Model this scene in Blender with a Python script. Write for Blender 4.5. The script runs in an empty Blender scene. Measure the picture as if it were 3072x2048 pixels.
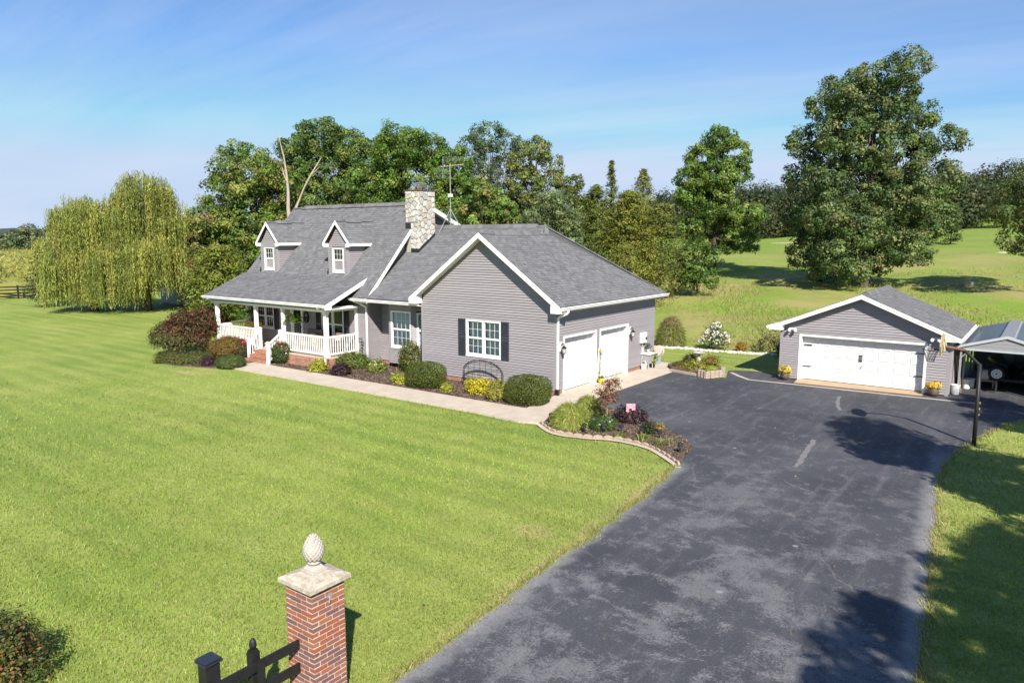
import bpy, math, random
import numpy as np
from mathutils import Vector, Matrix

# ------------------------------------------------------------------ camera, sky, sun, exposure
scene = bpy.context.scene
cam_d = bpy.data.cameras.new("camera"); cam = bpy.data.objects.new("camera", cam_d)
scene.collection.objects.link(cam); scene.camera = cam
cam_d.sensor_width = 36.0; cam_d.lens = 25.645
cam_d.clip_start = 0.1; cam_d.clip_end = 20000
cam.location = (14.75, -22.66, 5.906)
cam.rotation_euler = (math.pi/2 - 0.141, 0, 0.638)

SUN_TRAVEL = Vector((-0.42, 0.41, -0.47)).normalized()
sun_d = bpy.data.lights.new("sun", 'SUN'); sun = bpy.data.objects.new("sun", sun_d)
scene.collection.objects.link(sun)
sun_d.energy = 5.0; sun_d.angle = math.radians(0.53); sun_d.color = (1.0, 0.94, 0.84)
sun.rotation_euler = SUN_TRAVEL.to_track_quat('-Z', 'Y').to_euler()
SUN_EL = math.asin(-SUN_TRAVEL.z); SUN_AZ = math.atan2(-SUN_TRAVEL.x, -SUN_TRAVEL.y)

world = bpy.data.worlds.new("World"); scene.world = world; world.use_nodes = True
wn, wl = world.node_tree.nodes, world.node_tree.links
wn.clear()
w_out = wn.new('ShaderNodeOutputWorld'); w_bg = wn.new('ShaderNodeBackground')
sky = wn.new('ShaderNodeTexSky'); sky.sky_type = 'NISHITA'; sky.sun_disc = False
sky.sun_elevation = SUN_EL; sky.sun_rotation = SUN_AZ
sky.altitude = 100; sky.air_density = 1.0; sky.dust_density = 0.0; sky.ozone_density = 3.0
# thin cirrus streaks spread over the whole sky, from the direction only
w_tc = wn.new('ShaderNodeTexCoord'); w_sep = wn.new('ShaderNodeSeparateXYZ')
wl.new(w_tc.outputs['Generated'], w_sep.inputs[0])
def wmath(op, a, b=None, clamp=False):
    n = wn.new('ShaderNodeMath'); n.operation = op; n.use_clamp = clamp
    for i, v in enumerate((a, b)):
        if v is None: continue
        if isinstance(v, (int, float)): n.inputs[i].default_value = v
        else: wl.new(v, n.inputs[i])
    return n.outputs[0]
zc = wmath('ADD', wmath('MAXIMUM', w_sep.outputs['Z'], 0.0), 0.09)
cmb = wn.new('ShaderNodeCombineXYZ')
wl.new(wmath('DIVIDE', w_sep.outputs['X'], zc), cmb.inputs[0])
wl.new(wmath('DIVIDE', w_sep.outputs['Y'], zc), cmb.inputs[1])
w_map = wn.new('ShaderNodeMapping'); w_map.inputs['Rotation'].default_value = (0, 0, 0.55); w_map.inputs['Location'].default_value = (1.7, 0.6, 0)
w_map.inputs['Scale'].default_value = (0.32, 1.1, 1.0)
wl.new(cmb.outputs[0], w_map.inputs[0])
w_n = wn.new('ShaderNodeTexNoise'); w_n.inputs['Scale'].default_value = 0.55
w_n.inputs['Detail'].default_value = 7; w_n.inputs['Roughness'].default_value = 0.58
w_n.inputs['Distortion'].default_value = 0.5
wl.new(w_map.outputs[0], w_n.inputs['Vector'])
w_r = wn.new('ShaderNodeValToRGB'); w_r.color_ramp.elements[0].position = 0.42; w_r.color_ramp.elements[1].position = 0.78
wl.new(w_n.outputs['Fac'], w_r.inputs[0])
w_mix = wn.new('ShaderNodeMixRGB'); w_mix.inputs['Color2'].default_value = (7.6, 8.3, 9.2, 1)
wl.new(wmath('MULTIPLY', w_r.outputs[0], 0.55), w_mix.inputs[0])
w_hs = wn.new('ShaderNodeHueSaturation'); w_hs.inputs['Saturation'].default_value = 1.2; w_hs.inputs['Value'].default_value = 1.0
w_ti = wn.new('ShaderNodeMixRGB'); w_ti.blend_type = 'MULTIPLY'; w_ti.inputs[0].default_value = 1.0; w_ti.inputs[2].default_value = (1.20, 1.22, 1.36, 1)
wl.new(sky.outputs[0], w_hs.inputs['Color']); wl.new(w_hs.outputs[0], w_ti.inputs[1]); w_dk = wn.new('ShaderNodeMixRGB'); w_dk.blend_type = 'DARKEN'; w_dk.inputs[0].default_value = 1.0; w_dk.inputs[2].default_value = (5.4, 6.7, 8.8, 1)
wl.new(w_ti.outputs[0], w_dk.inputs[1]); wl.new(w_dk.outputs[0], w_mix.inputs[1])
wl.new(w_mix.outputs[0], w_bg.inputs[0]); w_bg.inputs[1].default_value = 0.06
wl.new(w_bg.outputs[0], w_out.inputs[0])

scene.view_settings.view_transform = 'Standard'; scene.view_settings.look = 'None'
scene.view_settings.gamma = 1.0; scene.view_settings.use_curve_mapping = False
scene.view_settings.exposure = 0.80
scene.render.engine = 'CYCLES'
scene.cycles.max_bounces = 6; scene.cycles.transparent_max_bounces = 6
scene.cycles.use_denoising = True

# ------------------------------------------------------------------ helpers
col = scene.collection
rng = np.random.default_rng(7); random.seed(7)
RT = np.array([0.803, 0.5955, 0.0])      # a horizontal direction used to spread crowns
FWD = np.array([-0.5955, 0.803, 0.0])

def new_mat(name):
    m = bpy.data.materials.new(name); m.use_nodes = True
    nt = m.node_tree; b = nt.nodes['Principled BSDF']; return m, nt, b
def nd(nt, t, **kw):
    n = nt.nodes.new(t)
    for k, v in kw.items(): n.inputs[k].default_value = v
    return n
def plain(name, c, rough=0.6, var=0.12, scale=6.0, bump=0.0, metal=0.0, spec=0.4, bscale=None):
    """one colour with noise-driven variation in value and optional fine relief"""
    m, nt, b = new_mat(name)
    tc = nd(nt, 'ShaderNodeTexCoord'); n = nd(nt, 'ShaderNodeTexNoise', Scale=scale, Detail=6.0, Roughness=0.65)
    nt.links.new(tc.outputs['Object'], n.inputs['Vector'])
    r = nd(nt, 'ShaderNodeValToRGB'); e = r.color_ramp.elements
    e[0].position = 0.28; e[1].position = 0.72
    e[0].color = (*[x*(1-var) for x in c], 1); e[1].color = (*[min(1, x*(1+var)) for x in c], 1)
    nt.links.new(n.outputs['Fac'], r.inputs[0]); nt.links.new(r.outputs[0], b.inputs['Base Color'])
    b.inputs['Roughness'].default_value = rough; b.inputs['Metallic'].default_value = metal
    b.inputs['Specular IOR Level'].default_value = spec
    if bump:
        n2 = nd(nt, 'ShaderNodeTexNoise', Scale=bscale or scale*8, Detail=4.0)
        nt.links.new(tc.outputs['Object'], n2.inputs['Vector'])
        bp = nd(nt, 'ShaderNodeBump', Strength=bump, Distance=0.02)
        nt.links.new(n2.outputs['Fac'], bp.inputs['Height']); nt.links.new(bp.outputs[0], b.inputs['Normal'])
    return m
def attr_mat(name, rough=0.7, transl=0.0, spec=0.25, bump=0.0, bscale=60.0, var=0.0):
    """colour carried by the pieces themselves (one tone for each leaf, brick, shingle)"""
    m, nt, b = new_mat(name)
    a = nd(nt, 'ShaderNodeAttribute'); a.attribute_name = 'Col'
    csock = a.outputs['Color']
    tc = nd(nt, 'ShaderNodeTexCoord')
    if var:
        n = nd(nt, 'ShaderNodeTexNoise', Scale=bscale*0.6, Detail=3.0); nt.links.new(tc.outputs['Object'], n.inputs['Vector'])
        mr = nd(nt, 'ShaderNodeMapRange'); mr.inputs['To Min'].default_value = 1-var; mr.inputs['To Max'].default_value = 1+var
        nt.links.new(n.outputs['Fac'], mr.inputs[0])
        mx = nd(nt, 'ShaderNodeVectorMath'); mx.operation = 'SCALE'
        nt.links.new(csock, mx.inputs[0]); nt.links.new(mr.outputs[0], mx.inputs['Scale']); csock = mx.outputs[0]
    nt.links.new(csock, b.inputs['Base Color'])
    b.inputs['Roughness'].default_value = rough; b.inputs['Specular IOR Level'].default_value = spec
    if bump:
        n2 = nd(nt, 'ShaderNodeTexNoise', Scale=bscale, Detail=4.0); nt.links.new(tc.outputs['Object'], n2.inputs['Vector'])
        bp = nd(nt, 'ShaderNodeBump', Strength=bump, Distance=0.01)
        nt.links.new(n2.outputs['Fac'], bp.inputs['Height']); nt.links.new(bp.outputs[0], b.inputs['Normal'])
    if transl:
        t = nd(nt, 'ShaderNodeBsdfTranslucent'); nt.links.new(csock, t.inputs[0])
        mx = nd(nt, 'ShaderNodeMixShader'); mx.inputs[0].default_value = transl
        nt.links.new(b.outputs[0], mx.inputs[1]); nt.links.new(t.outputs[0], mx.inputs[2])
        nt.links.new(mx.outputs[0], nt.nodes['Material Output'].inputs[0])
    return m

M = {}
M['siding'] = plain('siding', (0.278, 0.256, 0.270), 0.55, 0.06, 0.9, 0.05, bscale=40)
_m = M['siding'].node_tree; _b = _m.nodes['Principled BSDF']; _src = _b.inputs['Base Color'].links[0].from_socket
_oi = _m.nodes.new('ShaderNodeObjectInfo'); _mr = _m.nodes.new('ShaderNodeMapRange'); _mr.inputs['To Min'].default_value = 0.93; _mr.inputs['To Max'].default_value = 1.05; _m.links.new(_oi.outputs['Random'], _mr.inputs[0])
_vm = _m.nodes.new('ShaderNodeVectorMath'); _vm.operation = 'SCALE'; _m.links.new(_src, _vm.inputs[0]); _m.links.new(_mr.outputs[0], _vm.inputs['Scale']); _m.links.new(_vm.outputs[0], _b.inputs['Base Color'])
M['white'] = plain('white_paint', (0.80, 0.79, 0.77), 0.45, 0.03, 3.0)
M['door_white'] = plain('door_white', (0.64, 0.64, 0.645), 0.4, 0.025, 2.0)
M['soffit'] = plain('soffit', (0.72, 0.71, 0.69), 0.6, 0.04)
M['shingle'] = attr_mat('shingle', 0.9, 0, 0.15, 0.35, 130.0, 0.35)
M['deck'] = plain('roof_deck', (0.07, 0.07, 0.075), 0.9)
M['brick'] = attr_mat('brick', 0.85, 0, 0.2, 0.5, 70.0, 0.45)
M['mortar'] = plain('mortar', (0.50, 0.45, 0.40), 0.95, 0.12, 20, 0.3)
M['stone'] = attr_mat('chimney_stone', 0.9, 0, 0.2, 0.7, 16.0, 0.30)
M['stone_joint'] = plain('stone_joint', (0.40, 0.38, 0.34), 0.95, 0.15, 12, 0.4)
M['shutter'] = plain('shutter_slate', (0.034, 0.040, 0.050), 0.5, 0.1)
M['black'] = plain('black_paint', (0.014, 0.014, 0.015), 0.5, 0.3, 9, 0.25)
M['blackmetal'] = plain('black_metal', (0.018, 0.018, 0.02), 0.4, 0.2)
M['darkflash'] = plain('dark_flashing', (0.022, 0.022, 0.025), 0.5, 0.2)
M['concrete'] = plain('concrete', (0.47, 0.40, 0.325), 0.9, 0.14, 1.6, 0.25, bscale=60)
M['capstone'] = plain('cap_stone', (0.42, 0.37, 0.29), 0.95, 0.38, 14, 0.6, bscale=45)
M['cast_stone'] = plain('cast_stone', (0.40, 0.365, 0.325), 0.9, 0.12, 10, 0.35, bscale=40)
M['trunk'] = plain('bark', (0.085, 0.065, 0.048), 0.95, 0.3, 5, 0.6, bscale=14)
M['deadwood'] = plain('dead_wood', (0.33, 0.27, 0.22), 0.95, 0.2, 5, 0.5, bscale=20)
M['leaf'] = attr_mat('leaf', 0.5, 0.42, 0.35)
M['needle'] = attr_mat('needle', 0.7, 0.15, 0.15)
M['petal'] = attr_mat('petal', 0.6, 0.2, 0.2)
M['grey_plastic'] = plain('grey_plastic', (0.36, 0.36, 0.36), 0.5, 0.05)
M['white_plastic'] = plain('white_plastic', (0.70, 0.70, 0.67), 0.45, 0.06)
M['terracotta'] = plain('terracotta', (0.40, 0.16, 0.07), 0.8, 0.12, 12, 0.2)
M['yellow_glaze'] = plain('yellow_glaze', (0.75, 0.50, 0.02), 0.3, 0.06)
M['yellow_paint'] = plain('yellow_paint', (0.62, 0.40, 0.06), 0.5, 0.08)
M['antenna'] = plain('antenna_metal', (0.55, 0.47, 0.34), 0.4, 0.1, metal=0.3)
M['galv'] = plain('galvanised', (0.36, 0.37, 0.38), 0.4, 0.1, metal=0.4)
M['wicker'] = plain('wicker', (0.17, 0.13, 0.10), 0.8, 0.3, 60, 0.5)
M['cushion'] = plain('cushion', (0.42, 0.36, 0.33), 0.9, 0.15, 25)
M['shed_paint'] = plain('shed_paint', (0.42, 0.46, 0.50), 0.6, 0.06, 3)
M['carport'] = plain('carport_metal', (0.13, 0.15, 0.18), 0.35, 0.1, 2, metal=0.3)
M['carport_trim'] = plain('carport_trim', (0.42, 0.44, 0.46), 0.4, 0.06)
M['carport_gable'] = plain('carport_gable', (0.26, 0.265, 0.275), 0.5, 0.06)
M['tarp'] = plain('tarp', (0.03, 0.05, 0.05), 0.4, 0.4, 5, 0.6, bscale=8)
M['rubber'] = plain('rubber', (0.015, 0.015, 0.015), 0.8, 0.2)
M['backboard'] = plain('weathered_backboard', (0.40, 0.33, 0.20), 0.7, 0.35, 16, 0.3)
M['lime_gravel'] = attr_mat('edging_stone', 0.95, 0, 0.2, 0.5, 30, 0.2)
M['block'] = plain('wall_block', (0.36, 0.29, 0.225), 0.95, 0.22, 9, 0.7, bscale=35)
M['scallop'] = plain('scallop_edging', (0.36, 0.275, 0.205), 0.95, 0.16, 9, 0.5, bscale=40)
M['porch_floor'] = plain('porch_floor', (0.45, 0.36, 0.28), 0.7, 0.08)
M['curtain'] = plain('curtain', (0.60, 0.68, 0.74), 0.9, 0.06, 3)
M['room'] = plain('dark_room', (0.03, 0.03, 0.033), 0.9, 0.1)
M['filler'] = plain('crack_filler', (0.17, 0.16, 0.165), 0.9, 0.25, 9, 0.3)
M['lens'] = plain('lamp_lens', (0.75, 0.75, 0.72), 0.2, 0.02)
def glass(name, tint, rough=0.04):
    m, nt, b = new_mat(name)
    b.inputs['Base Color'].default_value = (*tint, 1); b.inputs['Roughness'].default_value = rough
    b.inputs['Specular IOR Level'].default_value = 0.9; b.inputs['IOR'].default_value = 1.5
    tr = nd(nt, 'ShaderNodeBsdfTransparent'); gl = nd(nt, 'ShaderNodeBsdfGlossy'); gl.inputs['Roughness'].default_value = rough
    gl.inputs['Color'].default_value = (0.92, 0.96, 1, 1); tr.inputs['Color'].default_value = (*tint, 1)
    lw = nd(nt, 'ShaderNodeFresnel'); lw.inputs['IOR'].default_value = 1.55
    mx = nd(nt, 'ShaderNodeMixShader')
    nt.links.new(lw.outputs[0], mx.inputs[0]); nt.links.new(tr.outputs[0], mx.inputs[1]); nt.links.new(gl.outputs[0], mx.inputs[2])
    nt.links.new(mx.outputs[0], nt.nodes['Material Output'].inputs[0])
    return m
M['dry'] = plain('dry_thatch', (0.40, 0.33, 0.17), 0.95, 0.3, 6.0, 0.5)
M['worn'] = plain('worn_asphalt', (0.20, 0.195, 0.20), 0.95, 0.35, 5.0, 0.4)
M['glass'] = glass('window_glass', (0.80, 0.86, 0.88))

ORG = {}
class MB:
    """collects shapes for one mesh object, in world coordinates (optionally through a matrix)"""
    def __init__(s, mat=None): s.V = []; s.F = []; s.C = []; s.m = mat
    def add(s, vs, fs, c=None):
        o = len(s.V)
        if s.m is not None: vs = [tuple(s.m @ Vector(v)) for v in vs]
        s.V += [tuple(v) for v in vs]; s.F += [tuple(o+i for i in f) for f in fs]
        s.C += [c or (1, 1, 1)]*len(vs); return s
    def hexa(s, p, c=None):
        return s.add(p, [(3, 2, 1, 0), (4, 5, 6, 7), (0, 1, 5, 4), (1, 2, 6, 5), (2, 3, 7, 6), (3, 0, 4, 7)], c)
    def box(s, x0, x1, y0, y1, z0, z1, c=None):
        return s.hexa([(x0, y0, z0), (x1, y0, z0), (x1, y1, z0), (x0, y1, z0), (x0, y0, z1), (x1, y0, z1), (x1, y1, z1), (x0, y1, z1)], c)
    def prism(s, poly, vec, c=None):
        n = len(poly); v = Vector(vec)
        a = [Vector(p) for p in poly]; b = [p+v for p in a]
        fs = [tuple(range(n-1, -1, -1)), tuple(range(n, 2*n))] + [(i, (i+1) % n, n+(i+1) % n, n+i) for i in range(n)]
        return s.add(a+b, fs, c)
    def bar(s, p, q, w, h, c=None, up=(0, 0, 1)):
        p, q = Vector(p), Vector(q); d = (q-p).normalized(); u = Vector(up)
        if abs(d.dot(u)) > 0.98: u = Vector((1, 0, 0))
        r = d.cross(u).normalized()*w/2; t = r.cross(d).normalized()*h/2
        return s.hexa([p-r-t, p+r-t, q+r-t, q-r-t, p-r+t, p+r+t, q+r+t, q-r+t], c)
    def tube(s, pts, rad, n=8, c=None):
        pts = [Vector(p) for p in pts]; rad = rad if isinstance(rad, (list, tuple)) else [rad]*len(pts)
        V = []; F = []
        for i, p in enumerate(pts):
            d = (pts[min(i+1, len(pts)-1)]-pts[max(i-1, 0)]).normalized()
            u = Vector((0, 0, 1)) if abs(d.z) < 0.95 else Vector((1, 0, 0))
            a = d.cross(u).normalized(); b = a.cross(d)
            V += [p+a*rad[i]*math.cos(2*math.pi*k/n)+b*rad[i]*math.sin(2*math.pi*k/n) for k in range(n)]
        for i in range(len(pts)-1):
            F += [(i*n+k, i*n+(k+1) % n, (i+1)*n+(k+1) % n, (i+1)*n+k) for k in range(n)]
        F += [tuple(range(n-1, -1, -1)), tuple(range((len(pts)-1)*n, len(pts)*n))]
        return s.add(V, F, c)
    def lathe(s, prof, ctr, n=16, c=None, sq=False):
        V = []; F = []; cx, cy, cz = ctr
        for r, z in prof:
            for k in range(n):
                a = 2*math.pi*(k+0.5)/n
                V.append((cx+r*math.cos(a), cy+r*math.sin(a), cz+z))
        m = len(prof)
        for i in range(m-1):
            F += [(i*n+k, i*n+(k+1) % n, (i+1)*n+(k+1) % n, (i+1)*n+k) for k in range(n)]
        F += [tuple(range(n-1, -1, -1)), tuple(range((m-1)*n, m*n))]
        return s.add(V, F, c)
    def ball(s, ctr, r, n=10, c=None, jit=0.0):
        rx, ry, rz = r if isinstance(r, (tuple, list)) else (r, r, r)
        V = []; F = []; m = max(4, n//2)
        for i in range(m+1):
            th = math.pi*i/m
            for k in range(n):
                j = 1+random.uniform(-jit, jit)
                a = 2*math.pi*k/n
                V.append((ctr[0]+rx*j*math.sin(th)*math.cos(a), ctr[1]+ry*j*math.sin(th)*math.sin(a), ctr[2]-rz*j*math.cos(th)))
        for i in range(m):
            F += [(i*n+k, i*n+(k+1) % n, (i+1)*n+(k+1) % n, (i+1)*n+k) for k in range(n)]
        return s.add(V, F, c)
    def build(s, name, mat, parent=None, smooth=False, bevel=0.0, colors=False):
        me = bpy.data.meshes.new(name)
        o = Vector(ORG.get(parent.name, (0, 0, 0))) if parent else Vector((0, 0, 0))
        me.from_pydata([(v[0]-o.x, v[1]-o.y, v[2]-o.z) for v in s.V], [], s.F)
        me.materials.append(M[mat] if isinstance(mat, str) else mat)
        if colors or any(c != (1, 1, 1) for c in s.C):
            at = me.color_attributes.new('Col', 'FLOAT_COLOR', 'POINT')
            at.data.foreach_set('color', np.array([(*c, 1.0) for c in s.C], dtype=np.float32).ravel())
        if smooth: me.polygons.foreach_set('use_smooth', [True]*len(me.polygons))
        ob = bpy.data.objects.new(name, me); col.objects.link(ob)
        if parent: ob.parent = parent; ORG[ob.name] = tuple(o)
        if bevel:
            b = ob.modifiers.new('bevel', 'BEVEL'); b.width = bevel; b.segments = 2; b.limit_method = 'ANGLE'
        return ob
def tag(o, label=None, cat=None, group=None, kind=None):
    if label: o['label'] = label
    if cat: o['category'] = cat
    if group: o['group'] = group
    if kind: o['kind'] = kind
    return o
def thing(name, label, cat, loc, group=None):
    o = bpy.data.objects.new(name, None); col.objects.link(o); o.location = loc; o.empty_display_size = 0.2
    ORG[o.name] = tuple(loc); return tag(o, label, cat, group)
def copy_tree(o, parent=None):
    c = o.copy(); col.objects.link(c); c.parent = parent
    for ch in list(o.children): copy_tree(ch, c)
    return c
def struct(o): o['kind'] = 'structure'; return o
def frame(org, u, n):
    """matrix whose x runs along a wall, y out of the wall, z up"""
    u = Vector(u).normalized(); n = Vector(n).normalized()
    return Matrix(((u.x, n.x, 0, org[0]), (u.y, n.y, 0, org[1]), (u.z, n.z, 1, org[2]), (0, 0, 0, 1)))

def quads_mesh(name, V, cols, mat, parent=None, kind=None):
    """V: (N,4,3) leaf quads in world space; cols: (N,3)"""
    n = len(V); o = np.array(ORG.get(parent.name, (0, 0, 0))) if parent else np.zeros(3)
    me = bpy.data.meshes.new(name)
    me.vertices.add(4*n); me.vertices.foreach_set('co', (V-o).astype(np.float32).ravel())
    me.loops.add(4*n); me.loops.foreach_set('vertex_index', np.arange(4*n, dtype=np.int32))
    me.polygons.add(n); me.polygons.foreach_set('loop_start', np.arange(0, 4*n, 4, dtype=np.int32))
    at = me.color_attributes.new('Col', 'FLOAT_COLOR', 'POINT')
    c4 = np.ones((n, 4, 4), dtype=np.float32); c4[:, :, :3] = cols[:, None, :]
    at.data.foreach_set('color', c4.ravel())
    me.update(calc_edges=True); me.validate()
    me.materials.append(M[mat])
    ob = bpy.data.objects.new(name, me); col.objects.link(ob)
    if parent: ob.parent = parent; ORG[ob.name] = tuple(o)
    if kind: ob['kind'] = kind
    return ob
def unit(v): return v/np.maximum(np.linalg.norm(v, axis=-1, keepdims=True), 1e-9)
def leaf_quads(P, N, L, wr=0.5, T=None, fold=0.12):
    n = len(P); N = unit(N)
    if T is None: T = rng.normal(size=(n, 3))
    T = unit(T - N*np.sum(T*N, 1, keepdims=True)); B = np.cross(N, T)
    L = np.broadcast_to(np.asarray(L, float), (n,))[:, None]
    V = np.empty((n, 4, 3))
    V[:, 0] = P-T*L*0.5; V[:, 1] = P+B*L*wr*0.5-N*L*fold; V[:, 2] = P+T*L*0.5; V[:, 3] = P-B*L*wr*0.5-N*L*fold
    return V
def pick_cols(n, palette, jit=0.18):
    pal = np.array(palette, float); c = pal[rng.integers(0, len(pal), n)]
    return np.clip(c*(1+rng.normal(0, jit, (n, 1)))*(1+rng.normal(0, 0.05, (n, 3))), 0.004, 1)
def sphere_dirs(n):
    return unit(rng.normal(size=(n, 3)))
def crown_pts(lobes, dens, per, rc, inner=0.45, low=-0.6, flat=1.0, puff=False):
    """clumps of leaves through the outer volume of a set of (centre, radii) lobes"""
    P = []; N = []; K = []; k0 = 0
    for (c, r) in lobes:
        c = np.array(c, float); r = np.array(r, float)*np.ones(3)
        area = 4*math.pi*(np.prod(r)**(2/3)); k = max(5, int(area*dens))
        d = sphere_dirs(k*2); d = d[d[:, 2] > low][:k]; k = len(d)
        rad = rng.uniform(inner, 1.0, (k, 1))**0.6
        cc = c + d*r*rad*rng.uniform(0.9, 1.1, (k, 1))
        m = rng.poisson(per, k)+2
        idx = np.repeat(np.arange(k), m)
        if puff:      # each clump is a small billow: leaves on its shell, facing out of it
            sz = rng.uniform(0.65, 1.25, k)[idx][:, None]
            od = unit(sphere_dirs(len(idx))+0.35*d[idx]); off = od*rc*sz*rng.uniform(0.55, 1.05, (len(idx), 1))*np.array([1, 1, 0.8])
            N.append(unit(0.9*od+0.35*d[idx]+np.array([0, 0, 0.25])+rng.normal(0, 0.40, (len(idx), 3))))
        else:
            off = rng.normal(0, 1, (len(idx), 3))*rc*np.array([1, 1, flat])
            N.append(unit(0.75*d[idx]+0.55*unit(off)+np.array([0, 0, 0.45])+rng.normal(0, 0.45, (len(idx), 3))))
        P.append(cc[idx]+off)
        K.append(idx+k0); k0 += k
    return np.concatenate(P), np.concatenate(N), np.concatenate(K)
def clump_cols(K, palette, jit=0.14, cj=0.18):
    nk = K.max()+1; base = pick_cols(nk, palette, cj)
    return np.clip(base[K]*(1+rng.normal(0, jit, (len(K), 1))), 0.004, 1)
def foliage(name, lobes, parent, palette, dens=2.2, per=14, rc=0.4, leaf=0.2, mat='leaf', wr=0.55, inner=0.45, low=-0.6, flat=1.0, T=None, puff=False):
    P, N, K = crown_pts(lobes, dens, per, rc, inner, low, flat, puff)
    L = leaf*rng.uniform(0.6, 1.35, len(P))
    return quads_mesh(name, leaf_quads(P, N, L, wr, T), clump_cols(K, palette), mat, parent)

# ------------------------------------------------------------------ terrain
def terr(x, y):
    x = np.asarray(x, float); y = np.asarray(y, float)
    f = np.interp(y, [17, 22, 27, 36, 46, 59, 100, 140, 165, 260, 420], [0, 0.15, 0.5, 1.1, 1.95, 2.5, 4.9, 7.2, 7.7, 17, 22])
    k = np.clip(1+0.006*x, 0.75, 1.25)*np.clip((x+150)/90, 0, 1)
    return f*k
# ------------------------------------------------------------------ ground
BARE = ((-15.75, -5.6, 1.3, 0.32), (-14.9, -5.1, 0.6, 0.25), (6.6, -11.0, 0.55, 0.35))
def grass_material():
    m, nt, b = new_mat('grass_ground'); L = nt.links.new
    geo = nd(nt, 'ShaderNodeNewGeometry'); sep = nd(nt, 'ShaderNodeSeparateXYZ'); L(geo.outputs['Position'], sep.inputs[0])
    def noise(s, d=5.0, r=0.6, dist=0.0):
        n = nd(nt, 'ShaderNodeTexNoise', Scale=s, Detail=d, Roughness=r, Distortion=dist); L(geo.outputs['Position'], n.inputs['Vector']); return n.outputs['Fac']
    def ramp(f, p0, c0, p1, c1):
        r = nd(nt, 'ShaderNodeValToRGB'); e = r.color_ramp.elements
        e[0].position = p0; e[0].color = (*c0, 1); e[1].position = p1; e[1].color = (*c1, 1); L(f, r.inputs[0]); return r.outputs[0]
    def mix(f, a, c, mode='MIX'):
        x = nd(nt, 'ShaderNodeMixRGB'); x.blend_type = mode
        for i, v in enumerate((f, a, c)):
            if isinstance(v, (int, float)): x.inputs[i].default_value = v
            elif isinstance(v, tuple): x.inputs[i].default_value = (*v, 1)
            else: L(v, x.inputs[i])
        return x.outputs[0]
    def math_(op, a, c=None, clamp=False):
        x = nd(nt, 'ShaderNodeMath'); x.operation = op; x.use_clamp = clamp
        for i, v in enumerate((a, c)):
            if v is None: continue
            if isinstance(v, (int, float)): x.inputs[i].default_value = v
            else: L(v, x.inputs[i])
        return x.outputs[0]
    def rng_(v, a, c, d=0.0, e=1.0):
        x = nd(nt, 'ShaderNodeMapRange'); x.interpolation_type = 'SMOOTHSTEP'
        L(v, x.inputs[0]); x.inputs[1].default_value = a; x.inputs[2].default_value = c; x.inputs[3].default_value = d; x.inputs[4].default_value = e
        return x.outputs[0]
    # mown lawn: passes of the mower run along x, about half a metre wide; the shading of leaning blades is put into the colour
    wob = math_('MULTIPLY', math_('SUBTRACT', noise(0.22, 4), 0.5), 1.6)
    st = math_('SINE', math_('MULTIPLY', math_('ADD', sep.outputs['Y'], wob), 2*math.pi/1.05))
    lawn = ramp(noise(0.30, 8, 0.66), 0.34, (0.205, 0.275, 0.052), 0.68, (0.310, 0.345, 0.095))
    lawn = mix(math_('MULTIPLY', rng_(st, -0.7, 0.9), math_('MULTIPLY', rng_(noise(0.10, 4), 0.36, 0.60), 0.45)), lawn, (0.120, 0.190, 0.034))
    lawn = mix(math_('MULTIPLY', rng_(noise(0.16, 6, 0.6, 0.5), 0.50, 0.70), 0.35), lawn, (0.150, 0.225, 0.040))
    lawn = mix(math_('MULTIPLY', rng_(noise(0.9, 7, 0.72), 0.54, 0.75), 0.6), lawn, (0.33, 0.30, 0.11))
    dryc = ramp(noise(9.0, 4, 0.7), 0.3, (0.30, 0.25, 0.11), 0.7, (0.46, 0.38, 0.20))
    def sep_lin(sx, sy, k): return math_('ADD', math_('ADD', math_('MULTIPLY', sep.outputs['X'], sx), math_('MULTIPLY', sep.outputs['Y'], sy)), k)
    jag = math_('MULTIPLY', math_('SUBTRACT', noise(1.6, 6, 0.7), 0.5), 0.9)
    for e in (sep_lin(-1.0, -0.0785, 6.824), sep_lin(1.0, 0.085, -12.645)):
        lawn = mix(math_('MULTIPLY', rng_(math_('ADD', e, jag), 0.38, 0.0), math_('MULTIPLY', rng_(e, -0.5, 0.0), 0.9)), lawn, dryc)
    for cx_, cy_, a_, b_ in BARE:
        q = math_('ADD', math_('POWER', math_('MULTIPLY', math_('SUBTRACT', sep.outputs['X'], cx_), 1/a_), 2.0), math_('POWER', math_('MULTIPLY', math_('SUBTRACT', sep.outputs['Y'], cy_), 1/b_), 2.0))
        lawn = mix(math_('MULTIPLY', rng_(math_('ADD', q, math_('MULTIPLY', jag, 1.6)), 1.2, 0.1), 0.6), lawn, dryc)
    lawn = mix(math_('MULTIPLY', rng_(math_('ADD', sep_lin(-1.0, -0.0785, 6.824), math_('MULTIPLY', jag, 3.0)), 4.5, 0.5), 0.40), lawn, (0.33, 0.335, 0.105))
    bm = nd(nt, 'ShaderNodeMapping'); bm.inputs['Scale'].default_value = (0.05, 0.42, 1.0); bm.inputs['Rotation'].default_value = (0, 0, 0.03); L(geo.outputs['Position'], bm.inputs[0])
    bn = nd(nt, 'ShaderNodeTexNoise', Scale=1.0, Detail=5.0, Roughness=0.6); L(bm.outputs[0], bn.inputs['Vector'])
    lawn = mix(math_('MULTIPLY', rng_(bn.outputs['Fac'], 0.50, 0.64), 0.45), lawn, (0.125, 0.200, 0.036))
    # pasture: longer, drier, in drifts
    past = ramp(noise(0.075, 9, 0.70, 0.4), 0.42, (0.175, 0.270, 0.036), 0.58, (0.315, 0.285, 0.105))
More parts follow.
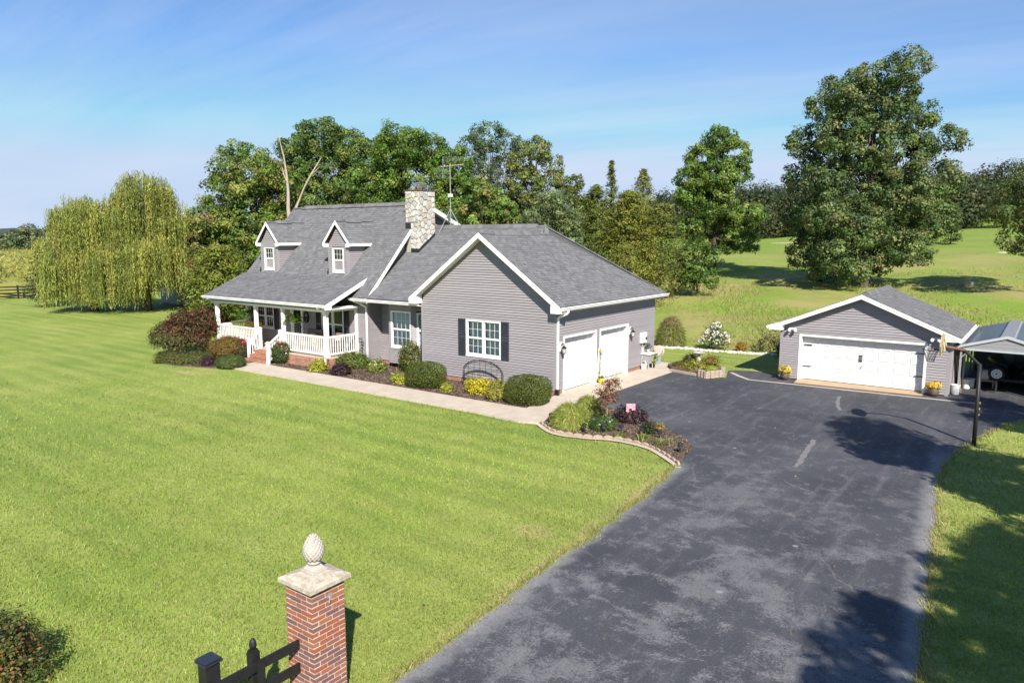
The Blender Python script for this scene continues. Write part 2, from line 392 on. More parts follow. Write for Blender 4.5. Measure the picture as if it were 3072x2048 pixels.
    past = mix(math_('MULTIPLY', rng_(noise(0.45, 8, 0.75), 0.50, 0.68), 0.75), past, (0.27, 0.205, 0.09))
    fld = rng_(sep.outputs['Y'], 15.2, 16.4)
    lefty = rng_(sep.outputs['X'], -32.0, -22.0)      # behind the willows the lawn goes on
    c = mix(math_('MULTIPLY', fld, lefty), lawn, past)
    # far slope greener again
    far = rng_(sep.outputs['Y'], 62.0, 95.0)
    c = mix(math_('MULTIPLY', far, 0.7), c, (0.165, 0.245, 0.040))
    fine = ramp(noise(16.0, 4, 0.75), 0.25, (0.55, 0.57, 0.50), 0.75, (1.38, 1.36, 1.4))
    c = mix(0.85, c, fine, 'MULTIPLY')
    L(c, b.inputs['Base Color']); b.inputs['Roughness'].default_value = 0.85; b.inputs['Specular IOR Level'].default_value = 0.15
    bp = nd(nt, 'ShaderNodeBump', Strength=0.8, Distance=0.06)
    L(mix(0.5, noise(22.0, 4, 0.8), noise(5.0, 4, 0.7)), bp.inputs['Height']); L(bp.outputs[0], b.inputs['Normal'])
    return m
M['grass'] = grass_material()
def axis(lo, hi, step, far, n):
    core = list(np.arange(lo, hi+0.01, step)); k = (far/abs(hi-lo))
    g = [hi+(far)*(i/n)**2.5 for i in range(1, n+1)]; h = [lo-(far)*(i/n)**2.5 for i in range(n, 0, -1)]
    return np.array(h+core+g)
gx = axis(-80, 60, 2.0, 5200, 22); gy = axis(-50, 200, 2.0, 5200, 22)
GX, GY = np.meshgrid(gx, gy); GZ = terr(GX, GY)-0.03
bumps = 0.05*np.sin(GX*0.37+GY*0.21)+0.04*np.sin(GX*0.11-GY*0.47)
GZ = GZ + np.where((GY > 17) & (GY < 200), bumps*3, 0)
gm = bpy.data.meshes.new('ground'); nx, ny = len(gx), len(gy)
gm.from_pydata(list(zip(GX.ravel().tolist(), GY.ravel().tolist(), GZ.ravel().tolist())), [],
               [(j*nx+i, j*nx+i+1, (j+1)*nx+i+1, (j+1)*nx+i) for j in range(ny-1) for i in range(nx-1)])
gm.polygons.foreach_set('use_smooth', [True]*len(gm.polygons)); gm.materials.append(M['grass'])
ground = bpy.data.objects.new('ground', gm); col.objects.link(ground); struct(ground)

# ------------------------------------------------------------------ driveway
def smooth_line(pts, n=6):
    p = [np.array(q, float) for q in pts]; out = []
    for i in range(len(p)-1):
        a, b, c, d = p[max(i-1, 0)], p[i], p[i+1], p[min(i+2, len(p)-1)]
        for k in range(n):
            t = k/n
            out.append(0.5*((2*b)+(-a+c)*t+(2*a-5*b+4*c-d)*t*t+(-a+3*b-3*c+d)*t**3))
    out.append(p[-1]); return [tuple(q) for q in out]
def ragged(line, a=0.03, step=0.35):
    p = np.array(line); d = np.concatenate([[0], np.cumsum(np.hypot(*np.diff(p, axis=0).T))]); t = np.arange(0, d[-1], step)
    x = np.interp(t, d, p[:, 0])+rng.normal(0, a, len(t)); y = np.interp(t, d, p[:, 1]); return list(zip(x.tolist(), y.tolist()))+[tuple(line[-1])]
drive_left = ragged(smooth_line([(8.5, -34), (8.3, -22), (8.08, -16.09), (8.02, -15.2), (7.9, -13.75), (7.8, -11.79), (7.73, -10.18), (7.63, -8.51), (7.24, -5.3)], 16))
bed_edge = smooth_line([(7.05, -4.4), (6.95, -3.66), (6.65, -3.09), (5.37, -1.85), (4.09, -1.0), (3.15, -0.75), (2.34, -0.35), (1.46, 0.49)])
drive_right = smooth_line([(19.5, 10.0), (16.0, 7.8), (14.35, 6.01), (13.71, 4.17), (13.05, 0.9), (12.86, -1.79), (12.98, -3.48), (13.46, -9.03), (13.72, -12.17), (14.1, -20), (14.4, -34)], 16)
drive_right = ragged(drive_right)
drive_poly = drive_left + bed_edge + [(1.46, 7.3), (2.95, 6.75), (3.33, 6.55), (3.85, 7.4), (3.3, 9.2), (4.1, 9.6), (4.5, 9.62), (5.5, 9.05), (5.62, 8.78), (11.9, 8.78), (12.0, 16.5), (19.5, 16.5)] + drive_right
def asphalt_material():
    m, nt, b = new_mat('asphalt'); L = nt.links.new
    geo = nd(nt, 'ShaderNodeNewGeometry')
    def noise(s, d=6.0, r=0.6, dist=0.0, v=None):
        n = nd(nt, 'ShaderNodeTexNoise', Scale=s, Detail=d, Roughness=r, Distortion=dist); L(v or geo.outputs['Position'], n.inputs['Vector']); return n.outputs['Fac']
    def rng_(v, a, c, d=0.0, e=1.0):
        x = nd(nt, 'ShaderNodeMapRange'); x.interpolation_type = 'SMOOTHSTEP'; L(v, x.inputs[0])
        for i, q in enumerate((a, c, d, e)): x.inputs[i+1].default_value = q
        return x.outputs[0]
    def mix(f, a, c):
        x = nd(nt, 'ShaderNodeMixRGB')
        for i, v in enumerate((f, a, c)):
            if isinstance(v, (int, float)): x.inputs[i].default_value = v
            elif isinstance(v, tuple): x.inputs[i].default_value = (*v, 1)
            else: L(v, x.inputs[i])
        return x.outputs[0]
    def mul(a, c):
        x = nd(nt, 'ShaderNodeMath'); x.operation = 'MULTIPLY'
        for i, v in enumerate((a, c)):
            if isinstance(v, (int, float)): x.inputs[i].default_value = v
            else: L(v, x.inputs[i])
        return x.outputs[0]
    sep = nd(nt, 'ShaderNodeSeparateXYZ'); L(geo.outputs['Position'], sep.inputs[0])
    c = mix(rng_(noise(0.28, 5, 0.6), 0.35, 0.65), (0.044, 0.046, 0.055), (0.064, 0.066, 0.076))
    # sealer worn away towards the road: pale aggregate shows through in ragged, grainy patches
    grain = noise(26.0, 4, 0.8)
    def add_(a, q):
        x = nd(nt, 'ShaderNodeMath'); x.operation = 'ADD'; L(a, x.inputs[0])
        if isinstance(q, (int, float)): x.inputs[1].default_value = q
        else: L(q, x.inputs[1])
        return x.outputs[0]
    def patchy(n, lo, hi): return rng_(add_(n, mul(add_(grain, -0.5), 0.30)), lo, hi)
    c = mix(mul(patchy(noise(0.6, 14, 0.80), 0.48, 0.57), rng_(sep.outputs['Y'], 3.0, -15.0, 0.06, 0.62)), c, (0.195, 0.192, 0.200))
    # crumbling pale margins along both edges of the drive
    def lin(sx, sy, k):
        return add_(add_(mul(sep.outputs['X'], sx), mul(sep.outputs['Y'], sy)), k)
    for e, yk in ((lin(1.0, 0.0785, -6.824), (-4.6, -5.6)), (lin(-1.0, -0.085, 12.645), (1.5, -1.0))):
        en = add_(e, mul(add_(noise(2.2, 8, 0.75), -0.5), 0.7)); c = mix(mul(mul(rng_(en, 0.42, 0.02), rng_(sep.outputs['Y'], *yk)), 0.75), c, (0.25, 0.245, 0.25))
    c = mix(mul(patchy(noise(2.4, 10, 0.78), 0.55, 0.63), 0.40), c, (0.19, 0.185, 0.19))
    # faint wear and scuffs drawn out along the drive
    mp = nd(nt, 'ShaderNodeMapping'); mp.inputs['Rotation'].default_value = (0, 0, 0.12); mp.inputs['Scale'].default_value = (2.6, 0.22, 1)
    L(geo.outputs['Position'], mp.inputs[0])
    c = mix(mul(patchy(noise(1.0, 8, 0.7, 0.0, mp.outputs[0]), 0.50, 0.68), 0.35), c, (0.165, 0.162, 0.168))
    mp2 = nd(nt, 'ShaderNodeMapping'); mp2.inputs['Rotation'].default_value = (0, 0, -0.35); mp2.inputs['Scale'].default_value = (0.7, 5.0, 1)
    L(geo.outputs['Position'], mp2.inputs[0])
    c = mix(mul(patchy(noise(1.3, 8, 0.7, 0.0, mp2.outputs[0]), 0.62, 0.72), 0.5), c, (0.21, 0.205, 0.21))
    v = nd(nt, 'ShaderNodeTexVoronoi', Scale=1.15); L(geo.outputs['Position'], v.inputs['Vector'])
    spot = mul(rng_(v.outputs['Distance'], 0.085, 0.05), rng_(noise(0.5, 2), 0.5, 0.56))
    c = mix(mul(spot, 0.6), c, (0.30, 0.30, 0.30))
    # hairline cracks
    v2 = nd(nt, 'ShaderNodeTexVoronoi', Scale=0.42); v2.feature = 'DISTANCE_TO_EDGE'
    nz = nd(nt, 'ShaderNodeTexNoise', Scale=1.4, Detail=5.0); L(geo.outputs['Position'], nz.inputs['Vector'])
    mxv = nd(nt, 'ShaderNodeMixRGB'); mxv.inputs[0].default_value = 0.35; L(geo.outputs['Position'], mxv.inputs[1]); L(nz.outputs['Color'], mxv.inputs[2]); L(mxv.outputs[0], v2.inputs['Vector'])
    c = mix(mul(mul(rng_(v2.outputs['Distance'], 0.006, 0.002), rng_(noise(0.35, 3), 0.50, 0.58)), 0.40), c, (0.19, 0.185, 0.185))
    fine = nd(nt, 'ShaderNodeMixRGB'); fine.blend_type = 'MULTIPLY'; fine.inputs[0].default_value = 0.75
    gr = nd(nt, 'ShaderNodeValToRGB'); gr.color_ramp.elements[0].position = 0.3; gr.color_ramp.elements[0].color = (0.55, 0.55, 0.56, 1)
    gr.color_ramp.elements[1].position = 0.72; gr.color_ramp.elements[1].color = (1.5, 1.5, 1.5, 1); L(noise(30.0, 3, 0.8), gr.inputs[0])
    L(c, fine.inputs[1]); L(gr.outputs[0], fine.inputs[2])
    L(fine.outputs[0], b.inputs['Base Color']); b.inputs['Roughness'].default_value = 0.8; b.inputs['Specular IOR Level'].default_value = 0.3
    bp = nd(nt, 'ShaderNodeBump', Strength=0.5, Distance=0.01); L(noise(60.0, 3, 0.7), bp.inputs['Height']); L(bp.outputs[0], b.inputs['Normal'])
    return m
M['asphalt'] = asphalt_material()
def slab(name, poly, z0, z1, mat, parent=None, **k):
    mb = MB(); mb.prism([(x, y, z0) for x, y in poly], (0, 0, z1-z0)); return mb.build(name, mat, parent, **k)
driveway = struct(slab('driveway', drive_poly, -0.06, 0.0, 'asphalt'))
def ribbon(name, line, w, z, mat, parent, jag=0.3):
    mb = MB(); L_ = []; R_ = []
    for i, p in enumerate(line):
        a = np.array(line[max(i-1, 0)]); b = np.array(line[min(i+1, len(line)-1)]); d = (b-a)/max(np.linalg.norm(b-a), 1e-6); n = np.array([-d[1], d[0]])
        L_.append(np.array(p)+n*w/2*random.uniform(1-jag, 1+jag)); R_.append(np.array(p)-n*w/2*random.uniform(1-jag, 1+jag))
    for i in range(len(line)-1):
        mb.add([(*L_[i], z), (*R_[i], z), (*R_[i+1], z), (*L_[i+1], z)], [(0, 1, 2, 3)])
    return mb.build(name, mat, parent)
for seg in ([(8.62, 6.35), (8.75, 5.6), (8.85, 5.0), (9.05, 4.3), (9.2, 3.9)], [(9.45, -0.5), (9.53, -1.2), (9.6, -2.0), (9.72, -2.9), (9.75, -3.5)]):
    ribbon('crack_repair', smooth_line(seg, 5), 0.13, 0.004, 'filler', driveway, 0.45)
ribbon('expansion_strip', [(3.6, 8.7), (4.15, 8.1), (4.78, 7.52), (6.5, 7.62), (8.5, 7.7), (10.5, 7.8), (12.9, 7.95)], 0.16, 0.004, 'concrete', driveway, 0.15)

# ------------------------------------------------------------------ concrete walk and aprons, each pour a slab of its own
walkway = bpy.data.objects.new('walkway', None); col.objects.link(walkway); struct(walkway); ORG['walkway'] = (0, 0, 0)
xs = list(np.linspace(-15.6, -0.4, 11)); J = 0.012
for a, b in zip(xs[:-1], xs[1:]):
    slab('slab', [(a+J, -3.86), (b-J, -3.86), (b-J, -2.40), (a+J, -2.40)], -0.08, 0.03+random.uniform(-0.003, 0.003), 'concrete', walkway)
slab('slab', [(-0.38, -3.9), (1.2, -4.02), (1.95, -3.72), (1.35, -2.3), (0.35, -2.38), (-0.38, -2.40)], -0.08, 0.029, 'concrete', walkway)
slab('slab', [(0.33, -2.36), (1.33, -2.27), (1.42, -0.15), (1.42, 0.42), (0.02, 0.42), (0.02, -1.2), (0.2, -1.7)], -0.08, 0.031, 'concrete', walkway)
apron = bpy.data.objects.new('garage_apron', None); col.objects.link(apron); struct(apron); ORG['garage_apron'] = (0, 0, 0)
for a, b in ((0.44, 3.08), (3.10, 6.2), (6.22, 7.32)):
    slab('slab', [(-0.4, a), (1.44, a), (1.44, b), (-0.4, b)], -0.08, 0.03, 'concrete', apron)
slab('slab', [(0.0, 7.34), (1.3, 7.34), (0.75, 9.2), (-0.3, 9.4), (-0.5, 9.0), (0.0, 8.4)], -0.08, 0.028, 'concrete', apron)
apron2 = tag(slab('garage_apron', [(6.42, 9.1), (6.42, 8.70), (6.5, 7.98), (11.1, 8.25), (11.12, 8.70), (11.12, 9.1)], -0.05, 0.02, plain('apron_buff', (0.42, 0.30, 0.19), 0.9, 0.14, 2.0, 0.2)), kind='structure')

# ------------------------------------------------------------------ mulch beds
def mulch_material():
    m, nt, b = new_mat('mulch'); L = nt.links.new
    geo = nd(nt, 'ShaderNodeNewGeometry')
    n = nd(nt, 'ShaderNodeTexNoise', Scale=14.0, Detail=6.0, Roughness=0.75); L(geo.outputs['Position'], n.inputs['Vector'])
    r = nd(nt, 'ShaderNodeValToRGB'); e = r.color_ramp.elements
    e[0].position = 0.3; e[0].color = (0.045, 0.030, 0.024, 1); e[1].position = 0.72; e[1].color = (0.21, 0.145, 0.105, 1)
    L(n.outputs['Fac'], r.inputs[0]); L(r.outputs[0], b.inputs['Base Color']); b.inputs['Roughness'].default_value = 0.95
    bp = nd(nt, 'ShaderNodeBump', Strength=1.0, Distance=0.04); L(n.outputs['Fac'], bp.inputs['Height']); L(bp.outputs[0], b.inputs['Normal'])
    return m
M['mulch'] = mulch_material()
bed_house = struct(slab('planting_bed', [(-14.9, -2.38), (0.31, -2.38), (0.18, -1.7), (0.0, -1.2), (0.0, -0.02), (-6.86, -0.02), (-6.86, 1.2), (-10.6, 1.2), (-10.6, 0.3), (-11.2, 0.3), (-11.2, -1.65), (-14.9, -1.65)], -0.06, 0.015, 'mulch'))
bed_left = struct(slab('planting_bed', smooth_line([(-15.35, -3.6), (-15.6, -4.15), (-17.2, -4.75), (-18.9, -5.05), (-19.7, -4.6), (-19.9, -3.4), (-19.6, -1.9)]) + [(-17.3, -1.7), (-17.2, -2.35), (-15.62, -2.4)], -0.06, 0.015, 'mulch'))
scal = smooth_line([(1.86, -3.75), (2.87, -4.40), (3.86, -4.30), (4.57, -4.02), (5.25, -3.98), (6.03, -4.20), (7.0, -4.95), (7.32, -5.3)])
bed_isle = struct(slab('planting_bed', list(reversed(scal)) + [(1.9, -3.6), (1.4, -2.2), (1.46, 0.40)] + list(reversed(bed_edge))[1:], -0.06, 0.02, 'mulch'))
# loose bark chips over the beds
def inside(poly, X, Y):
    r = np.zeros(len(X), bool); n = len(poly); j = n-1
    for i in range(n):
        xi, yi = poly[i]; xj, yj = poly[j]
        c = ((yi > Y) != (yj > Y)) & (X < (xj-xi)*(Y-yi)/((yj-yi) or 1e-9)+xi); r ^= c; j = i
    return r
bed_polys = [[(v.co.x, v.co.y) for v in o.data.vertices][:len(o.data.vertices)//2] for o in (bed_house, bed_left, bed_isle)]
X = []; Y = []
for p, n in zip(bed_polys, (9000, 3500, 6500)):
    a = np.array(p); x = rng.uniform(a[:, 0].min(), a[:, 0].max(), n*2); y = rng.uniform(a[:, 1].min(), a[:, 1].max(), n*2)
    k = inside(p, x, y); X.append(x[k]); Y.append(y[k])
X = np.concatenate(X); Y = np.concatenate(Y); n = len(X)
P = np.stack([X, Y, rng.uniform(0.018, 0.045, n)], 1)
N = unit(rng.normal(0, 0.45, (n, 3))+np.array([0, 0, 1]))
chips = quads_mesh('mulch', leaf_quads(P, N, rng.uniform(0.05, 0.13, n), 0.35), pick_cols(n, [(0.10, 0.07, 0.052), (0.17, 0.12, 0.085), (0.065, 0.045, 0.035), (0.24, 0.18, 0.135)], 0.2), 'needle')
tag(chips, 'brown bark mulch chips spread over the planting beds', 'mulch', kind='stuff')

# ------------------------------------------------------------------ grass blades on the near lawn
NB = 300000
house_block = [(-22.2, -5.6), (-15.4, -3.9), (1.9, -3.9), (1.9, 9.6), (-22, 9.6)]
r = 4.0*np.exp(rng.uniform(0, math.log(40/4.0), NB)); a = rng.uniform(-0.655, 0.655, NB)+0.638
X = 14.75-np.sin(a)*r; Y = -22.66+np.cos(a)*r
keep = ~inside(drive_poly, X, Y)
keep &= rng.random(NB) < np.clip((38-r)/20, 0, 1)
for p in bed_polys: keep &= ~inside(p, X, Y)
keep &= ~inside([(-15.6, -3.88), (0, -3.9), (1.9, -3.95), (1.4, -2.3), (1.44, 0.5), (0.02, 9.5), (-22, 9.5), (-22, 1), (-22, -2)], X, Y)
keep &= ~inside([(0, 0), (1.46, 0), (1.46, 7.4), (3.3, 6.5), (3.9, 7.4), (3.3, 9.2), (0, 9.5)], X, Y)
keep &= ~((X > 5.5) & (X < 19.6) & (Y > 8.6) & (Y < 16.6))
X, Y, r = X[keep], Y[keep], r[keep]; n = len(X)
H = np.clip(0.028+0.0012*r, 0.03, 0.06)*rng.uniform(0.6, 1.4, n)
wd = 0.004+0.0004*r
az = rng.uniform(0, 2*math.pi, n); lean = rng.normal(0, 0.35, (n, 2)); stripe = np.sign(np.sin(2*math.pi/1.05*Y)); lean[:, 0] += 0.10*stripe
Z = terr(X, Y)-0.03
base = np.stack([X, Y, Z], 1); side = np.stack([np.cos(az)*wd, np.sin(az)*wd, np.zeros(n)], 1)
tip = base+np.stack([lean[:, 0]*H, lean[:, 1]*H, H], 1)
V = np.stack([base-side, base+side, tip+side*0.25, tip-side*0.25], 1)
c = pick_cols(n, [(0.285, 0.375, 0.068), (0.320, 0.405, 0.084), (0.250, 0.345, 0.060), (0.345, 0.390, 0.105)], 0.10)
patch = 0.5+0.25*np.sin(X*0.43+1.3*np.sin(Y*0.37))+0.25*np.sin(Y*0.61+1.1*np.sin(X*0.29+1))
patch2 = np.sin(X*2.3+2*np.sin(Y*1.7))*np.sin(Y*2.9+2*np.sin(X*1.3))
c *= (0.84+0.26*patch+0.10*patch2)[:, None]
band = np.sin(Y*1.15+0.7*np.sin(X*0.11+1)+0.5*np.sin(Y*0.4))*np.clip(0.6-X*0.05, 0.25, 1.0)
c *= (1-0.13*np.clip(band, 0, 1)+0.05*np.clip(-band, 0, 1))[:, None]
c *= (1-0.10*np.clip(np.sin(2*math.pi/1.05*(Y+0.35*np.sin(X*0.33+Y*0.5)+0.2*np.sin(X*0.9-Y*1.3)))*1.5, 0, 1)*np.clip(0.5+0.8*np.sin(X*0.21+0.6*np.sin(Y*0.4)-0.5), 0, 1))[:, None]  # mower stripes: darker look of leaning blades put into the blade colour
pd = 0.03+0.05*patch
ed_ = np.minimum(np.abs(-X-0.0785*Y+6.824), np.abs(X+0.085*Y-12.645)); pd = pd+0.75*np.clip(1-ed_/0.35, 0, 1)*(Y < -4)
for cx_, cy_, a_, b_ in BARE: pd = pd+0.5*np.clip(1.3-((X-cx_)/a_)**2-((Y-cy_)/b_)**2, 0, 1)
dry = (rng.random(n) < pd); c[dry] = np.array([0.38, 0.33, 0.14])*rng.uniform(0.7, 1.2, (dry.sum(), 1))
grass = quads_mesh('lawn_grass', V, c, 'leaf')
tag(grass, 'short mown green grass of the front lawn', 'grass', kind='stuff')
# grass creeping over the edges of the drive, and a few dropped leaves
ex_ = []; 
for ln, sg in ((drive_left, 1), (drive_right, -1)):
    p = np.array([q for q in ln if q[1] < 9]); k = rng.integers(0, len(p)-1, 9000); t = rng.random(9000)[:, None]; q = p[k]*(1-t)+p[k+1]*t
    q[:, 0] += sg*(rng.normal(-0.02, 0.06, 9000)+0.05*np.sin(q[:, 1]*3.1)*np.sin(q[:, 1]*1.3)); ex_.append(np.concatenate([q, np.full((9000, 1), sg)], 1))
ex_ = np.concatenate(ex_); n = len(ex_); base = np.stack([ex_[:, 0], ex_[:, 1], np.full(n, -0.02)], 1); az = rng.uniform(0, 6.28, n); H = rng.uniform(0.03, 0.085, n)
side = np.stack([np.cos(az)*0.009, np.sin(az)*0.009, np.zeros(n)], 1); tip = base+np.stack([ex_[:, 2]*rng.uniform(-0.2, 0.9, n)*H, rng.normal(0, .5, n)*H, H], 1)
tag(quads_mesh('edge_grass', np.stack([base-side, base+side, tip+side*.2, tip-side*.2], 1), pick_cols(n, [(0.30, 0.35, 0.075), (0.40, 0.36, 0.14), (0.44, 0.37, 0.18), (0.25, 0.32, 0.06)], .15), 'leaf'), 'ragged dry grass creeping over the edges of the drive', 'grass', kind='stuff')
n = 150; X = np.concatenate([rng.uniform(7.5, 14.5, 70), rng.uniform(-12, 8, 80)]); Y = np.concatenate([rng.uniform(-16, 7.5, 70), rng.uniform(-17, -5, 80)])
tag(quads_mesh('fallen_leaves', leaf_quads(np.stack([X, Y, np.full(n, 0.018)], 1), unit(rng.normal(0, .35, (n, 3))+np.array([0, 0, 1])), rng.uniform(.04, .075, n), 0.6), pick_cols(n, [(0.20, 0.14, 0.07), (0.25, 0.19, 0.09), (0.13, 0.09, 0.05)], .2), 'leaf'), 'scattered fallen leaves on the drive and lawn', 'leaves', kind='stuff')
# longer tufts of pasture grass behind the garages
n = 60000
X = rng.uniform(-40, 40, n); Y = 17+48*rng.random(n)**1.5; Z = terr(X, Y)-0.06
H = rng.uniform(0.06, 0.34, n)*(0.6+0.4*np.sin(X*0.5+Y*0.3)); az = rng.uniform(0, 6.28, n); wd = 0.03
base = np.stack([X, Y, Z], 1); side = np.stack([np.cos(az)*wd, np.sin(az)*wd, np.zeros(n)], 1); tip = base+np.stack([rng.normal(0, .1, n), rng.normal(0, .1, n), H], 1)
c = pick_cols(n, [(0.215, 0.30, 0.05), (0.30, 0.30, 0.095), (0.34, 0.29, 0.13), (0.23, 0.32, 0.055)], 0.12)
tag(quads_mesh('pasture_grass', np.stack([base-side, base+side, tip+side*.2, tip-side*.2], 1), c, 'leaf'), 'long dry pasture grass on the slope behind the garages', 'grass', kind='stuff')
# ------------------------------------------------------------------ building helpers
def scan(poly, b):
    xs = []; n = len(poly)
    for i in range(n):
        (x0, y0), (x1, y1) = poly[i], poly[(i+1) % n]
        if (y0 > b) != (y1 > b): xs.append(x0+(b-y0)*(x1-x0)/(y1-y0))
    xs.sort(); return list(zip(xs[::2], xs[1::2]))
def shingles(mb, O, u, v, poly, exp=0.14, w=0.30):
    """courses of asphalt shingles, each tab its own small plate, over a sloping polygon given in (u, v)"""
    O = Vector(O); u = Vector(u).normalized(); v = Vector(v).normalized(); n = u.cross(v)
    b0 = min(p[1] for p in poly); b1 = max(p[1] for p in poly); k = 0; b = b0
    while b < b1-0.02:
        t = min(b+exp, b1); lo = scan(poly, b+1e-3); hi = scan(poly, t-1e-3)
        if len(lo) != len(hi): lo = hi = scan(poly, (b+t)/2)
        for (a0, a1), (c0, c1) in zip(lo, hi):
            x = min(a0, c0)+((k*0.137) % w)-w
            while x < max(a1, c1):
                wi = w*random.choice((0.4, 0.55, 0.7, 0.9, 1.0)); x2 = x+wi
                l0, l1 = max(x, a0), max(x, c0); r0, r1 = min(x2-0.004, a1), min(x2-0.004, c1); x = x2
                if r0-l0 < 0.004 and r1-l1 < 0.004: continue
                r0 = max(r0, l0); r1 = max(r1, l1)
                th = random.choice((0.010, 0.012, 0.018)); g = random.choice((0.128, 0.14, 0.148, 0.158, 0.172))*random.uniform(0.94, 1.06)
                q = lambda a, bb, h: O+u*a+v*bb+n*h
                mb.add([q(l0, b, 0), q(r0, b, 0), q(r0, b, th), q(l0, b, th), q(r1, t+0.01, 0.003), q(l1, t+0.01, 0.003)], [(0, 1, 2, 3), (3, 2, 4, 5)], (g, g*1.0, g*1.045))
        b = t; k += 1
def plane3(p0, p1, p2):
    """origin, u along the eave p0-p1 and v up the slope towards p2"""
    p0, p1, p2 = Vector(p0), Vector(p1), Vector(p2); u = (p1-p0).normalized(); d = p2-p0; v = (d-u*d.dot(u)).normalized(); return p0, u, v
def roof_face(pts, eave, name_parent, mbS, mbD, lift=0.006, thick=0.10, tile=True):
    O, u, v = plane3(*eave); n = u.cross(v)
    if n.z < 0: u = -u; n = u.cross(v)
    poly = [((Vector(p)-O).dot(u), (Vector(p)-O).dot(v)) for p in pts]
    mbD.prism([Vector(p) for p in pts], (0, 0, -thick))
    if tile: shingles(mbS, O+n*lift, u, v, poly)
def siding(wall, fr, zlo, zhi, left, right, openings=(), exp=0.1016, mat='siding', name='siding_board'):
    z = zlo
    while z < zhi-0.02:
        z1 = min(z+exp, zhi)
        iv = [[left(z), left(z1), right(z), right(z1)]]
        for (a, b, o0, o1) in openings:
            if z1 > o0+0.01 and z < o1-0.01:
                nv = []
                for l0, l1, r0, r1 in iv:
                    if b <= min(l0, l1) or a >= max(r0, r1): nv.append([l0, l1, r0, r1]); continue
                    if a > max(l0, l1): nv.append([l0, l1, a, a])
                    if b < min(r0, r1): nv.append([b, b, r0, r1])
                iv = nv
        for l0, l1, r0, r1 in iv:
            if max(r0-l0, r1-l1) < 0.03: continue
            r1 = max(r1, l1+0.001); r0 = max(r0, l0+0.001)
            mb = MB(fr); o = 0.036
            mb.hexa([(l0, -0.005, z-0.004), (r0, -0.005, z-0.004), (r0, o, z-0.004), (l0, o, z-0.004), (l1, -0.005, z1), (r1, -0.005, z1), (r1, 0.003, z1), (l1, 0.003, z1)])
            mb.build(name, mat, wall)
        z = z1
def bricks_into(mb, fr, u0, u1, z0, z1, ch=0.0677, bl=0.203, j=0.014, depth=0.006, soldier=False):
    mbm = MB(fr); z = z0; k = 0
    pal = [(0.30, 0.115, 0.065), (0.36, 0.155, 0.085), (0.27, 0.12, 0.085), (0.33, 0.14, 0.07), (0.24, 0.12, 0.10)]
    mm = mb.m; mb.m = fr
    while z < z1-0.02:
        h = min(ch, z1-z); x = u0-(bl/2 if k % 2 else 0)
        while x < u1:
            a, b = max(x, u0), min(x+bl-j, u1); x += bl
            if b-a < 0.02: continue
            c = random.choice(pal); s = random.uniform(0.8, 1.2); d = depth*random.uniform(0.7, 1.3)
            mb.box(a, b, -0.01, d, z, z+h-j, (c[0]*s, c[1]*s, c[2]*s))
        z += ch; k += 1
    mb.m = mm
def window(parent, fr, w, h, sashes=1, cols=3, rows=2, shade='curtain', lift=0.0, name='window', blind=True):
    """double-hung window at fr (x along the wall, y out, z up; origin at its lower left outer corner)"""
    f = MB(fr); t = 0.065
    f.box(0, w, -0.06, 0.045, 0, t).box(0, w, -0.06, 0.04, h-t, h).box(0, t, -0.06, 0.042, t, h-t).box(w-t, w, -0.06, 0.042, t, h-t)
    f.box(-0.02, w+0.02, -0.02, 0.06, -0.03, 0.004)
    for i in range(1, sashes):
        x = w*i/sashes; f.box(x-0.045, x+0.045, -0.06, 0.043, t, h-t)
    win = f.build(name, 'white', parent)
    sw = w/sashes
    for i in range(sashes):
        a = i*sw+(t if i == 0 else 0.045); b = (i+1)*sw-(t if i == sashes-1 else 0.045)
        zm = h*0.5
        s = MB(fr); s.box(a, b, -0.045, 0.012, zm-0.03, zm+0.02)
        for (z0, z1, y) in ((t, zm-0.03, -0.03), (zm+0.02, h-t, -0.012)):
            s.box(a, a+0.03, y-0.02, y+0.012, z0, z1); s.box(b-0.03, b, y-0.02, y+0.012, z0, z1)
            s.box(a+0.03, b-0.03, y-0.02, y+0.012, z0, z0+(0.05 if z0 == t else 0.02))
        s.build('sash', 'white', win)
        for (z0, z1, y) in ((t+0.05, zm-0.03, -0.03), (zm+0.04, h-t, -0.012)):
            A, B = a+0.03, b-0.03; pw = (B-A)/cols; ph = (z1-z0)/rows
            g = MB(fr)
            for c in range(1, cols): g.box(A+c*pw-0.006, A+c*pw+0.006, y-0.007, y+0.003, z0, z1)
            for q in range(1, rows): g.box(A, B, y-0.0075, y+0.0035, z0+q*ph-0.006, z0+q*ph+0.006)
            if cols*rows > 1: g.build('muntin', 'white', win)
            for c in range(cols):
                for q in range(rows):
                    p = MB(fr); a0, a1, b0, b1 = A+c*pw+0.008, A+(c+1)*pw-0.008, z0+q*ph+0.008, z0+(q+1)*ph-0.008; p.add([(a0, y-0.003, b0), (a1, y-0.003, b0), (a1, y-0.003, b1), (a0, y-0.003, b1)], [(0, 1, 2, 3)])
                    p.build('pane', 'glass', win)
        if blind:
            b_ = MB(fr); n = 14
            for k in range(n):
                x0 = a+(b-a)*k/n; x1 = a+(b-a)*(k+1)/n; d = 0.02 if k % 2 else 0.0
                b_.add([(x0, -0.12-d, t), (x1, -0.12-(0.02-d), t), (x1, -0.12-(0.02-d), h-t), (x0, -0.12-d, h-t)], [(0, 1, 2, 3)])
            b_.build('curtain', shade, win)
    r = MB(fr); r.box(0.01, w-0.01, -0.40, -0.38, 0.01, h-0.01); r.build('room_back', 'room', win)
    return win
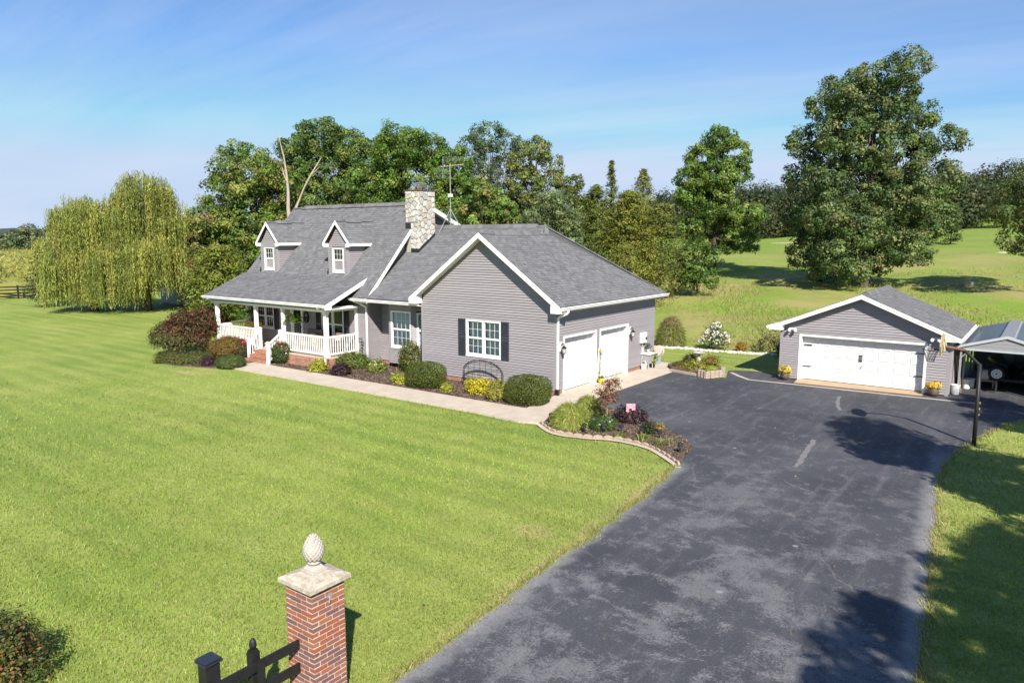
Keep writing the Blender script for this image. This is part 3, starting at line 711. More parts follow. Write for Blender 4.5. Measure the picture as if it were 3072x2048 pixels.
def shutter(parent, fr, w, h):
    s = MB(fr); f = 0.045
    s.box(0, f, 0.02, 0.06, 0, h).box(w-f, w, 0.02, 0.06, 0, h)
    for z in (0, h*0.46, h-f*1.6): s.box(f, w-f, 0.02, 0.058, z, z+f*1.6)
    z = f*1.6
    while z < h-f*1.6:
        if not (h*0.46-0.02 < z < h*0.46+f*1.6): s.hexa([(f, 0.02, z), (w-f, 0.02, z), (w-f, 0.03, z-0.005), (f, 0.03, z-0.005), (f, 0.025, z+0.03), (w-f, 0.025, z+0.03), (w-f, 0.05, z+0.006), (f, 0.05, z+0.006)])
        z += 0.035
    s.box(f, w-f, 0.018, 0.022, f, h-f)
    return s.build('shutter', 'shutter', parent)
def downspout(parent, pts, foot=True):
    m = MB()
    for p, q in zip(pts[:-1], pts[1:]): m.bar(p, q, 0.085, 0.07, up=(0.3, 1, 0.1))
    o = m.build('downspout', 'white', parent, bevel=0.012)
    if foot:
        b = pts[-1]; k = MB(); k.box(b[0]-0.062, b[0]+0.062, b[1]-0.062, b[1]+0.062, b[2]-0.16, b[2]+0.10); k.build('drain_boot', 'blackmetal', o)
    return o
def gutter(parent, p, q, out):
    """K-profile gutter along p-q, p and q at its top outer edge"""
    p, q, o = Vector(p), Vector(q), Vector(out); m = MB(); z = Vector((0, 0, 1))
    prof = [(0, 0), (0, -0.035), (-0.03, -0.07), (-0.04, -0.115), (-0.12, -0.115), (-0.12, 0), (-0.112, 0), (-0.112, -0.105), (-0.045, -0.105), (-0.035, -0.07), (-0.008, -0.03), (-0.008, 0)]
    m.prism([p+o*a+z*b for a, b in prof], q-p); return m.build('gutter', 'white', parent)
def fascia(mb, p, q, n, drop=0.20, t=0.03):
    p, q, n = Vector(p), Vector(q), Vector(n); d = Vector((0, 0, -drop)); mb.prism([p, q, q+d, p+d], n*t)

# ------------------------------------------------------------------ the house
house = thing('house', 'grey sided house with stone chimney, two dormers, white porch and attached two-door garage', 'house', (-9, 1, 0))
roof_d = MB(); roof_s = MB(); TR = MB(); SF = MB()
# main block: steep front slope, kicked-out porch roof, shallow rear slope
XL, XR = -20.45, -10.15; yr, zr = 3.95, 7.58; ms = 1.08; zm = lambda y: 3.15+ms*(y+0.15)
roof_face([(XL, -0.15, zm(-0.15)), (XR, -0.15, zm(-0.15)), (XR, yr, zr), (XL, yr, zr)], [(XL, -0.15, zm(-0.15)), (XR, -0.15, zm(-0.15)), (XL, yr, zr)], house, roof_s, roof_d)
roof_face([(XL, yr, zr), (XR, yr, zr), (XR, 9.2, zr-0.4*(9.2-yr)), (XL, 9.2, zr-0.4*(9.2-yr))], [(XL, 9.2, zr-0.4*(9.2-yr)), (XR, 9.2, zr-0.4*(9.2-yr)), (XL, yr, zr)], house, roof_s, roof_d, tile=False)
PL, PR = -20.62, -10.95; pe = 2.94; pb = zm(0.66)+0.03; zp = lambda y: pe+(pb-pe)*(y+1.86)/2.52
roof_face([(PL, -1.86, pe), (PR, -1.86, pe), (PR, 0.66, pb), (PL, 0.66, pb)], [(PL, -1.86, pe), (PR, -1.86, pe), (PL, 0.66, pb)], house, roof_s, roof_d)
# garage wing: front gable, east slope with hip, link slope towards the main block
ze, gs = 3.39, 0.71; E = (-3.62, 4.6, 6.43); K = (-3.42, 4.35, 6.10); cs = 0.68
FE = (-3.42, -0.36, 6.10); SE = (0.40, -0.36, ze); NE = (0.40, 8.71, ze); SW = (-7.24, -0.36, ze)
zl = lambda y: 3.20+cs*(y+0.15); yv = lambda z: (z-3.20)/cs-0.15
roof_face([SE, NE, K, FE], [SE, (0.40, 8.71, ze), FE], house, roof_s, roof_d)
roof_face([NE, E, K], [NE, E, K], house, roof_s, roof_d, tile=False)
roof_face([SW, FE, (-3.42, yv(6.10)+0.05, 6.10), (-7.24, yv(ze)+0.05, ze)], [SW, (-7.24, 3, ze), FE], house, roof_s, roof_d)
roof_face([(-10.6, -0.15, 3.2), (-7.2, -0.15, 3.2), (-6.9, yv(ze+0.24), ze+0.24), (-3.42, yv(6.10), 6.10), E, (-10.6, 4.6, zl(4.6))], [(-10.6, -0.15, 3.2), (-7.2, -0.15, 3.2), (-10.6, 4.6, zl(4.6))], house, roof_s, roof_d)
roof_face([E, (-10.6, 4.6, 6.43), (-10.6, 9.3, 3.4), NE], [(-10.6, 9.3, 3.4), (0.4, 9.3, 3.4), (-10.6, 4.6, 6.43)], house, roof_s, roof_d, tile=False)
# dormers
DORM = [(-18.54, -17.83, 0.80), (-13.09, -12.36, 0.82)]
for xc, xr_, yf in DORM:
    hw = 0.96; zt, zb = 6.73, 5.66; yb = lambda z: (z-3.15)/ms-0.15
    for s in (-1, 1):
        pts = [(xc+s*hw, yf-0.14, zb), (xc, yf-0.14, zt), (xc, yb(zt)+0.1, zt), (xc+s*hw, yb(zb)+0.1, zb)]
        roof_face(pts, [(xc+s*hw, yf-0.14, zb), (xc+s*hw, 3, zb), (xc, yf-0.14, zt)], house, roof_s, roof_d, thick=0.07)
        fascia(TR, (xc+s*hw, yf-0.14, zb-0.005), (xc, yf-0.14, zt-0.005), (0, -1, 0), 0.17, 0.03)
        TR.prism([(xc+s*hw, yf-0.14, zb-0.02), (xc+s*(hw-0.27), yf-0.14, zb-0.02), (xc+s*(hw-0.27), yf-0.14, zb-0.20), (xc+s*(hw-0.05), yf-0.14, zb-0.20)], (0, 0.13, 0))
        fascia(TR, (xc+s*(hw-0.02), yf-0.12, zb-0.01), (xc+s*(hw-0.02), yb(zb)+0.05, zb-0.01), (s, 0, 0), 0.14, 0.025)
        SF.box(xc+s*hw-(0.24 if s > 0 else 0.0), xc+s*hw+(0.0 if s > 0 else 0.24), yf-0.1, yb(5.5), zb-0.13, zb-0.11)
roof = roof_d.build('roof', 'deck', house)
tag(roof_s.build('shingles', 'shingle', roof), kind='stuff')
# ridge vents and hip caps
def ridge_cap(p, q, w=0.30, h=0.07):
    p, q = Vector(p), Vector(q); d = (q-p).normalized(); sd = d.cross(Vector((0, 0, 1))).normalized()
    m = MB(); n = max(2, int((q-p).length/0.25)); dr = 0.62 if h > 0.05 else 0.5
    for i in range(n):
        a, b = p+(q-p)*i/n, p+(q-p)*(i+1)/n; g = random.uniform(0.11, 0.17); z = Vector((0, 0, 1)); e = random.uniform(0, 0.006)
        m.hexa([a-sd*w/2-z*w*dr*0.5+z*0.02, a+sd*w/2-z*w*dr*0.5+z*0.02, b+sd*w/2-z*w*dr*0.5+z*0.02, b-sd*w/2-z*w*dr*0.5+z*0.02,
                a-sd*0.02+z*(h+e), a+sd*0.02+z*(h+e), b+sd*0.02+z*(h-0.004), b-sd*0.02+z*(h-0.004)], (g, g, g*1.04))
    return m.build('ridge_cap', 'shingle', roof)
ridge_cap((XL, yr, zr), (XL+0.9, yr, zr), 0.26, 0.03); ridge_cap((XL+0.9, yr, zr), (XR-0.1, yr, zr), 0.34, 0.10)
ridge_cap((-10.5, 4.6, 6.43), (E[0]-0.4, 4.6, 6.43), 0.34, 0.10); ridge_cap((E[0]-0.4, 4.6, 6.43), E, 0.28, 0.03)
ridge_cap(FE, (-3.42, 0.55, 6.10), 0.26, 0.03); ridge_cap((-3.42, 0.55, 6.10), (-3.42, 3.6, 6.10), 0.34, 0.10); ridge_cap((-3.42, 3.6, 6.10), K, 0.28, 0.03)
ridge_cap(K, E, 0.28, 0.03); ridge_cap(E, NE, 0.24, 0.025)
for xc, xr_, yf in DORM:
    ridge_cap((xc, yf-0.14, 6.73), (xc, yf+0.45, 6.73), 0.2, 0.02); ridge_cap((xc, yf+0.45, 6.73), (xc, yf+1.4, 6.73), 0.3, 0.08); ridge_cap((xc, yf+1.4, 6.73), (xc, 3.05, 6.73), 0.2, 0.02)
# rake boards, returns and soffits
n_ = (0, -1, 0)
fascia(TR, (SE[0], -0.36, ze), FE, n_, 0.20); fascia(TR, (SW[0], -0.36, ze), FE, n_, 0.20)
for s, x in ((1, 0.40), (-1, -7.24)):
    TR.prism([(x+s*0.02, -0.37, ze-0.05), (x-s*0.42, -0.37, ze+0.24), (x-s*0.42, -0.37, ze-0.24), (x, -0.37, ze-0.24)], (0, 0.36, 0))
SF.hexa([(-7.2, -0.33, ze-0.15), (-3.42, -0.33, 5.90), (-3.42, 0.0, 5.90), (-7.2, 0.0, ze-0.15), (-7.2, -0.33, ze-0.12), (-3.42, -0.33, 5.93), (-3.42, 0.0, 5.93), (-7.2, 0.0, ze-0.12)])
SF.hexa([(-3.42, -0.33, 5.90), (0.36, -0.33, ze-0.15), (0.36, 0.0, ze-0.15), (-3.42, 0.0, 5.90), (-3.42, -0.33, 5.93), (0.36, -0.33, ze-0.12), (0.36, 0.0, ze-0.12), (-3.42, 0.0, 5.93)])
SF.box(0.0, 0.40, -0.33, 8.7, ze-0.18, ze-0.15)
TR.box(0.37, 0.40, -0.02, 8.7, ze-0.2, ze-0.03)
fascia(TR, (XR, -0.15, zm(-0.15)), (XR, yr, zr), (1, 0, 0), 0.22); fascia(TR, (XR, yr, zr), (XR, 9.2, zr-0.4*(9.2-yr)), (1, 0, 0), 0.22)
TR.prism([(XR+0.02, -0.16, zm(-0.15)), (XR+0.02, 0.32, zm(0.32)), (XR+0.02, 0.32, 2.98), (XR+0.02, -0.16, 2.98)], (-0.45, 0, 0))
SF.hexa([(-10.6, -0.1, 3.0), (XR, -0.1, 3.0), (XR, yr, zr-0.17), (-10.6, yr, zr-0.17), (-10.6, -0.1, 3.03), (XR, -0.1, 3.03), (XR, yr, zr-0.14), (-10.6, yr, zr-0.14)])
SF.hexa([(-10.6, yr, zr-0.17), (XR, yr, zr-0.17), (XR, 9.2, 5.31), (-10.6, 9.2, 5.31), (-10.6, yr, zr-0.14), (XR, yr, zr-0.14), (XR, 9.2, 5.34), (-10.6, 9.2, 5.34)])
fascia(TR, (XL, -0.15, zm(-0.15)), (XL, yr, zr), (-1, 0, 0), 0.2)
fascia(TR, (PR, -1.86, pe), (PR, 0.66, pb), (1, 0, 0), 0.20); fascia(TR, (PL, -1.86, pe), (PL, 0.66, pb), (-1, 0, 0), 0.20)
TR.prism([(PR+0.02, -1.84, pe+0.01), (PR+0.02, -1.48, zp(-1.48)), (PR+0.02, -1.48, pe-0.2), (PR+0.02, -1.78, pe-0.2)], (-0.3, 0, 0))
SF.box(PL+0.05, PR-0.05, -1.80, 0.35, 2.72, 2.75)                     # porch ceiling
TR.box(PL+0.3, PR-0.3, -1.58, -1.40, 2.60, 2.80); TR.box(PR-0.48, PR-0.30, -1.40, 0.34, 2.60, 2.80); TR.box(PL+0.3, PL+0.48, -1.40, 0.34, 2.60, 2.80)
SF.box(-10.6, -6.86, -0.12, 1.2, 3.02, 3.05); SF.box(PR-0.2, -10.6, -0.12, 0.34, 3.0, 3.03)
TR.build('fascia', 'white', house); SF.build('soffit', 'soffit', house)
gutter(house, (PL, -1.98, pe+0.02), (PR+0.02, -1.98, pe+0.02), n_)
gutter(house, (-11.25, -0.27, 3.17), (-10.1, -0.27, 3.17), n_)
gutter(house, (-10.05, -0.27, 3.15), (-6.86, -0.27, 3.15), n_)
gutter(house, (0.52, -0.30, ze-0.02), (0.52, 8.78, ze-0.02), (1, 0, 0))
downspout(house, [(0.46, 0.1, ze-0.14), (0.46, 0.06, ze-0.24), (0.10, 0.0, ze-0.42), (0.075, 0.0, ze-0.6), (0.075, 0.0, 0.16)])
downspout(house, [(-10.95, -0.2, 3.05), (-10.85, 0.1, 2.9), (-10.64, 0.28, 2.75), (-10.64, 0.28, 0.2)])
downspout(house, [(-11.45, -1.9, 2.83), (-11.4, -1.75, 2.72), (-11.28, -1.62, 2.64)], False)
downspout(house, [(-11.28, -1.66, 0.5), (-11.28, -1.66, 0.15)])
downspout(house, [(-20.2, -1.9, 2.83), (-20.15, -1.7, 2.7), (-20.1, -1.62, 2.62)], False)

# walls with lapped siding
def wallbox(name, x0, x1, y0, y1, z0, z1): return MB().box(x0, x1, y0, y1, z0, z1).build(name, 'siding', house)
def gwall(poly, vec): return MB().prism(poly, vec).build('wall', 'siding', house)
const = lambda c: (lambda z: c)
# wing front
w1 = gwall([(-6.84, 0.15, 0.15), (0, 0.15, 0.15), (0, 0.15, 3.42), (-3.42, 0.15, 5.86), (-6.84, 0.15, 3.42)], (0, 0.05, 0))
fr = frame((-6.84, 0, 0), (1, 0, 0), (0, -1, 0))
lf = lambda z: max(0.09, (z-3.45)/0.71); rf = lambda z: min(6.75, 6.84-(z-3.45)/0.71)
siding(w1, fr, 0.20, 5.86, lf, rf, [(2.47, 4.26, 1.15, 2.63)])
win_f = frame((-4.37, 0.0, 1.15), (1, 0, 0), (0, -1, 0)); window(house, win_f, 1.79, 1.48, 2)
shutter(house, frame((-4.77, 0, 1.13), (1, 0, 0), (0, -1, 0)), 0.38, 1.52); shutter(house, frame((-2.56, 0, 1.13), (1, 0, 0), (0, -1, 0)), 0.38, 1.52)
# wing side with the garage doors
w2 = MB(); 
for a, b, c, d in ((0, 0.47, 0.15, 3.3), (2.98, 3.22, 0.15, 3.3), (5.73, 8.31, 0.15, 3.3), (0.47, 2.98, 2.22, 3.3), (3.22, 5.73, 2.22, 3.3)): w2.box(-0.12, -0.01, a, b, c, d)
w2 = w2.build('wall', 'siding', house)
fr = frame((0, 0, 0), (0, 1, 0), (1, 0, 0))
siding(w2, fr, 0.20, 3.22, const(0.09), const(8.22), [(0.47, 2.98, 0, 2.22), (3.22, 5.73, 0, 2.22)])
MB().box(-6.84, -0.12, 8.2, 8.31, 0.0, 3.3).build('wall', 'siding', house)
# corner posts
cp = MB()
for x, y, z1 in ((-6.84, 0, 3.3), (0, 0, 3.22), (0, 8.31, 3.22)):
    cp = MB(); cp.box(x-(0.09 if x == 0 else -0.0), x+(0.024 if x == 0 else 0.09), y-0.024 if y == 0 else y-0.09, y+0.09 if y == 0 else y+0.024, 0.19, z1)
    if y == 0 and x < -1: cp.box(-6.864, -6.84, -0.024, 0.3, 0.19, 3.3)
    cp.build('corner_post', 'siding', house)
# main block
w3 = MB()
for a, b, c, d in ((-20.2, -19.25, 0.2, 3.9), (-17.73, -16.3, 0.2, 3.9), (-15.34, -13.9, 0.2, 3.9), (-12.28, -10.6, 0.2, 3.0), (-19.25, -17.73, 0.2, 1.2), (-19.25, -17.73, 2.47, 3.9), (-16.3, -15.34, 2.5, 3.9), (-13.9, -12.28, 0.2, 0.95), (-13.9, -12.28, 2.58, 3.0)):
    w3.box(a, b, 0.38, 0.5, c, d)
w3 = w3.build('wall', 'siding', house)
fr = frame((-20.2, 0.35, 0), (1, 0, 0), (0, -1, 0))
siding(w3, fr, 0.56, 2.74, const(0.0), const(9.0), [(0.95, 2.47, 1.2, 2.47), (3.9, 4.86, 0.5, 2.5), (6.3, 7.92, 0.95, 2.58)])
siding(w3, fr, 0.20, 3.02, const(9.0), const(9.52), [])
siding(w3, fr, 2.80, 3.35, const(8.7), const(9.0), [])
w4 = MB(); w4.prism([(-10.63, 0.45, 0.1), (-10.63, 9.0, 0.1), (-10.63, 9.0, 5.4), (-10.63, yr, zr-0.15), (-10.63, 0.45, zm(0.45)-0.15)], (-0.08, 0, 0)); w4 = w4.build('wall', 'siding', house)
fr = frame((-10.6, 0.35, 0), (0, 1, 0), (1, 0, 0))
siding(w4, fr, 0.20, 3.02, const(0.10), const(0.83)); siding(w4, fr, 5.3, 7.35, lambda z: (z-2.95)/1.08-0.5, lambda z: min(6.0, 3.6+(7.38-z)/0.4))
MB().box(-10.66, -10.57, 0.32, 0.45, 0.19, 3.0).build('corner_post', 'siding', house)
MB().box(-20.25, -20.2, 0.35, 9.0, 0.1, 3.9).build('wall', 'siding', house); MB().box(-20.2, -10.6, 8.9, 9.0, 0.1, 5.4).build('wall', 'siding', house)
MB().box(-20.25, -20.2, 0.33, 0.36, 0.1, 3.0).build('corner_post', 'white', house)
wl_ = MB(); wl_.prism([(-20.2, 0.3, 3.0), (-20.2, 8.9, 3.0), (-20.2, 8.9, 5.4), (-20.2, yr, zr-0.15)], (-0.04, 0, 0)); wl_.build('wall', 'siding', house)
# link wall and bay
w5 = MB().box(-10.6, -6.84, 1.23, 1.33, 0.1, 3.02).build('wall', 'siding', house)
siding(w5, frame((-10.6, 1.2, 0), (1, 0, 0), (0, -1, 0)), 0.20, 3.02, const(0.0), const(3.74))
bay = MB(); bp = [(-10.07, 1.2), (-9.47, 0.6), (-8.05, 0.6), (-7.45, 1.2)]
bay.prism([(x, y+0.03, 0.24) for x, y in bp], (0, 0, 0.7)); bay.prism([(x, y+0.03, 2.66) for x, y in bp], (0, 0, 0.36))
bay = bay.build('bay', 'siding', house)
siding(bay, frame((-9.47, 0.6, 0), (1, 0, 0), (0, -1, 0)), 0.25, 3.02, const(0.0), const(1.42), [(0.13, 1.39, 0.97, 2.65)])
s2 = math.sqrt(0.5); L45 = 0.6/s2
siding(bay, frame((-8.05, 0.6, 0), (s2, s2, 0), (s2, -s2, 0)), 0.25, 3.02, const(0.0), const(L45), [(0.22, 0.80, 0.97, 2.60)])
siding(bay, frame((-10.07, 1.2, 0), (s2, -s2, 0), (-s2, -s2, 0)), 0.25, 3.02, const(0.0), const(L45), [])
window(bay, frame((-9.34, 0.6, 0.97), (1, 0, 0), (0, -1, 0)), 1.26, 1.68, 1, 4, 2, name='window')
window(bay, frame((-8.05+0.22*s2, 0.6+0.22*s2, 0.97), (s2, s2, 0), (s2, -s2, 0)), 0.58, 1.63, 1, 2, 2, name='window')
# dormer walls
for xc, xr_, yf in DORM:
    hw = 0.71; x0, x1 = xc-hw, xc+hw
    d = MB(); d.prism([(x0, yf+0.02, 4.0), (x1, yf+0.02, 4.0), (x1, yf+0.02, 5.6), (xc, yf+0.02, 6.55), (x0, yf+0.02, 5.6)], (0, 0.3, 0))
    d.prism([(x1-0.02, yf, 4.05), (x1-0.02, 2.15, 5.58), (x1-0.02, yf, 5.58)], (-0.05, 0, 0)); d.prism([(x0+0.02, yf, 4.05), (x0+0.02, 2.15, 5.58), (x0+0.02, yf, 5.58)], (0.05, 0, 0))
    dw = d.build('dormer', 'siding', house)
    ww = 0.82; wz = 4.25; a = (2*hw-ww)/2
    siding(dw, frame((x0, yf, 0), (1, 0, 0), (0, -1, 0)), zm(yf)-0.02, 6.42, lambda z: max(0.06, (z-5.62)/1.115+0.02), lambda z: min(2*hw-0.06, 2*hw-(z-5.62)/1.115-0.02), [(a, a+ww, wz, wz+1.17)])
    siding(dw, frame((x1, yf, 0), (0, 1, 0), (1, 0, 0)), zm(yf), 5.56, const(0.08), lambda z: (z-3.15)/ms-0.15-yf)
    MB().box(x1-0.09, x1+0.022, yf-0.022, yf+0.09, zm(yf)-0.03, 5.56).build('corner_post', 'siding', dw); MB().box(x0-0.022, x0+0.07, yf-0.022, yf+0.09, zm(yf)-0.03, 5.56).build('corner_post', 'siding', dw)
    window(dw, frame((x0+a, yf, wz), (1, 0, 0), (0, -1, 0)), ww, 1.17, 1, 3, 2)
    MB().prism([(x0-0.02, yf-0.12, zm(yf-0.1)+0.02), (x0-0.02, yf+0.1, zm(yf+0.1)+0.02), (x0-0.16, yf+0.05, zm(yf+0.05)+0.02)], (0, 0, 0.14)).build('flashing_tab', 'darkflash', dw)
# brick base
bk = MB(); mo = MB()
def base_run(org, u, nrm, L, z0, z1, **k):
    fr = frame(org, u, nrm); mo.m = fr; mo.box(0, L, -0.1, 0.0, z0, z1); bricks_into(bk, fr, 0.0, L, z0, z1, **k)
base_run((-6.84, 0.0, 0), (1, 0, 0), (0, -1, 0), 6.84, 0.0, 0.19); base_run((0, 0, 0), (0, 1, 0), (1, 0, 0), 0.46, 0.0, 0.19)
base_run((0, 2.99, 0), (0, 1, 0), (1, 0, 0), 0.22, 0.0, 0.19); base_run((0, 5.74, 0), (0, 1, 0), (1, 0, 0), 2.57, 0.0, 0.19)
base_run((-11.2, 0.36, 0), (1, 0, 0), (0, -1, 0), 0.6, 0.0, 0.19); base_run((-10.6, 0.36, 0), (0, 1, 0), (1, 0, 0), 0.84, 0.0, 0.19); base_run((-10.6, 1.21, 0), (1, 0, 0), (0, -1, 0), 3.76, 0.0, 0.19)
mo.m = None; mo.build('foundation', 'mortar', house); tag(bk.build('brickwork', 'brick', house), kind='stuff')

# garage doors
def garage_door(parent, fr, w, h, cols, rows, recess, name='garage_door', trim=0.09):
    """sectional door: casing, dark gap, sections and raised panels"""
    c = MB(fr); c.box(0, trim, -recess-0.02, 0.035, 0, h).box(w-trim, w, -recess-0.02, 0.035, 0, h).box(trim, w-trim, -recess-0.02, 0.033, h-trim, h)
    d = c.build(name, 'white', parent)
    W, H = w-2*trim, h-trim; sh = (H-0.02)/rows
    for r in range(rows):
        s = MB(fr); z0 = 0.02+r*sh; s.box(trim+0.004, w-trim-0.004, -recess-0.05, -recess, z0+0.004, z0+sh-0.004); s.build('section', 'door_white', d)
        pw = W/cols
        for k in range(cols):
            a = trim+k*pw+pw*0.13; b = trim+(k+1)*pw-pw*0.13; z1, z2 = z0+sh*0.20, z0+sh*0.80; o = -recess
            p = MB(fr); q = 0.036
            p.add([(a, o-0.001, z1), (b, o-0.001, z1), (b, o-0.001, z2), (a, o-0.001, z2), (a+q*.5, o+0.022, z1+q*.5), (b-q*.5, o+0.022, z1+q*.5), (b-q*.5, o+0.022, z2-q*.5), (a+q*.5, o+0.022, z2-q*.5),
                   (a+q, o-0.002, z1+q), (b-q, o-0.002, z1+q), (b-q, o-0.002, z2-q), (a+q, o-0.002, z2-q), (a+q*1.7, o+0.014, z1+q*1.7), (b-q*1.7, o+0.014, z1+q*1.7), (b-q*1.7, o+0.014, z2-q*1.7), (a+q*1.7, o+0.014, z2-q*1.7)],
                  [(i+4*l, (i+1) % 4+4*l, (i+1) % 4+4*(l+1), i+4*(l+1)) for l in range(3) for i in range(4)]+[(12, 13, 14, 15)])
            p.build('panel', 'door_white', d)
    g = MB(fr); g.box(trim, w-trim, -recess-0.05, -recess-0.005, 0.0, 0.022); g.build('bottom_seal', 'rubber', d)
    return d
gd1 = garage_door(house, frame((0, 0.47, 0.03), (0, 1, 0), (1, 0, 0)), 2.51, 2.19, 4, 4, 0.20)
gd2 = garage_door(house, frame((0, 3.22, 0.03), (0, 1, 0), (1, 0, 0)), 2.51, 2.19, 4, 4, 0.20)

# porch
pf = MB(); pf.box(-20.1, -11.22, -1.60, 0.33, 0.47, 0.55); porch = pf.build('porch', 'porch_floor', house)
pk = MB(); pm = MB()
for org, u, n, L in (((-20.1, -1.62, 0), (1, 0, 0), (0, -1, 0), 3.75), ((-14.65, -1.62, 0), (1, 0, 0), (0, -1, 0), 3.45), ((-11.2, -1.62, 0), (0, 1, 0), (1, 0, 0), 1.95)):
    fr = frame(org, u, n); pm.m = fr; pm.box(0, L, -0.12, 0, 0, 0.5); bricks_into(pk, fr, 0, L, 0.0, 0.41, ch=0.0677); bricks_into(pk, fr, 0, L, 0.41, 0.50, ch=0.09, bl=0.075)
# brick steps
for i in range(3):
    y0, y1, z1 = -2.42+0.28*i, -2.42+0.28*(i+1), 0.165*(i+1)
    fr = frame((-16.35, y0, 0), (1, 0, 0), (0, -1, 0)); pm.m = fr; pm.box(0, 1.7, -0.84+0.28*i, 0, 0, z1-0.012)
    bricks_into(pk, fr, 0, 1.7, z1-0.165, z1-0.085, ch=0.08); bricks_into(pk, fr, 0, 1.7, z1-0.085, z1-0.004, ch=0.085, bl=0.078)
    pk.m = None
    for k in range(22):
        s = random.uniform(0.8, 1.15); pk.box(-16.35+k*0.0773, -16.35+k*0.0773+0.068, y0+0.004, y1+0.02, z1-0.02, z1+random.uniform(0, 0.004), (0.33*s, 0.13*s, 0.075*s))
pm.m = None; pm.build('brick_backing', 'mortar', porch); tag(pk.build('brickwork', 'brick', porch), kind='stuff')
for x, w in ((-19.98, 0.17), (-16.62, 0.15), (-14.46, 0.15), (-11.36, 0.17)):
    p = MB(); p.box(x-w/2, x+w/2, -1.48-w/2, -1.48+w/2, 0.55, 2.62); p.box(x-w/2-0.02, x+w/2+0.02, -1.5-w/2, -1.46+w/2, 0.55, 0.72); p.box(x-w/2-0.018, x+w/2+0.018, -1.498-w/2, -1.462+w/2, 2.5, 2.62)
    p.build('porch_post', 'white', house, bevel=0.008)
for x, y in ((-11.33, 0.27), (-19.98, 0.27)): MB().box(x-0.05, x+0.05, y-0.05, y+0.05, 0.55, 2.62).build('porch_post', 'white', house)
def railing(p, q, z0, z1, skip=0.0):
    p, q = Vector(p), Vector(q); r = MB(); up = Vector((0, 0, 1)); 
    r.bar(p+up*z1, q+up*z1, 0.09, 0.045); r.bar(p+up*(z1-0.05), q+up*(z1-0.05), 0.05, 0.05); r.bar(p+up*z0, q+up*z0, 0.06, 0.07)
    o = r.build('railing', 'white', porch); n = int((q-p).length/0.13)
    for i in range(1, n):
        a = p+(q-p)*i/n; b = MB(); d = (q-p).normalized(); sl = (q.z-p.z)*0
        b.box(a.x-0.016, a.x+0.016, a.y-0.016, a.y+0.016, a.z+z0+0.03, a.z+z1-0.07); b.build('baluster', 'white', o)
    return o
railing((-19.9, -1.48, 0.55), (-16.7, -1.48, 0.55), 0.12, 0.92); railing((-14.38, -1.48, 0.55), (-11.45, -1.48, 0.55), 0.12, 0.92)
railing((-11.34, -1.40, 0.55), (-11.34, 0.22, 0.55), 0.12, 0.92); railing((-19.98, -1.40, 0.55), (-19.98, 0.22, 0.55), 0.12, 0.92)
def newel(x, y, z0, z1, w=0.12):
    m = MB(); m.box(x-w/2, x+w/2, y-w/2, y+w/2, z0, z1); m.box(x-w/2-0.02, x+w/2+0.02, y-w/2-0.02, y+w/2+0.02, z1, z1+0.03); m.box(x-w/2-0.015, x+w/2+0.015, y-w/2-0.015, y+w/2+0.015, z1-0.12, z1-0.08)
    m.lathe([(w*0.75, 0), (w*0.35, 0.045), (0.004, 0.055)], (x, y, z1+0.03), 4); m.build('newel_post', 'white', porch)
newel(-16.42, -2.1, 0.0, 1.05); newel(-14.58, -2.32, 0.0, 1.0); newel(-16.33, -1.50, 0.55, 1.5); newel(-14.72, -1.50, 0.55, 1.5)
railing((-16.40, -2.04, 0.0), (-16.34, -1.56, 0.42), 0.18, 0.98); railing((-14.60, -2.26, 0.0), (-14.70, -1.56, 0.42), 0.18, 0.95)
# porch windows, shutters and front door
fy = lambda x, z: frame((x, 0.35, z), (1, 0, 0), (0, -1, 0))
window(house, fy(-19.25, 1.2), 1.52, 1.27, 2, 3, 2, blind=False); window(house, fy(-13.9, 0.95), 1.62, 1.63, 2, 1, 1, blind=False)
for x, z, h in ((-19.66, 1.2, 1.27), (-17.70, 1.2, 1.27), (-14.30, 0.95, 1.63), (-12.25, 0.95, 1.63)): shutter(house, fy(x, z), 0.37, h)
dr = MB(fy(-16.3, 0.55)); dr.box(0, 0.11, -0.05, 0.05, 0, 1.95).box(0.85, 0.96, -0.05, 0.05, 0, 1.95).box(0.11, 0.85, -0.05, 0.048, 1.84, 1.95); dr.box(0.11, 0.19, -0.03, 0.01, 0, 1.84).box(0.77, 0.85, -0.03, 0.01, 0, 1.84).box(0.19, 0.77, -0.03, 0.01, 1.75, 1.84).box(0.19, 0.77, -0.03, 0.01, 0.0, 0.22)
dr = dr.build('front_door', 'white', house)
MB(fy(-16.3, 0.55)).add([(0.19, -0.01, 0.22), (0.77, -0.01, 0.22), (0.77, -0.01, 1.75), (0.19, -0.01, 1.75)], [(0, 1, 2, 3)]).build('pane', 'glass', dr)
MB(fy(-16.3, 0.55)).box(0.18, 0.78, -0.12, -0.09, 0.2, 1.76).build('inner_door', 'room', dr)
MB(fy(-16.3, 0.55)).box(0.80, 0.83, 0.01, 0.05, 0.85, 1.0).build('handle', 'blackmetal', dr)
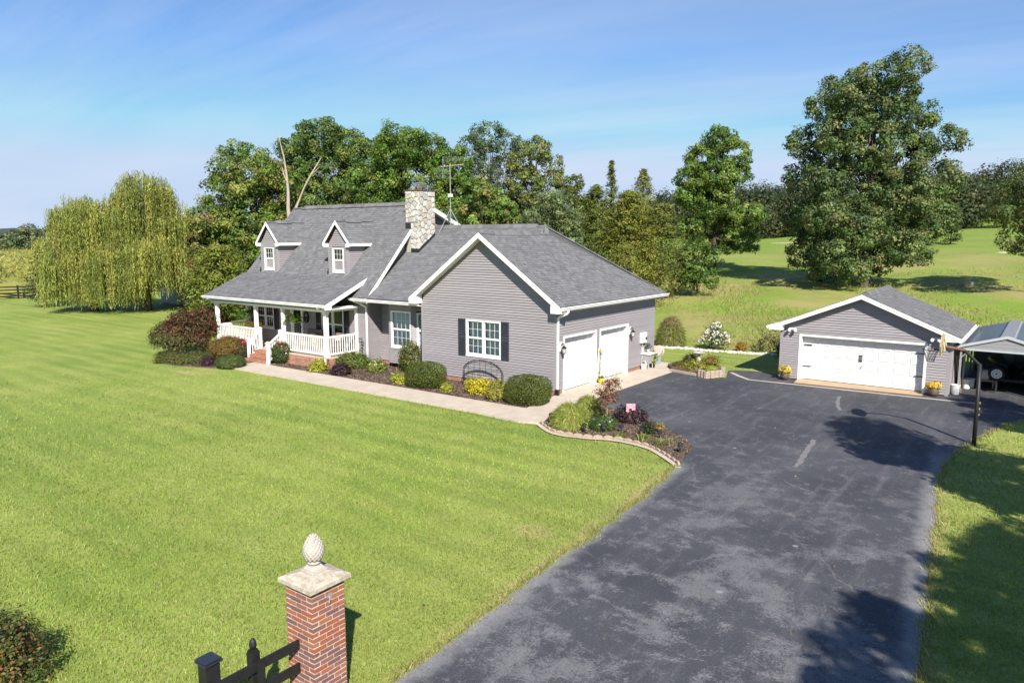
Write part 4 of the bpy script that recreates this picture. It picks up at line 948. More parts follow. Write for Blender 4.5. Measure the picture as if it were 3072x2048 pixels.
# ------------------------------------------------------------------ chimney of rough stone
def clip_half(poly, p, n):
    out = []
    for i in range(len(poly)):
        a, b = poly[i], poly[(i+1) % len(poly)]
        da = (a[0]-p[0])*n[0]+(a[1]-p[1])*n[1]; db = (b[0]-p[0])*n[0]+(b[1]-p[1])*n[1]
        if da <= 0: out.append(a)
        if (da < 0 < db) or (db < 0 < da): t = da/(da-db); out.append((a[0]+(b[0]-a[0])*t, a[1]+(b[1]-a[1])*t))
    return out
def stones(parent, fr, poly, n, seed):
    r = random.Random(seed); x0 = min(p[0] for p in poly); x1 = max(p[0] for p in poly); z0 = min(p[1] for p in poly); z1 = max(p[1] for p in poly)
    pts = []; tries = 0
    while len(pts) < n and tries < 4000:
        tries += 1; p = (r.uniform(x0, x1), r.uniform(z0, z1)); dm = 0.23*(1-0.6*tries/4000)
        if all(math.hypot((p[0]-q[0])*0.8, p[1]-q[1]) > dm for q in pts): pts.append(p)
    for p in pts:
        c = poly
        for q in pts:
            if q is p: continue
            d = (q[0]-p[0], q[1]-p[1]); c = clip_half(c, ((p[0]+q[0])/2, (p[1]+q[1])/2), d)
            if len(c) < 3: break
        if len(c) < 3: continue
        g = (sum(a[0] for a in c)/len(c), sum(a[1] for a in c)/len(c)); k = len(c)
        # subdivide and roughen the outline
        ring = []
        for i in range(k):
            a, b = c[i], c[(i+1) % k]; ring += [a, ((a[0]+b[0])/2, (a[1]+b[1])/2)]
        ring = [(g[0]+(a[0]-g[0])*0.94*r.uniform(0.96, 1.0), g[1]+(a[1]-g[1])*0.94*r.uniform(0.96, 1.0)) for a in ring]
        D = r.uniform(0.02, 0.06); m = len(ring); t = r.uniform(-0.03, 0.03)
        V = [(a[0], -0.02, a[1]) for a in ring]+[(g[0]+(a[0]-g[0])*0.96, D*0.6+t*(a[1]-g[1]), g[1]+(a[1]-g[1])*0.96) for a in ring]+[(g[0]+(a[0]-g[0])*0.72, D+t*(a[1]-g[1])*2+r.uniform(-.006, .006), g[1]+(a[1]-g[1])*0.72) for a in ring]
        F = [(i, (i+1) % m, m+(i+1) % m, m+i) for i in range(m)]+[(m+i, m+(i+1) % m, 2*m+(i+1) % m, 2*m+i) for i in range(m)]+[tuple(range(2*m, 3*m))]
        s = r.uniform(0.33, 0.52); w = r.choice((0.0, 0.0, 0.03, -0.01, 0.05))
        MB(fr).add(V, F, (s+w*0.5, s*0.965, s*0.90-w*0.5)).build('stone', 'stone', parent, smooth=False)
CX0, CX1, CY0, CY1, CT = -10.47, -9.65, 2.80, 3.95, 8.10
chim = MB().box(CX0+0.01, CX1-0.01, CY0+0.01, CY1-0.01, 4.6, CT).build('chimney', 'stone_joint', house)
sl = lambda y: zl(y)+0.18
stones(chim, frame((CX0, CY0, 0), (1, 0, 0), (0, -1, 0)), [(0, zm(CY0)+0.22), (0.32, zm(CY0)+0.22), (0.32, sl(CY0)), (0.82, sl(CY0)), (0.82, CT), (0, CT)][:0] or [(0.0, 6.62), (0.82, 6.62), (0.82, CT), (0, CT)], 26, 3)
stones(chim, frame((CX0, CY0, 0), (1, 0, 0), (0, -1, 0)), [(0.33, 5.38), (0.82, 5.38), (0.82, 6.61), (0.33, 6.61)], 13, 5)
stones(chim, frame((CX1, CY0, 0), (0, 1, 0), (1, 0, 0)), [(0, sl(CY0)), (1.15, sl(CY1)), (1.15, CT), (0, CT)], 46, 8)
f = MB(); f.box(CX0-0.02, CX0+0.35, CY0-0.02, CY0+0.1, 6.2, 6.60); f.box(CX0+0.33, CX1+0.012, CY0-0.022, CY0+0.1, zl(CY0)-0.1, sl(CY0)-0.02)
f.prism([(CX1-0.03, CY0, zl(CY0)-0.05), (CX1-0.03, CY1, zl(CY1)-0.05), (CX1-0.03, CY1, sl(CY1)-0.02), (CX1-0.03, CY0, sl(CY0)-0.02)], (0.045, 0, 0)); f.build('flashing', 'darkflash', chim)
MB().box(CX0-0.05, CX1+0.06, CY0-0.06, CY1+0.05, CT, CT+0.05).build('chimney_crown', plain('crown_cap', (0.10, 0.075, 0.06), 0.9, 0.2), chim, bevel=0.01)
fl = MB(); fl.lathe([(0.13, 0), (0.13, 0.14)], (-10.06, 3.35, CT+0.05), 12); fl.build('flue', 'terracotta', chim)
fc = MB(); fc.box(-10.30, -9.83, 3.12, 3.58, CT+0.36, CT+0.40)
for x in (-10.28, -9.87):
    for y in (3.14, 3.54): fc.box(x, x+0.02, y, y+0.02, CT+0.17, CT+0.37)
for k in range(5):
    fc.box(-10.28, -9.85, 3.14, 3.15, CT+0.18+k*0.035, CT+0.19+k*0.035); fc.box(-9.86, -9.85, 3.14, 3.56, CT+0.18+k*0.035, CT+0.19+k*0.035)
fc.build('flue_cap', 'galv', chim)

# ------------------------------------------------------------------ television aerial on the ridge
an = thing('television_antenna', 'tall tv aerial on a tripod standing on the roof ridge beside the chimney', 'antenna', (-9.3, 4.6, 6.43))
ax, ay = -9.2, 4.6
m = MB(); 
for dx, dy, dz in ((-0.35, -0.45, -0.30), (0.55, 0.0, 0.05), (-0.1, 0.45, -0.3)): m.tube([(ax+dx, ay+dy, 6.46+dz), (ax, ay, 7.3)], 0.017, 6)
m.build('tripod', 'galv', an)
MB().tube([(ax, ay, 6.5), (ax, ay, 7.9)], 0.024, 8).build('lower_mast', 'galv', an); MB().tube([(ax, ay, 7.85), (ax, ay, 9.45)], 0.016, 8).build('mast', 'antenna', an)
MB().box(ax-0.09, ax+0.09, ay-0.08, ay+0.08, 7.87, 8.02).build('rotor_box', 'white_plastic', an)
m = MB(); bd = Vector((0.95, 0.25, 0.06)); 
m.tube([Vector((ax, ay, 9.35))-bd*0.55, Vector((ax, ay, 9.35))+bd*0.75], 0.02, 6)
for k in range(9):
    p = Vector((ax, ay, 9.36))+bd*(-0.5+k*0.15); m.tube([p-Vector((-0.25, 0.95, 0.05))*(0.35-0.015*k), p+Vector((-0.25, 0.95, 0.05))*(0.35-0.015*k)], 0.007, 5)
m.build('boom_array', 'antenna', an)
m = MB()
for k in range(7): m.tube([(ax-0.85, ay-0.2, 8.78+k*0.075), (ax+0.15, ay-0.1, 8.74+k*0.075)], 0.005, 5)
for k in range(4): m.tube([(ax-0.6, ay+0.1, 9.62+k*0.06), (ax+0.4, ay+0.2, 9.58+k*0.06)], 0.005, 5)
m.tube([(ax-0.35, ay-0.15, 8.75), (ax-0.35, ay-0.1, 9.8)], 0.010, 5); m.build('element_grid', 'galv', an)

# ------------------------------------------------------------------ things fixed to or standing by the garage wall
def wall_lantern(y, z, label):
    t = thing('wall_lantern', label, 'wall lamp', (0.02, y, z), 'lanterns beside the garage doors')
    MB().box(0.02, 0.045, y-0.09, y+0.09, z+0.02, z+0.36).build('mount_plate', 'white', t)
    m = MB(); m.tube([(0.045, y, z+0.22), (0.10, y, z+0.32), (0.17, y, z+0.30), (0.18, y, z+0.22)], 0.018, 6); m.lathe([(0.02, 0.23), (0.10, 0.16), (0.105, 0.14)], (0.18, y, z), 10); m.lathe([(0.06, -0.07), (0.07, -0.05), (0.065, -0.04)], (0.18, y, z), 10)
    for k in range(6):
        a = k*math.pi/3; m.tube([(0.18+0.065*math.cos(a), y+0.065*math.sin(a), z-0.05), (0.18+0.09*math.cos(a), y+0.09*math.sin(a), z+0.15)], 0.006, 4)
    m.tube([(0.03, y, z+0.05), (0.03, y, z-0.14)], [0.025, 0.006], 6); m.build('lamp_body', 'blackmetal', t)
    MB().lathe([(0.06, -0.045), (0.085, 0.14)], (0.18, y, z), 10).build('glass_shade', plain('lantern_glass', (0.45, 0.46, 0.44), 0.15, 0.05), t)
wall_lantern(0.28, 1.66, 'black wall lantern between the house corner and the nearer garage door'); wall_lantern(5.86, 1.70, 'black wall lantern just right of the farther garage door')
wel = thing('welcome_sign', 'tall white board reading WELCOME between the garage doors', 'sign', (0.06, 3.1, 0.2))
MB().prism([(0.03, 2.99, 0.15), (0.03, 3.21, 0.15), (0.10, 3.21, 1.45), (0.10, 2.99, 1.45)][::1], (0.025, 0, 0)).build('board', plain('sign_cream', (0.74, 0.70, 0.58), 0.6, 0.05), wel)
for i, ch in enumerate('WELCOME'):
    cu = bpy.data.curves.new('letter', 'FONT'); cu.body = ch; cu.size = 0.19; cu.align_x = 'CENTER'; cu.extrude = 0.003; cu.materials.append(M['black'])
    o_ = bpy.data.objects.new('letter', cu); col.objects.link(o_); dg = bpy.context.evaluated_depsgraph_get(); lm = bpy.data.meshes.new_from_object(o_.evaluated_get(dg)); bpy.data.objects.remove(o_); o = bpy.data.objects.new('letter', lm); col.objects.link(o); o.parent = wel
    z = 1.14-i*0.155; o.location = (0.0425+(z-0.15)*0.0538+0.004-0.0, 0.0, z-0.2); o.rotation_euler = (math.pi/2, 0, math.pi/2)
foliage('sprig', [((0.13, 3.1, 1.36), 0.07)], wel, [(0.20, 0.25, 0.05), (0.5, 0.35, 0.04)], dens=60, per=8, rc=0.03, leaf=0.06)
def pot(name, label, cat, x, y, r, h, mat, plant=None, group=None, belly=False, z0=0.03):
    t = thing(name, label, cat, (x, y, z0), group)
    prof = [(r*0.55, 0), (r*0.9, h*0.3), (r, h*0.55), (r*0.85, h*0.85), (r*0.8, h), (r*0.7, h), (r*0.68, h*0.9)] if belly else [(r*0.7, 0), (r*0.95, h*0.85), (r, h*0.86), (r, h), (r*0.9, h), (r*0.88, h*0.9)]
    MB().lathe(prof, (x, y, z0), 18).build('pot', mat, t, smooth=True)
    if plant:
        pal, hh, rr, n, leaf = plant
        foliage('plant', [((x, y, z0+h+hh*0.35), (rr, rr, hh*0.5))], t, pal, dens=n, per=9, rc=0.05, leaf=leaf, low=-0.3)
    return t
pot('flower_pot', 'glossy yellow ball-shaped flower pot at the foot of the WELCOME board', 'flower pot', 0.22, 3.05, 0.125, 0.2, 'yellow_glaze', ([(0.12, 0.18, 0.04)], 0.16, 0.09, 40, 0.08), belly=True)
eb = thing('utility_box', 'white electric meter box on the siding above the potting bench', 'utility box', (0.03, 7.07, 1.2))
MB().box(0.02, 0.16, 6.84, 7.30, 1.22, 1.69).build('case', 'white_plastic', eb, bevel=0.012); m = MB(); m.lathe([(0.06, 0), (0.06, 0.03)], (0, 0, 0), 14); m.V = [(0.16+v[2], 7.2+v[0], 1.42+v[1]) for v in m.V]; m.build('dial', 'blackmetal', eb); MB().tube([(0.06, 7.02, 1.22), (0.06, 7.02, 0.2)], 0.03, 8).build('conduit', 'grey_plastic', eb)
sk = thing('potting_bench', 'grey and white plastic potting sink against the garage wall', 'potting bench', (0.15, 7.3, 0.03))
MB().hexa([(0.12, 7.12, 0.25), (0.34, 7.12, 0.25), (0.34, 7.5, 0.25), (0.12, 7.5, 0.25), (0.04, 7.0, 0.70), (0.46, 7.0, 0.70), (0.46, 7.6, 0.70), (0.04, 7.6, 0.70)]).build('tub', 'grey_plastic', sk)
MB().box(0.02, 0.50, 6.96, 7.64, 0.70, 0.75).build('rim', 'white_plastic', sk, bevel=0.01)
for x, y in ((0.12, 7.1), (0.36, 7.1), (0.36, 7.5), (0.12, 7.5)): MB().tube([(x, y, 0.25), (x, y, 0.03)], 0.025, 6).build('leg', 'grey_plastic', sk)
MB().box(0.025, 0.04, 7.0, 7.2, 0.75, 1.0).build('splash_back', 'white_plastic', sk)
pot('plant_pot', 'small white pot of greenery standing on the potting bench rim', 'flower pot', 0.2, 7.35, 0.07, 0.12, 'white_plastic', ([(0.06, 0.11, 0.03)], 0.34, 0.09, 60, 0.08), z0=0.75)
pot('plant_pot', 'black nursery pot with a leafy young plant by the potting bench', 'flower pot', 0.32, 7.62, 0.12, 0.22, 'black', ([(0.25, 0.33, 0.05), (0.16, 0.24, 0.04)], 0.5, 0.15, 30, 0.14))
pot('plant_pot', 'tall rust-brown terracotta pot beside the hose reel', 'flower pot', 0.12, 8.05, 0.10, 0.34, 'terracotta', ([(0.28, 0.36, 0.06), (0.16, 0.24, 0.04)], 0.4, 0.18, 22, 0.15))
gb = thing('watering_box', 'small pale grey plastic crate standing on the apron by the brick base', 'box', (0.2, 6.95, 0.03))
MB().hexa([(0.12, 6.86, 0.03), (0.30, 6.86, 0.03), (0.30, 7.06, 0.03), (0.12, 7.06, 0.03), (0.10, 6.84, 0.27), (0.32, 6.84, 0.27), (0.32, 7.08, 0.27), (0.10, 7.08, 0.27)]).build('tub', plain('pale_grey', (0.5, 0.5, 0.5), 0.5), gb, bevel=0.01); m = MB(); m.tube([(0.1, 6.96, 0.27), (0.14, 6.96, 0.4), (0.26, 6.96, 0.42), (0.32, 6.96, 0.27)], 0.012, 6); m.build('handle', 'white_plastic', gb)
hr = thing('hose_reel', 'beige garden hose reel on a grey stand at the garage back corner', 'hose reel', (0.05, 8.6, 0.0))
m = MB(); m.lathe([(0.24, -0.17), (0.25, -0.15), (0.17, -0.13), (0.17, 0.13), (0.25, 0.15), (0.24, 0.17)], (0, 0, 0), 22); m.V = [(0.10+v[0], 8.62+v[2], 0.66+v[1]) for v in m.V]; m.build('drum', plain('beige_plastic', (0.55, 0.48, 0.42), 0.5), hr, smooth=False)
m = MB()
for k in range(7): m.lathe([(0.195, -0.11+k*0.035), (0.21, -0.095+k*0.035), (0.195, -0.08+k*0.035)], (0, 0, 0), 18)
m.V = [(0.10+v[0], 8.62+v[2], 0.66+v[1]) for v in m.V]; m.build('hose', plain('hose_green', (0.30, 0.26, 0.22), 0.5), hr)
MB().box(0.0, 0.2, 8.52, 8.72, 0.0, 0.45).build('stand', plain('slate_plastic', (0.30, 0.35, 0.40), 0.5), hr); m = MB(); m.tube([(0.1, 8.80, 0.66), (0.1, 8.86, 0.66), (0.22, 8.86, 0.52), (0.22, 8.92, 0.52)], 0.014, 6); m.build('crank', 'blackmetal', hr)

# ------------------------------------------------------------------ on the porch
def fern(x, y, z, label):
    t = thing('hanging_fern', label, 'hanging plant', (x, y, z), 'ferns hanging from the porch beam')
    MB().lathe([(0.10, -0.02), (0.17, 0.10), (0.18, 0.16), (0.16, 0.16)], (x, y, z), 14).build('basket', plain('coir', (0.12, 0.07, 0.05), 0.9, 0.3, 30), t)
    m = MB(); 
    for k in range(3): a = k*2.1; m.tube([(x+0.16*math.cos(a), y+0.16*math.sin(a), z+0.15), (x, y, 2.6)], 0.006, 4)
    m.build('chain', 'blackmetal', t)
    Vs = []; 
    for k in range(70):
        a = random.uniform(0, 6.28); L = random.uniform(0.28, 0.5); up = random.uniform(0.05, 0.28)
        for s in range(9):
            q = (s+0.5)/9; r_ = 0.08+L*q; zz = z+0.18+up*math.sin(q*2.2)*1.1-0.42*q*q*L/0.4*random.uniform(0.7, 1.2)
            Vs.append((x+r_*math.cos(a), y+r_*math.sin(a), zz))
    P = np.array(Vs); N = unit(np.array([0, 0, 1.0])+rng.normal(0, .5, P.shape))
    quads_mesh('fronds', leaf_quads(P, N, 0.11*rng.uniform(.7, 1.2, len(P)), 0.5), pick_cols(len(P), [(0.10, 0.20, 0.03), (0.17, 0.29, 0.05), (0.06, 0.13, 0.02)], .2), 'leaf', t)
fern(-17.75, -1.32, 1.98, 'hanging fern in front of the porch window left of the steps'); fern(-13.95, -1.32, 2.0, 'hanging fern in front of the white front door')
sw = thing('porch_swing', 'yellow wooden bench swing at the left end of the porch', 'bench', (-18.9, -0.5, 0.9))
for k in range(4): MB().box(-19.6, -18.1, -0.75+k*0.12, -0.65+k*0.12, 0.95, 0.97).build('seat_slat', 'yellow_paint', sw)
for k in range(5): MB().box(-19.6, -18.1, -0.25+k*0.02, -0.23+k*0.02, 1.02+k*0.11, 1.11+k*0.11).build('back_slat', 'yellow_paint', sw)
for x in (-19.6, -18.1): 
    m = MB(); m.bar((x, -0.75, 1.2), (x, -0.2, 1.25), 0.06, 0.03); m.bar((x, -0.72, 0.94), (x, -0.72, 1.2), 0.05, 0.05); m.build('arm', 'yellow_paint', sw)
    MB().tube([(x, -0.4, 1.2), (x, -0.4, 2.72)], 0.008, 4).build('chain', 'blackmetal', sw)
def wicker_chair(x, y, w, label, cat='armchair'):
    t = thing('wicker_'+cat, label, cat, (x, y, 0.55))
    MB().box(x-w/2, x+w/2, y-0.35, y+0.3, 0.75, 0.95).build('seat', 'wicker', t, bevel=0.03); m = MB(); m.box(x-w/2, x+w/2, y+0.2, y+0.34, 0.9, 1.5); m.build('backrest', 'wicker', t, bevel=0.06)
    for s in (-1, 1):
        MB().box(x+s*w/2-0.06, x+s*w/2+0.06, y-0.36, y+0.3, 0.9, 1.2).build('arm', 'wicker', t, bevel=0.03)
        for yy in (-0.3, 0.26): MB().box(x+s*(w/2-0.04)-0.03, x+s*(w/2-0.04)+0.03, y+yy-0.03, y+yy+0.03, 0.55, 0.8).build('leg', 'wicker', t)
    MB().ball((x, y+0.12, 1.15), (w*0.3, 0.10, 0.2), 12).build('cushion', 'cushion', t, smooth=True)
wicker_chair(-13.95, -0.3, 1.15, 'brown wicker settee against the porch wall right of the front door', 'settee'); wicker_chair(-11.95, -0.5, 0.6, 'wicker armchair with pale cushion in the right corner of the porch')
mb_ = thing('door_wreath', 'dark round wreath plaque hanging on siding beside the front door', 'wreath', (-15.05, 0.33, 2.0))
m = MB(); R_ = [(-15.05+0.17*math.cos(k*0.5236), 0.30, 2.0+0.25*math.sin(k*0.5236)) for k in range(13)]; m.tube(R_, 0.05, 8); m.build('ring', 'black', mb_, smooth=True); m = MB(); m.ball((-15.05, 0.30, 1.95), (0.08, 0.03, 0.1), 8); m.build('bow', 'black', mb_)
pot('flower_pot', 'pot of yellow flowers on the porch behind the right railing', 'flower pot', -12.75, -0.9, 0.14, 0.3, 'terracotta', ([(0.6, 0.38, 0.03), (0.10, 0.16, 0.03)], 0.5, 0.2, 40, 0.09), z0=0.55)
plq = thing('wall_ornament', 'black wrought-iron scroll ornament on the siding right of the porch', 'ornament', (-11.0, 0.30, 0.55))
m = MB()
for k in range(5):
    cx, cz = -11.08+random.uniform(-.12, .2), 0.6+k*0.14; m.tube([(cx+0.09*math.cos(a*0.7), 0.31, cz+0.09*math.sin(a*0.7)) for a in range(9)], 0.012, 5)
m.tube([(-11.0, 0.31, 0.25), (-11.02, 0.31, 1.3)], 0.012, 5); m.build('scrollwork', 'blackmetal', plq)

# ------------------------------------------------------------------ detached garage
gar = thing('detached_garage', 'detached grey garage with a wide white panelled door and low gable roof', 'garage', (8.76, 11.5, 0))
gy0, gy1, gx0, gx1, gxc = 8.75, 14.0, 5.66, 11.88, 8.76
rd = MB(); rs = MB()
gz = 2.23; gp = 3.70; eL, eR = 5.25, 12.22; yf0 = gy0-0.35; yb0 = 14.2
for ex, hip in ((eL, 0), (eR, 1)):
    pts = [(ex, yf0, gz), (gxc, yf0, gp), (gxc, yb0, gp), (ex, yb0, gz)]; roof_face(pts, [pts[0], pts[3], pts[1]], gar, rs, rd, thick=0.08)
groof = rd.build('roof', 'deck', gar); tag(rs.build('shingles', 'shingle', groof), kind='stuff')
def gcap(p, q, w, h):
    p, q = Vector(p), Vector(q); m = MB(); n = int((q-p).length/0.25)
    for i in range(n):
        a, b = p+(q-p)*i/n, p+(q-p)*(i+1)/n; g = random.uniform(0.11, 0.17)
        m.hexa([(a.x-w/2, a.y, a.z-w*0.19), (a.x+w/2, a.y, a.z-w*0.19), (b.x+w/2, b.y, b.z-w*0.19), (b.x-w/2, b.y, b.z-w*0.19), (a.x-0.02, a.y, a.z+h), (a.x+0.02, a.y, a.z+h), (b.x+0.02, b.y, b.z+h-.004), (b.x-0.02, b.y, b.z+h-.004)], (g, g, g*1.04))
    m.build('ridge_cap', 'shingle', groof)
gcap((gxc, yf0, gp), (gxc, yf0+0.6, gp), 0.26, 0.03); gcap((gxc, yf0+0.6, gp), (gxc, yb0-0.1, gp), 0.34, 0.09)
t_ = MB(); s_ = MB()
for ex, s in ((eL, -1), (eR, 1)):
    fascia(t_, (ex, yf0, gz), (gxc, yf0, gp), (0, -1, 0), 0.17); fascia(t_, (ex, yf0-0.01, gz), (gxc, yf0-0.01, gp), (0, -1, 0), 0.08, 0.035)
    t_.prism([(ex, yf0-0.015, gz-0.02), (ex-s*0.55, yf0-0.015, gz+0.19), (ex-s*0.55, yf0-0.015, gz-0.14), (ex-s*0.05, yf0-0.015, gz-0.14)], (0, 0.34, 0))
    fascia(t_, (ex, yf0, gz-0.01), (ex, yb0, gz-0.01), (s, 0, 0), 0.14)
    s_.hexa([(ex, yf0+0.02, gz-0.12), (gxc, yf0+0.02, gp-0.13), (gxc, gy0, gp-0.13), (ex, gy0, gz-0.12), (ex, yf0+0.02, gz-0.10), (gxc, yf0+0.02, gp-0.11), (gxc, gy0, gp-0.11), (ex, gy0, gz-0.10)])
    s_.box(min(ex, ex-s*0.4), max(ex, ex-s*0.4), gy0, yb0, gz-0.14, gz-0.12)
t_.build('fascia', 'white', gar); s_.build('soffit', 'soffit', gar); gutter(gar, (eR+0.12, yf0-0.02, gz), (eR+0.12, yb0, gz), (1, 0, 0)); gutter(gar, (eL-0.12, yf0-0.02, gz), (eL-0.12, yb0, gz), (-1, 0, 0))
gw = MB(); gw.box(gx0, 6.42, gy0+0.02, gy0+0.15, 0, 2.2); gw.box(11.12, gx1, gy0+0.02, gy0+0.15, 0, 2.2)
gw.prism([(gx0, gy0+0.02, 1.95), (gx1, gy0+0.02, 1.95), (gx1, gy0+0.02, 2.22), (gxc, gy0+0.02, 3.54), (gx0, gy0+0.02, 2.22)], (0, 0.13, 0)); gw.box(gx0, gx0+0.1, gy0+0.15, gy1, 0, 2.25); gw.box(gx1-0.1, gx1, gy0+0.15, gy1, 0, 2.25); gw.box(gx0+0.1, gx1-0.1, gy1-0.1, gy1, 0, 2.25)
gw = gw.build('wall', 'siding', gar); fr = frame((gx0, gy0, 0), (1, 0, 0), (0, -1, 0)); W = gx1-gx0
siding(gw, fr, 0.05, 3.50, lambda z: max(0.09, (z-2.27)/0.425+0.0), lambda z: min(W-0.09, W-(z-2.27)/0.425), [(0.76, 5.46, 0, 1.95)])
siding(gw, frame((gx1, gy0, 0), (0, 1, 0), (1, 0, 0)), 0.05, 2.2, const(0.09), const(5.2))
MB().box(gx0-0.022, gx0+0.09, gy0-0.022, gy0+0.09, 0.0, 2.2).build('corner_post', 'siding', gar); MB().box(gx1-0.09, gx1+0.022, gy0-0.022, gy0+0.09, 0.0, 2.2).build('corner_post', 'siding', gar)
gd = garage_door(gar, frame((6.42, gy0, 0.02), (1, 0, 0), (0, -1, 0)), 4.70, 1.93, 8, 4, 0.24)
for x, z in ((6.55, 1.46), (6.55, 0.57), (10.70, 1.48), (10.70, 0.58)): MB().box(x, x+0.32, gy0+0.205, gy0+0.23, z, z+0.035).build('strap_hinge', 'blackmetal', gd)
for x in (8.735, 8.805): m = MB(); m.bar((x, gy0+0.20, 1.0), (x, gy0+0.20, 1.22), 0.02, 0.02); m.box(x-0.02, x+0.02, gy0+0.20, gy0+0.235, 0.98, 1.02); m.box(x-0.02, x+0.02, gy0+0.20, gy0+0.235, 1.2, 1.24); m.build('pull_handle', 'blackmetal', gd)
MB().tube([(8.77, gy0+0.20, 0.68), (8.79, gy0+0.20, 0.73), (8.83, gy0+0.20, 0.79)], 0.012, 5).build('lock', 'blackmetal', gd)
def flood(x, z, label):
    t = thing('flood_light', label, 'flood light', (x, gy0-0.03, z), 'flood lights on the detached garage')
    MB().box(x-0.05, x+0.05, gy0-0.06, gy0-0.02, z-0.05, z+0.05).build('junction_box', 'white_plastic', t)
    for s in (-1, 1):
        m = MB(); m.tube([(x+s*0.02, gy0-0.06, z), (x+s*0.09, gy0-0.12, z+0.01), (x+s*0.12, gy0-0.22, z-0.05)], [0.02, 0.05, 0.075], 10); m.build('lamp_head', 'white_plastic', t); m = MB(); m.ball((x+s*0.122, gy0-0.225, z-0.053), 0.06, 8); m.build('lens', 'lens', t)
flood(6.16, 2.14, 'white twin flood light at the left end of the detached garage gable'); flood(11.38, 2.14, 'white flood light near the basketball hoop on the detached garage')
for x, lab in ((6.0, 'left'), (11.47, 'right')):
    t = pot('flower_urn', 'bronze urn of yellow flowers by the %s end of the detached garage' % lab, 'flower pot', x, 8.42, 0.19, 0.30, plain('bronze_urn', (0.10, 0.065, 0.05), 0.6), ([(0.70, 0.48, 0.05), (0.78, 0.58, 0.10), (0.55, 0.45, 0.06)], 0.30, 0.26, 40, 0.10), 'yellow flower urns by the garage', True, 0.0)

# ------------------------------------------------------------------ carport with covered boat
cpo = thing('carport', 'grey metal carport with a low gable beside the detached garage', 'carport', (13.6, 12.8, 0))
c0, c1, cxm, cy0, cy1, ce, cpk = 12.15, 15.0, 13.57, 9.5, 16.0, 1.80, 2.28
for s, ex in ((-1, c0-0.22), (1, c1+0.22)):
    n = 12
    for i in range(n):
        ya, yb_ = cy0-0.05+(cy1-cy0+0.1)*i/n, cy0-0.05+(cy1-cy0+0.1)*(i+1)/n-0.012
        MB().hexa([(ex, ya, ce), (cxm, ya, cpk), (cxm, yb_, cpk), (ex, yb_, ce), (ex, ya+0.02, ce+0.03), (cxm, ya+0.02, cpk+0.03), (cxm, yb_, cpk+0.045), (ex, yb_, ce+0.045)]).build('roof_panel', 'carport', cpo)
MB().hexa([(cxm-0.25, cy0-0.08, cpk-0.01), (cxm+0.25, cy0-0.08, cpk-0.01), (cxm+0.25, cy1, cpk-0.01), (cxm-0.25, cy1, cpk-0.01), (cxm-0.2, cy0-0.08, cpk+0.06), (cxm+0.2, cy0-0.08, cpk+0.06), (cxm+0.2, cy1, cpk+0.06), (cxm-0.2, cy1, cpk+0.06)]).build('ridge_cap', plain('pale_ridge', (0.30, 0.31, 0.33), 0.4, 0.1, metal=0.3), cpo)
m = MB()
fascia(m, (c0-0.22, cy0-0.08, ce+0.05), (cxm, cy0-0.08, cpk+0.06), (0, -1, 0), 0.10); fascia(m, (c1+0.22, cy0-0.08, ce+0.05), (cxm, cy0-0.08, cpk+0.06), (0, -1, 0), 0.10)
m.box(c0-0.2, c1+0.2, cy0-0.075, cy0-0.04, ce-0.09, ce-0.03); m.build('gable_trim', 'carport_trim', cpo)
for k in range(4):
    z0 = ce-0.03+k*0.12; z1 = z0+0.115; hw = lambda z: (cxm-(c0-0.15))*(1-max(0, (z-ce))/(cpk-ce))
    MB().prism([(cxm-hw(z0), cy0-0.05, z0), (cxm+hw(z0), cy0-0.05, z0), (cxm+hw(min(z1, cpk-0.01)), cy0-0.05, min(z1, cpk-0.01)), (cxm-hw(min(z1, cpk-0.01)), cy0-0.05, min(z1, cpk-0.01))], (0, 0.02, 0)).build('gable_board', 'carport_gable', cpo)
for x in (c0, c1):
    for y in (cy0+0.05, cy0+1.6, cy0+3.2, cy0+4.8, cy1-0.1): MB().box(x-0.035, x+0.035, y-0.035, y+0.035, 0, ce).build('post', 'galv', cpo)
for y in (cy0+0.05, cy0+3.2, cy1-0.1): MB().bar((c0, y, ce-0.4), (c0+0.5, y, ce+0.15), 0.04, 0.04).build('brace', 'galv', cpo)
MB().box(c1+0.05, c1+0.09, cy0+0.2, cy1, 0, ce).build('side_sheet', 'carport', cpo); MB().box(c0, c1, cy1-0.04, cy1, 0, ce).build('back_sheet', 'carport', cpo)
bt = thing('covered_boat', 'boat on a trailer under a dark tarp inside the carport', 'boat', (13.7, 12.4, 0))
m = MB(); n = 9; V = []; F = []
prof = lambda t: (0.15+0.78*math.sin(min(1, t*1.7)*math.pi/2))
rows = []
for i in range(n):
    t = i/(n-1); y = 10.9+t*4.2; w = prof(t); zt = 1.02+0.18*math.sin(t*3.0); rows.append([(13.75-w, y, 0.95), (13.75-w*0.98, y, 1.05), (13.75-w*0.5, y, zt+0.06), (13.75, y, zt+0.14), (13.75+w*0.5, y, zt+0.05), (13.75+w*0.98, y, 1.05), (13.75+w, y, 0.95)])
for i in range(n-1):
    for j in range(6): m.add([rows[i][j], rows[i][j+1], rows[i+1][j+1], rows[i+1][j]], [(0, 1, 2, 3)])
m.build('tarp', 'tarp', bt, smooth=True); m = MB()
for i in range(n-1):
    for s in (0, 6):
        a, b = Vector(rows[i][s]), Vector(rows[i+1][s]); k = Vector((13.75, a.y+0.15, 0.42)); k2 = Vector((13.75, b.y+0.15, 0.42)); m.add([a, b, k2, k], [(0, 1, 2, 3)])
m.build('hull', plain('hull_green', (0.02, 0.045, 0.035), 0.3), bt, smooth=True)
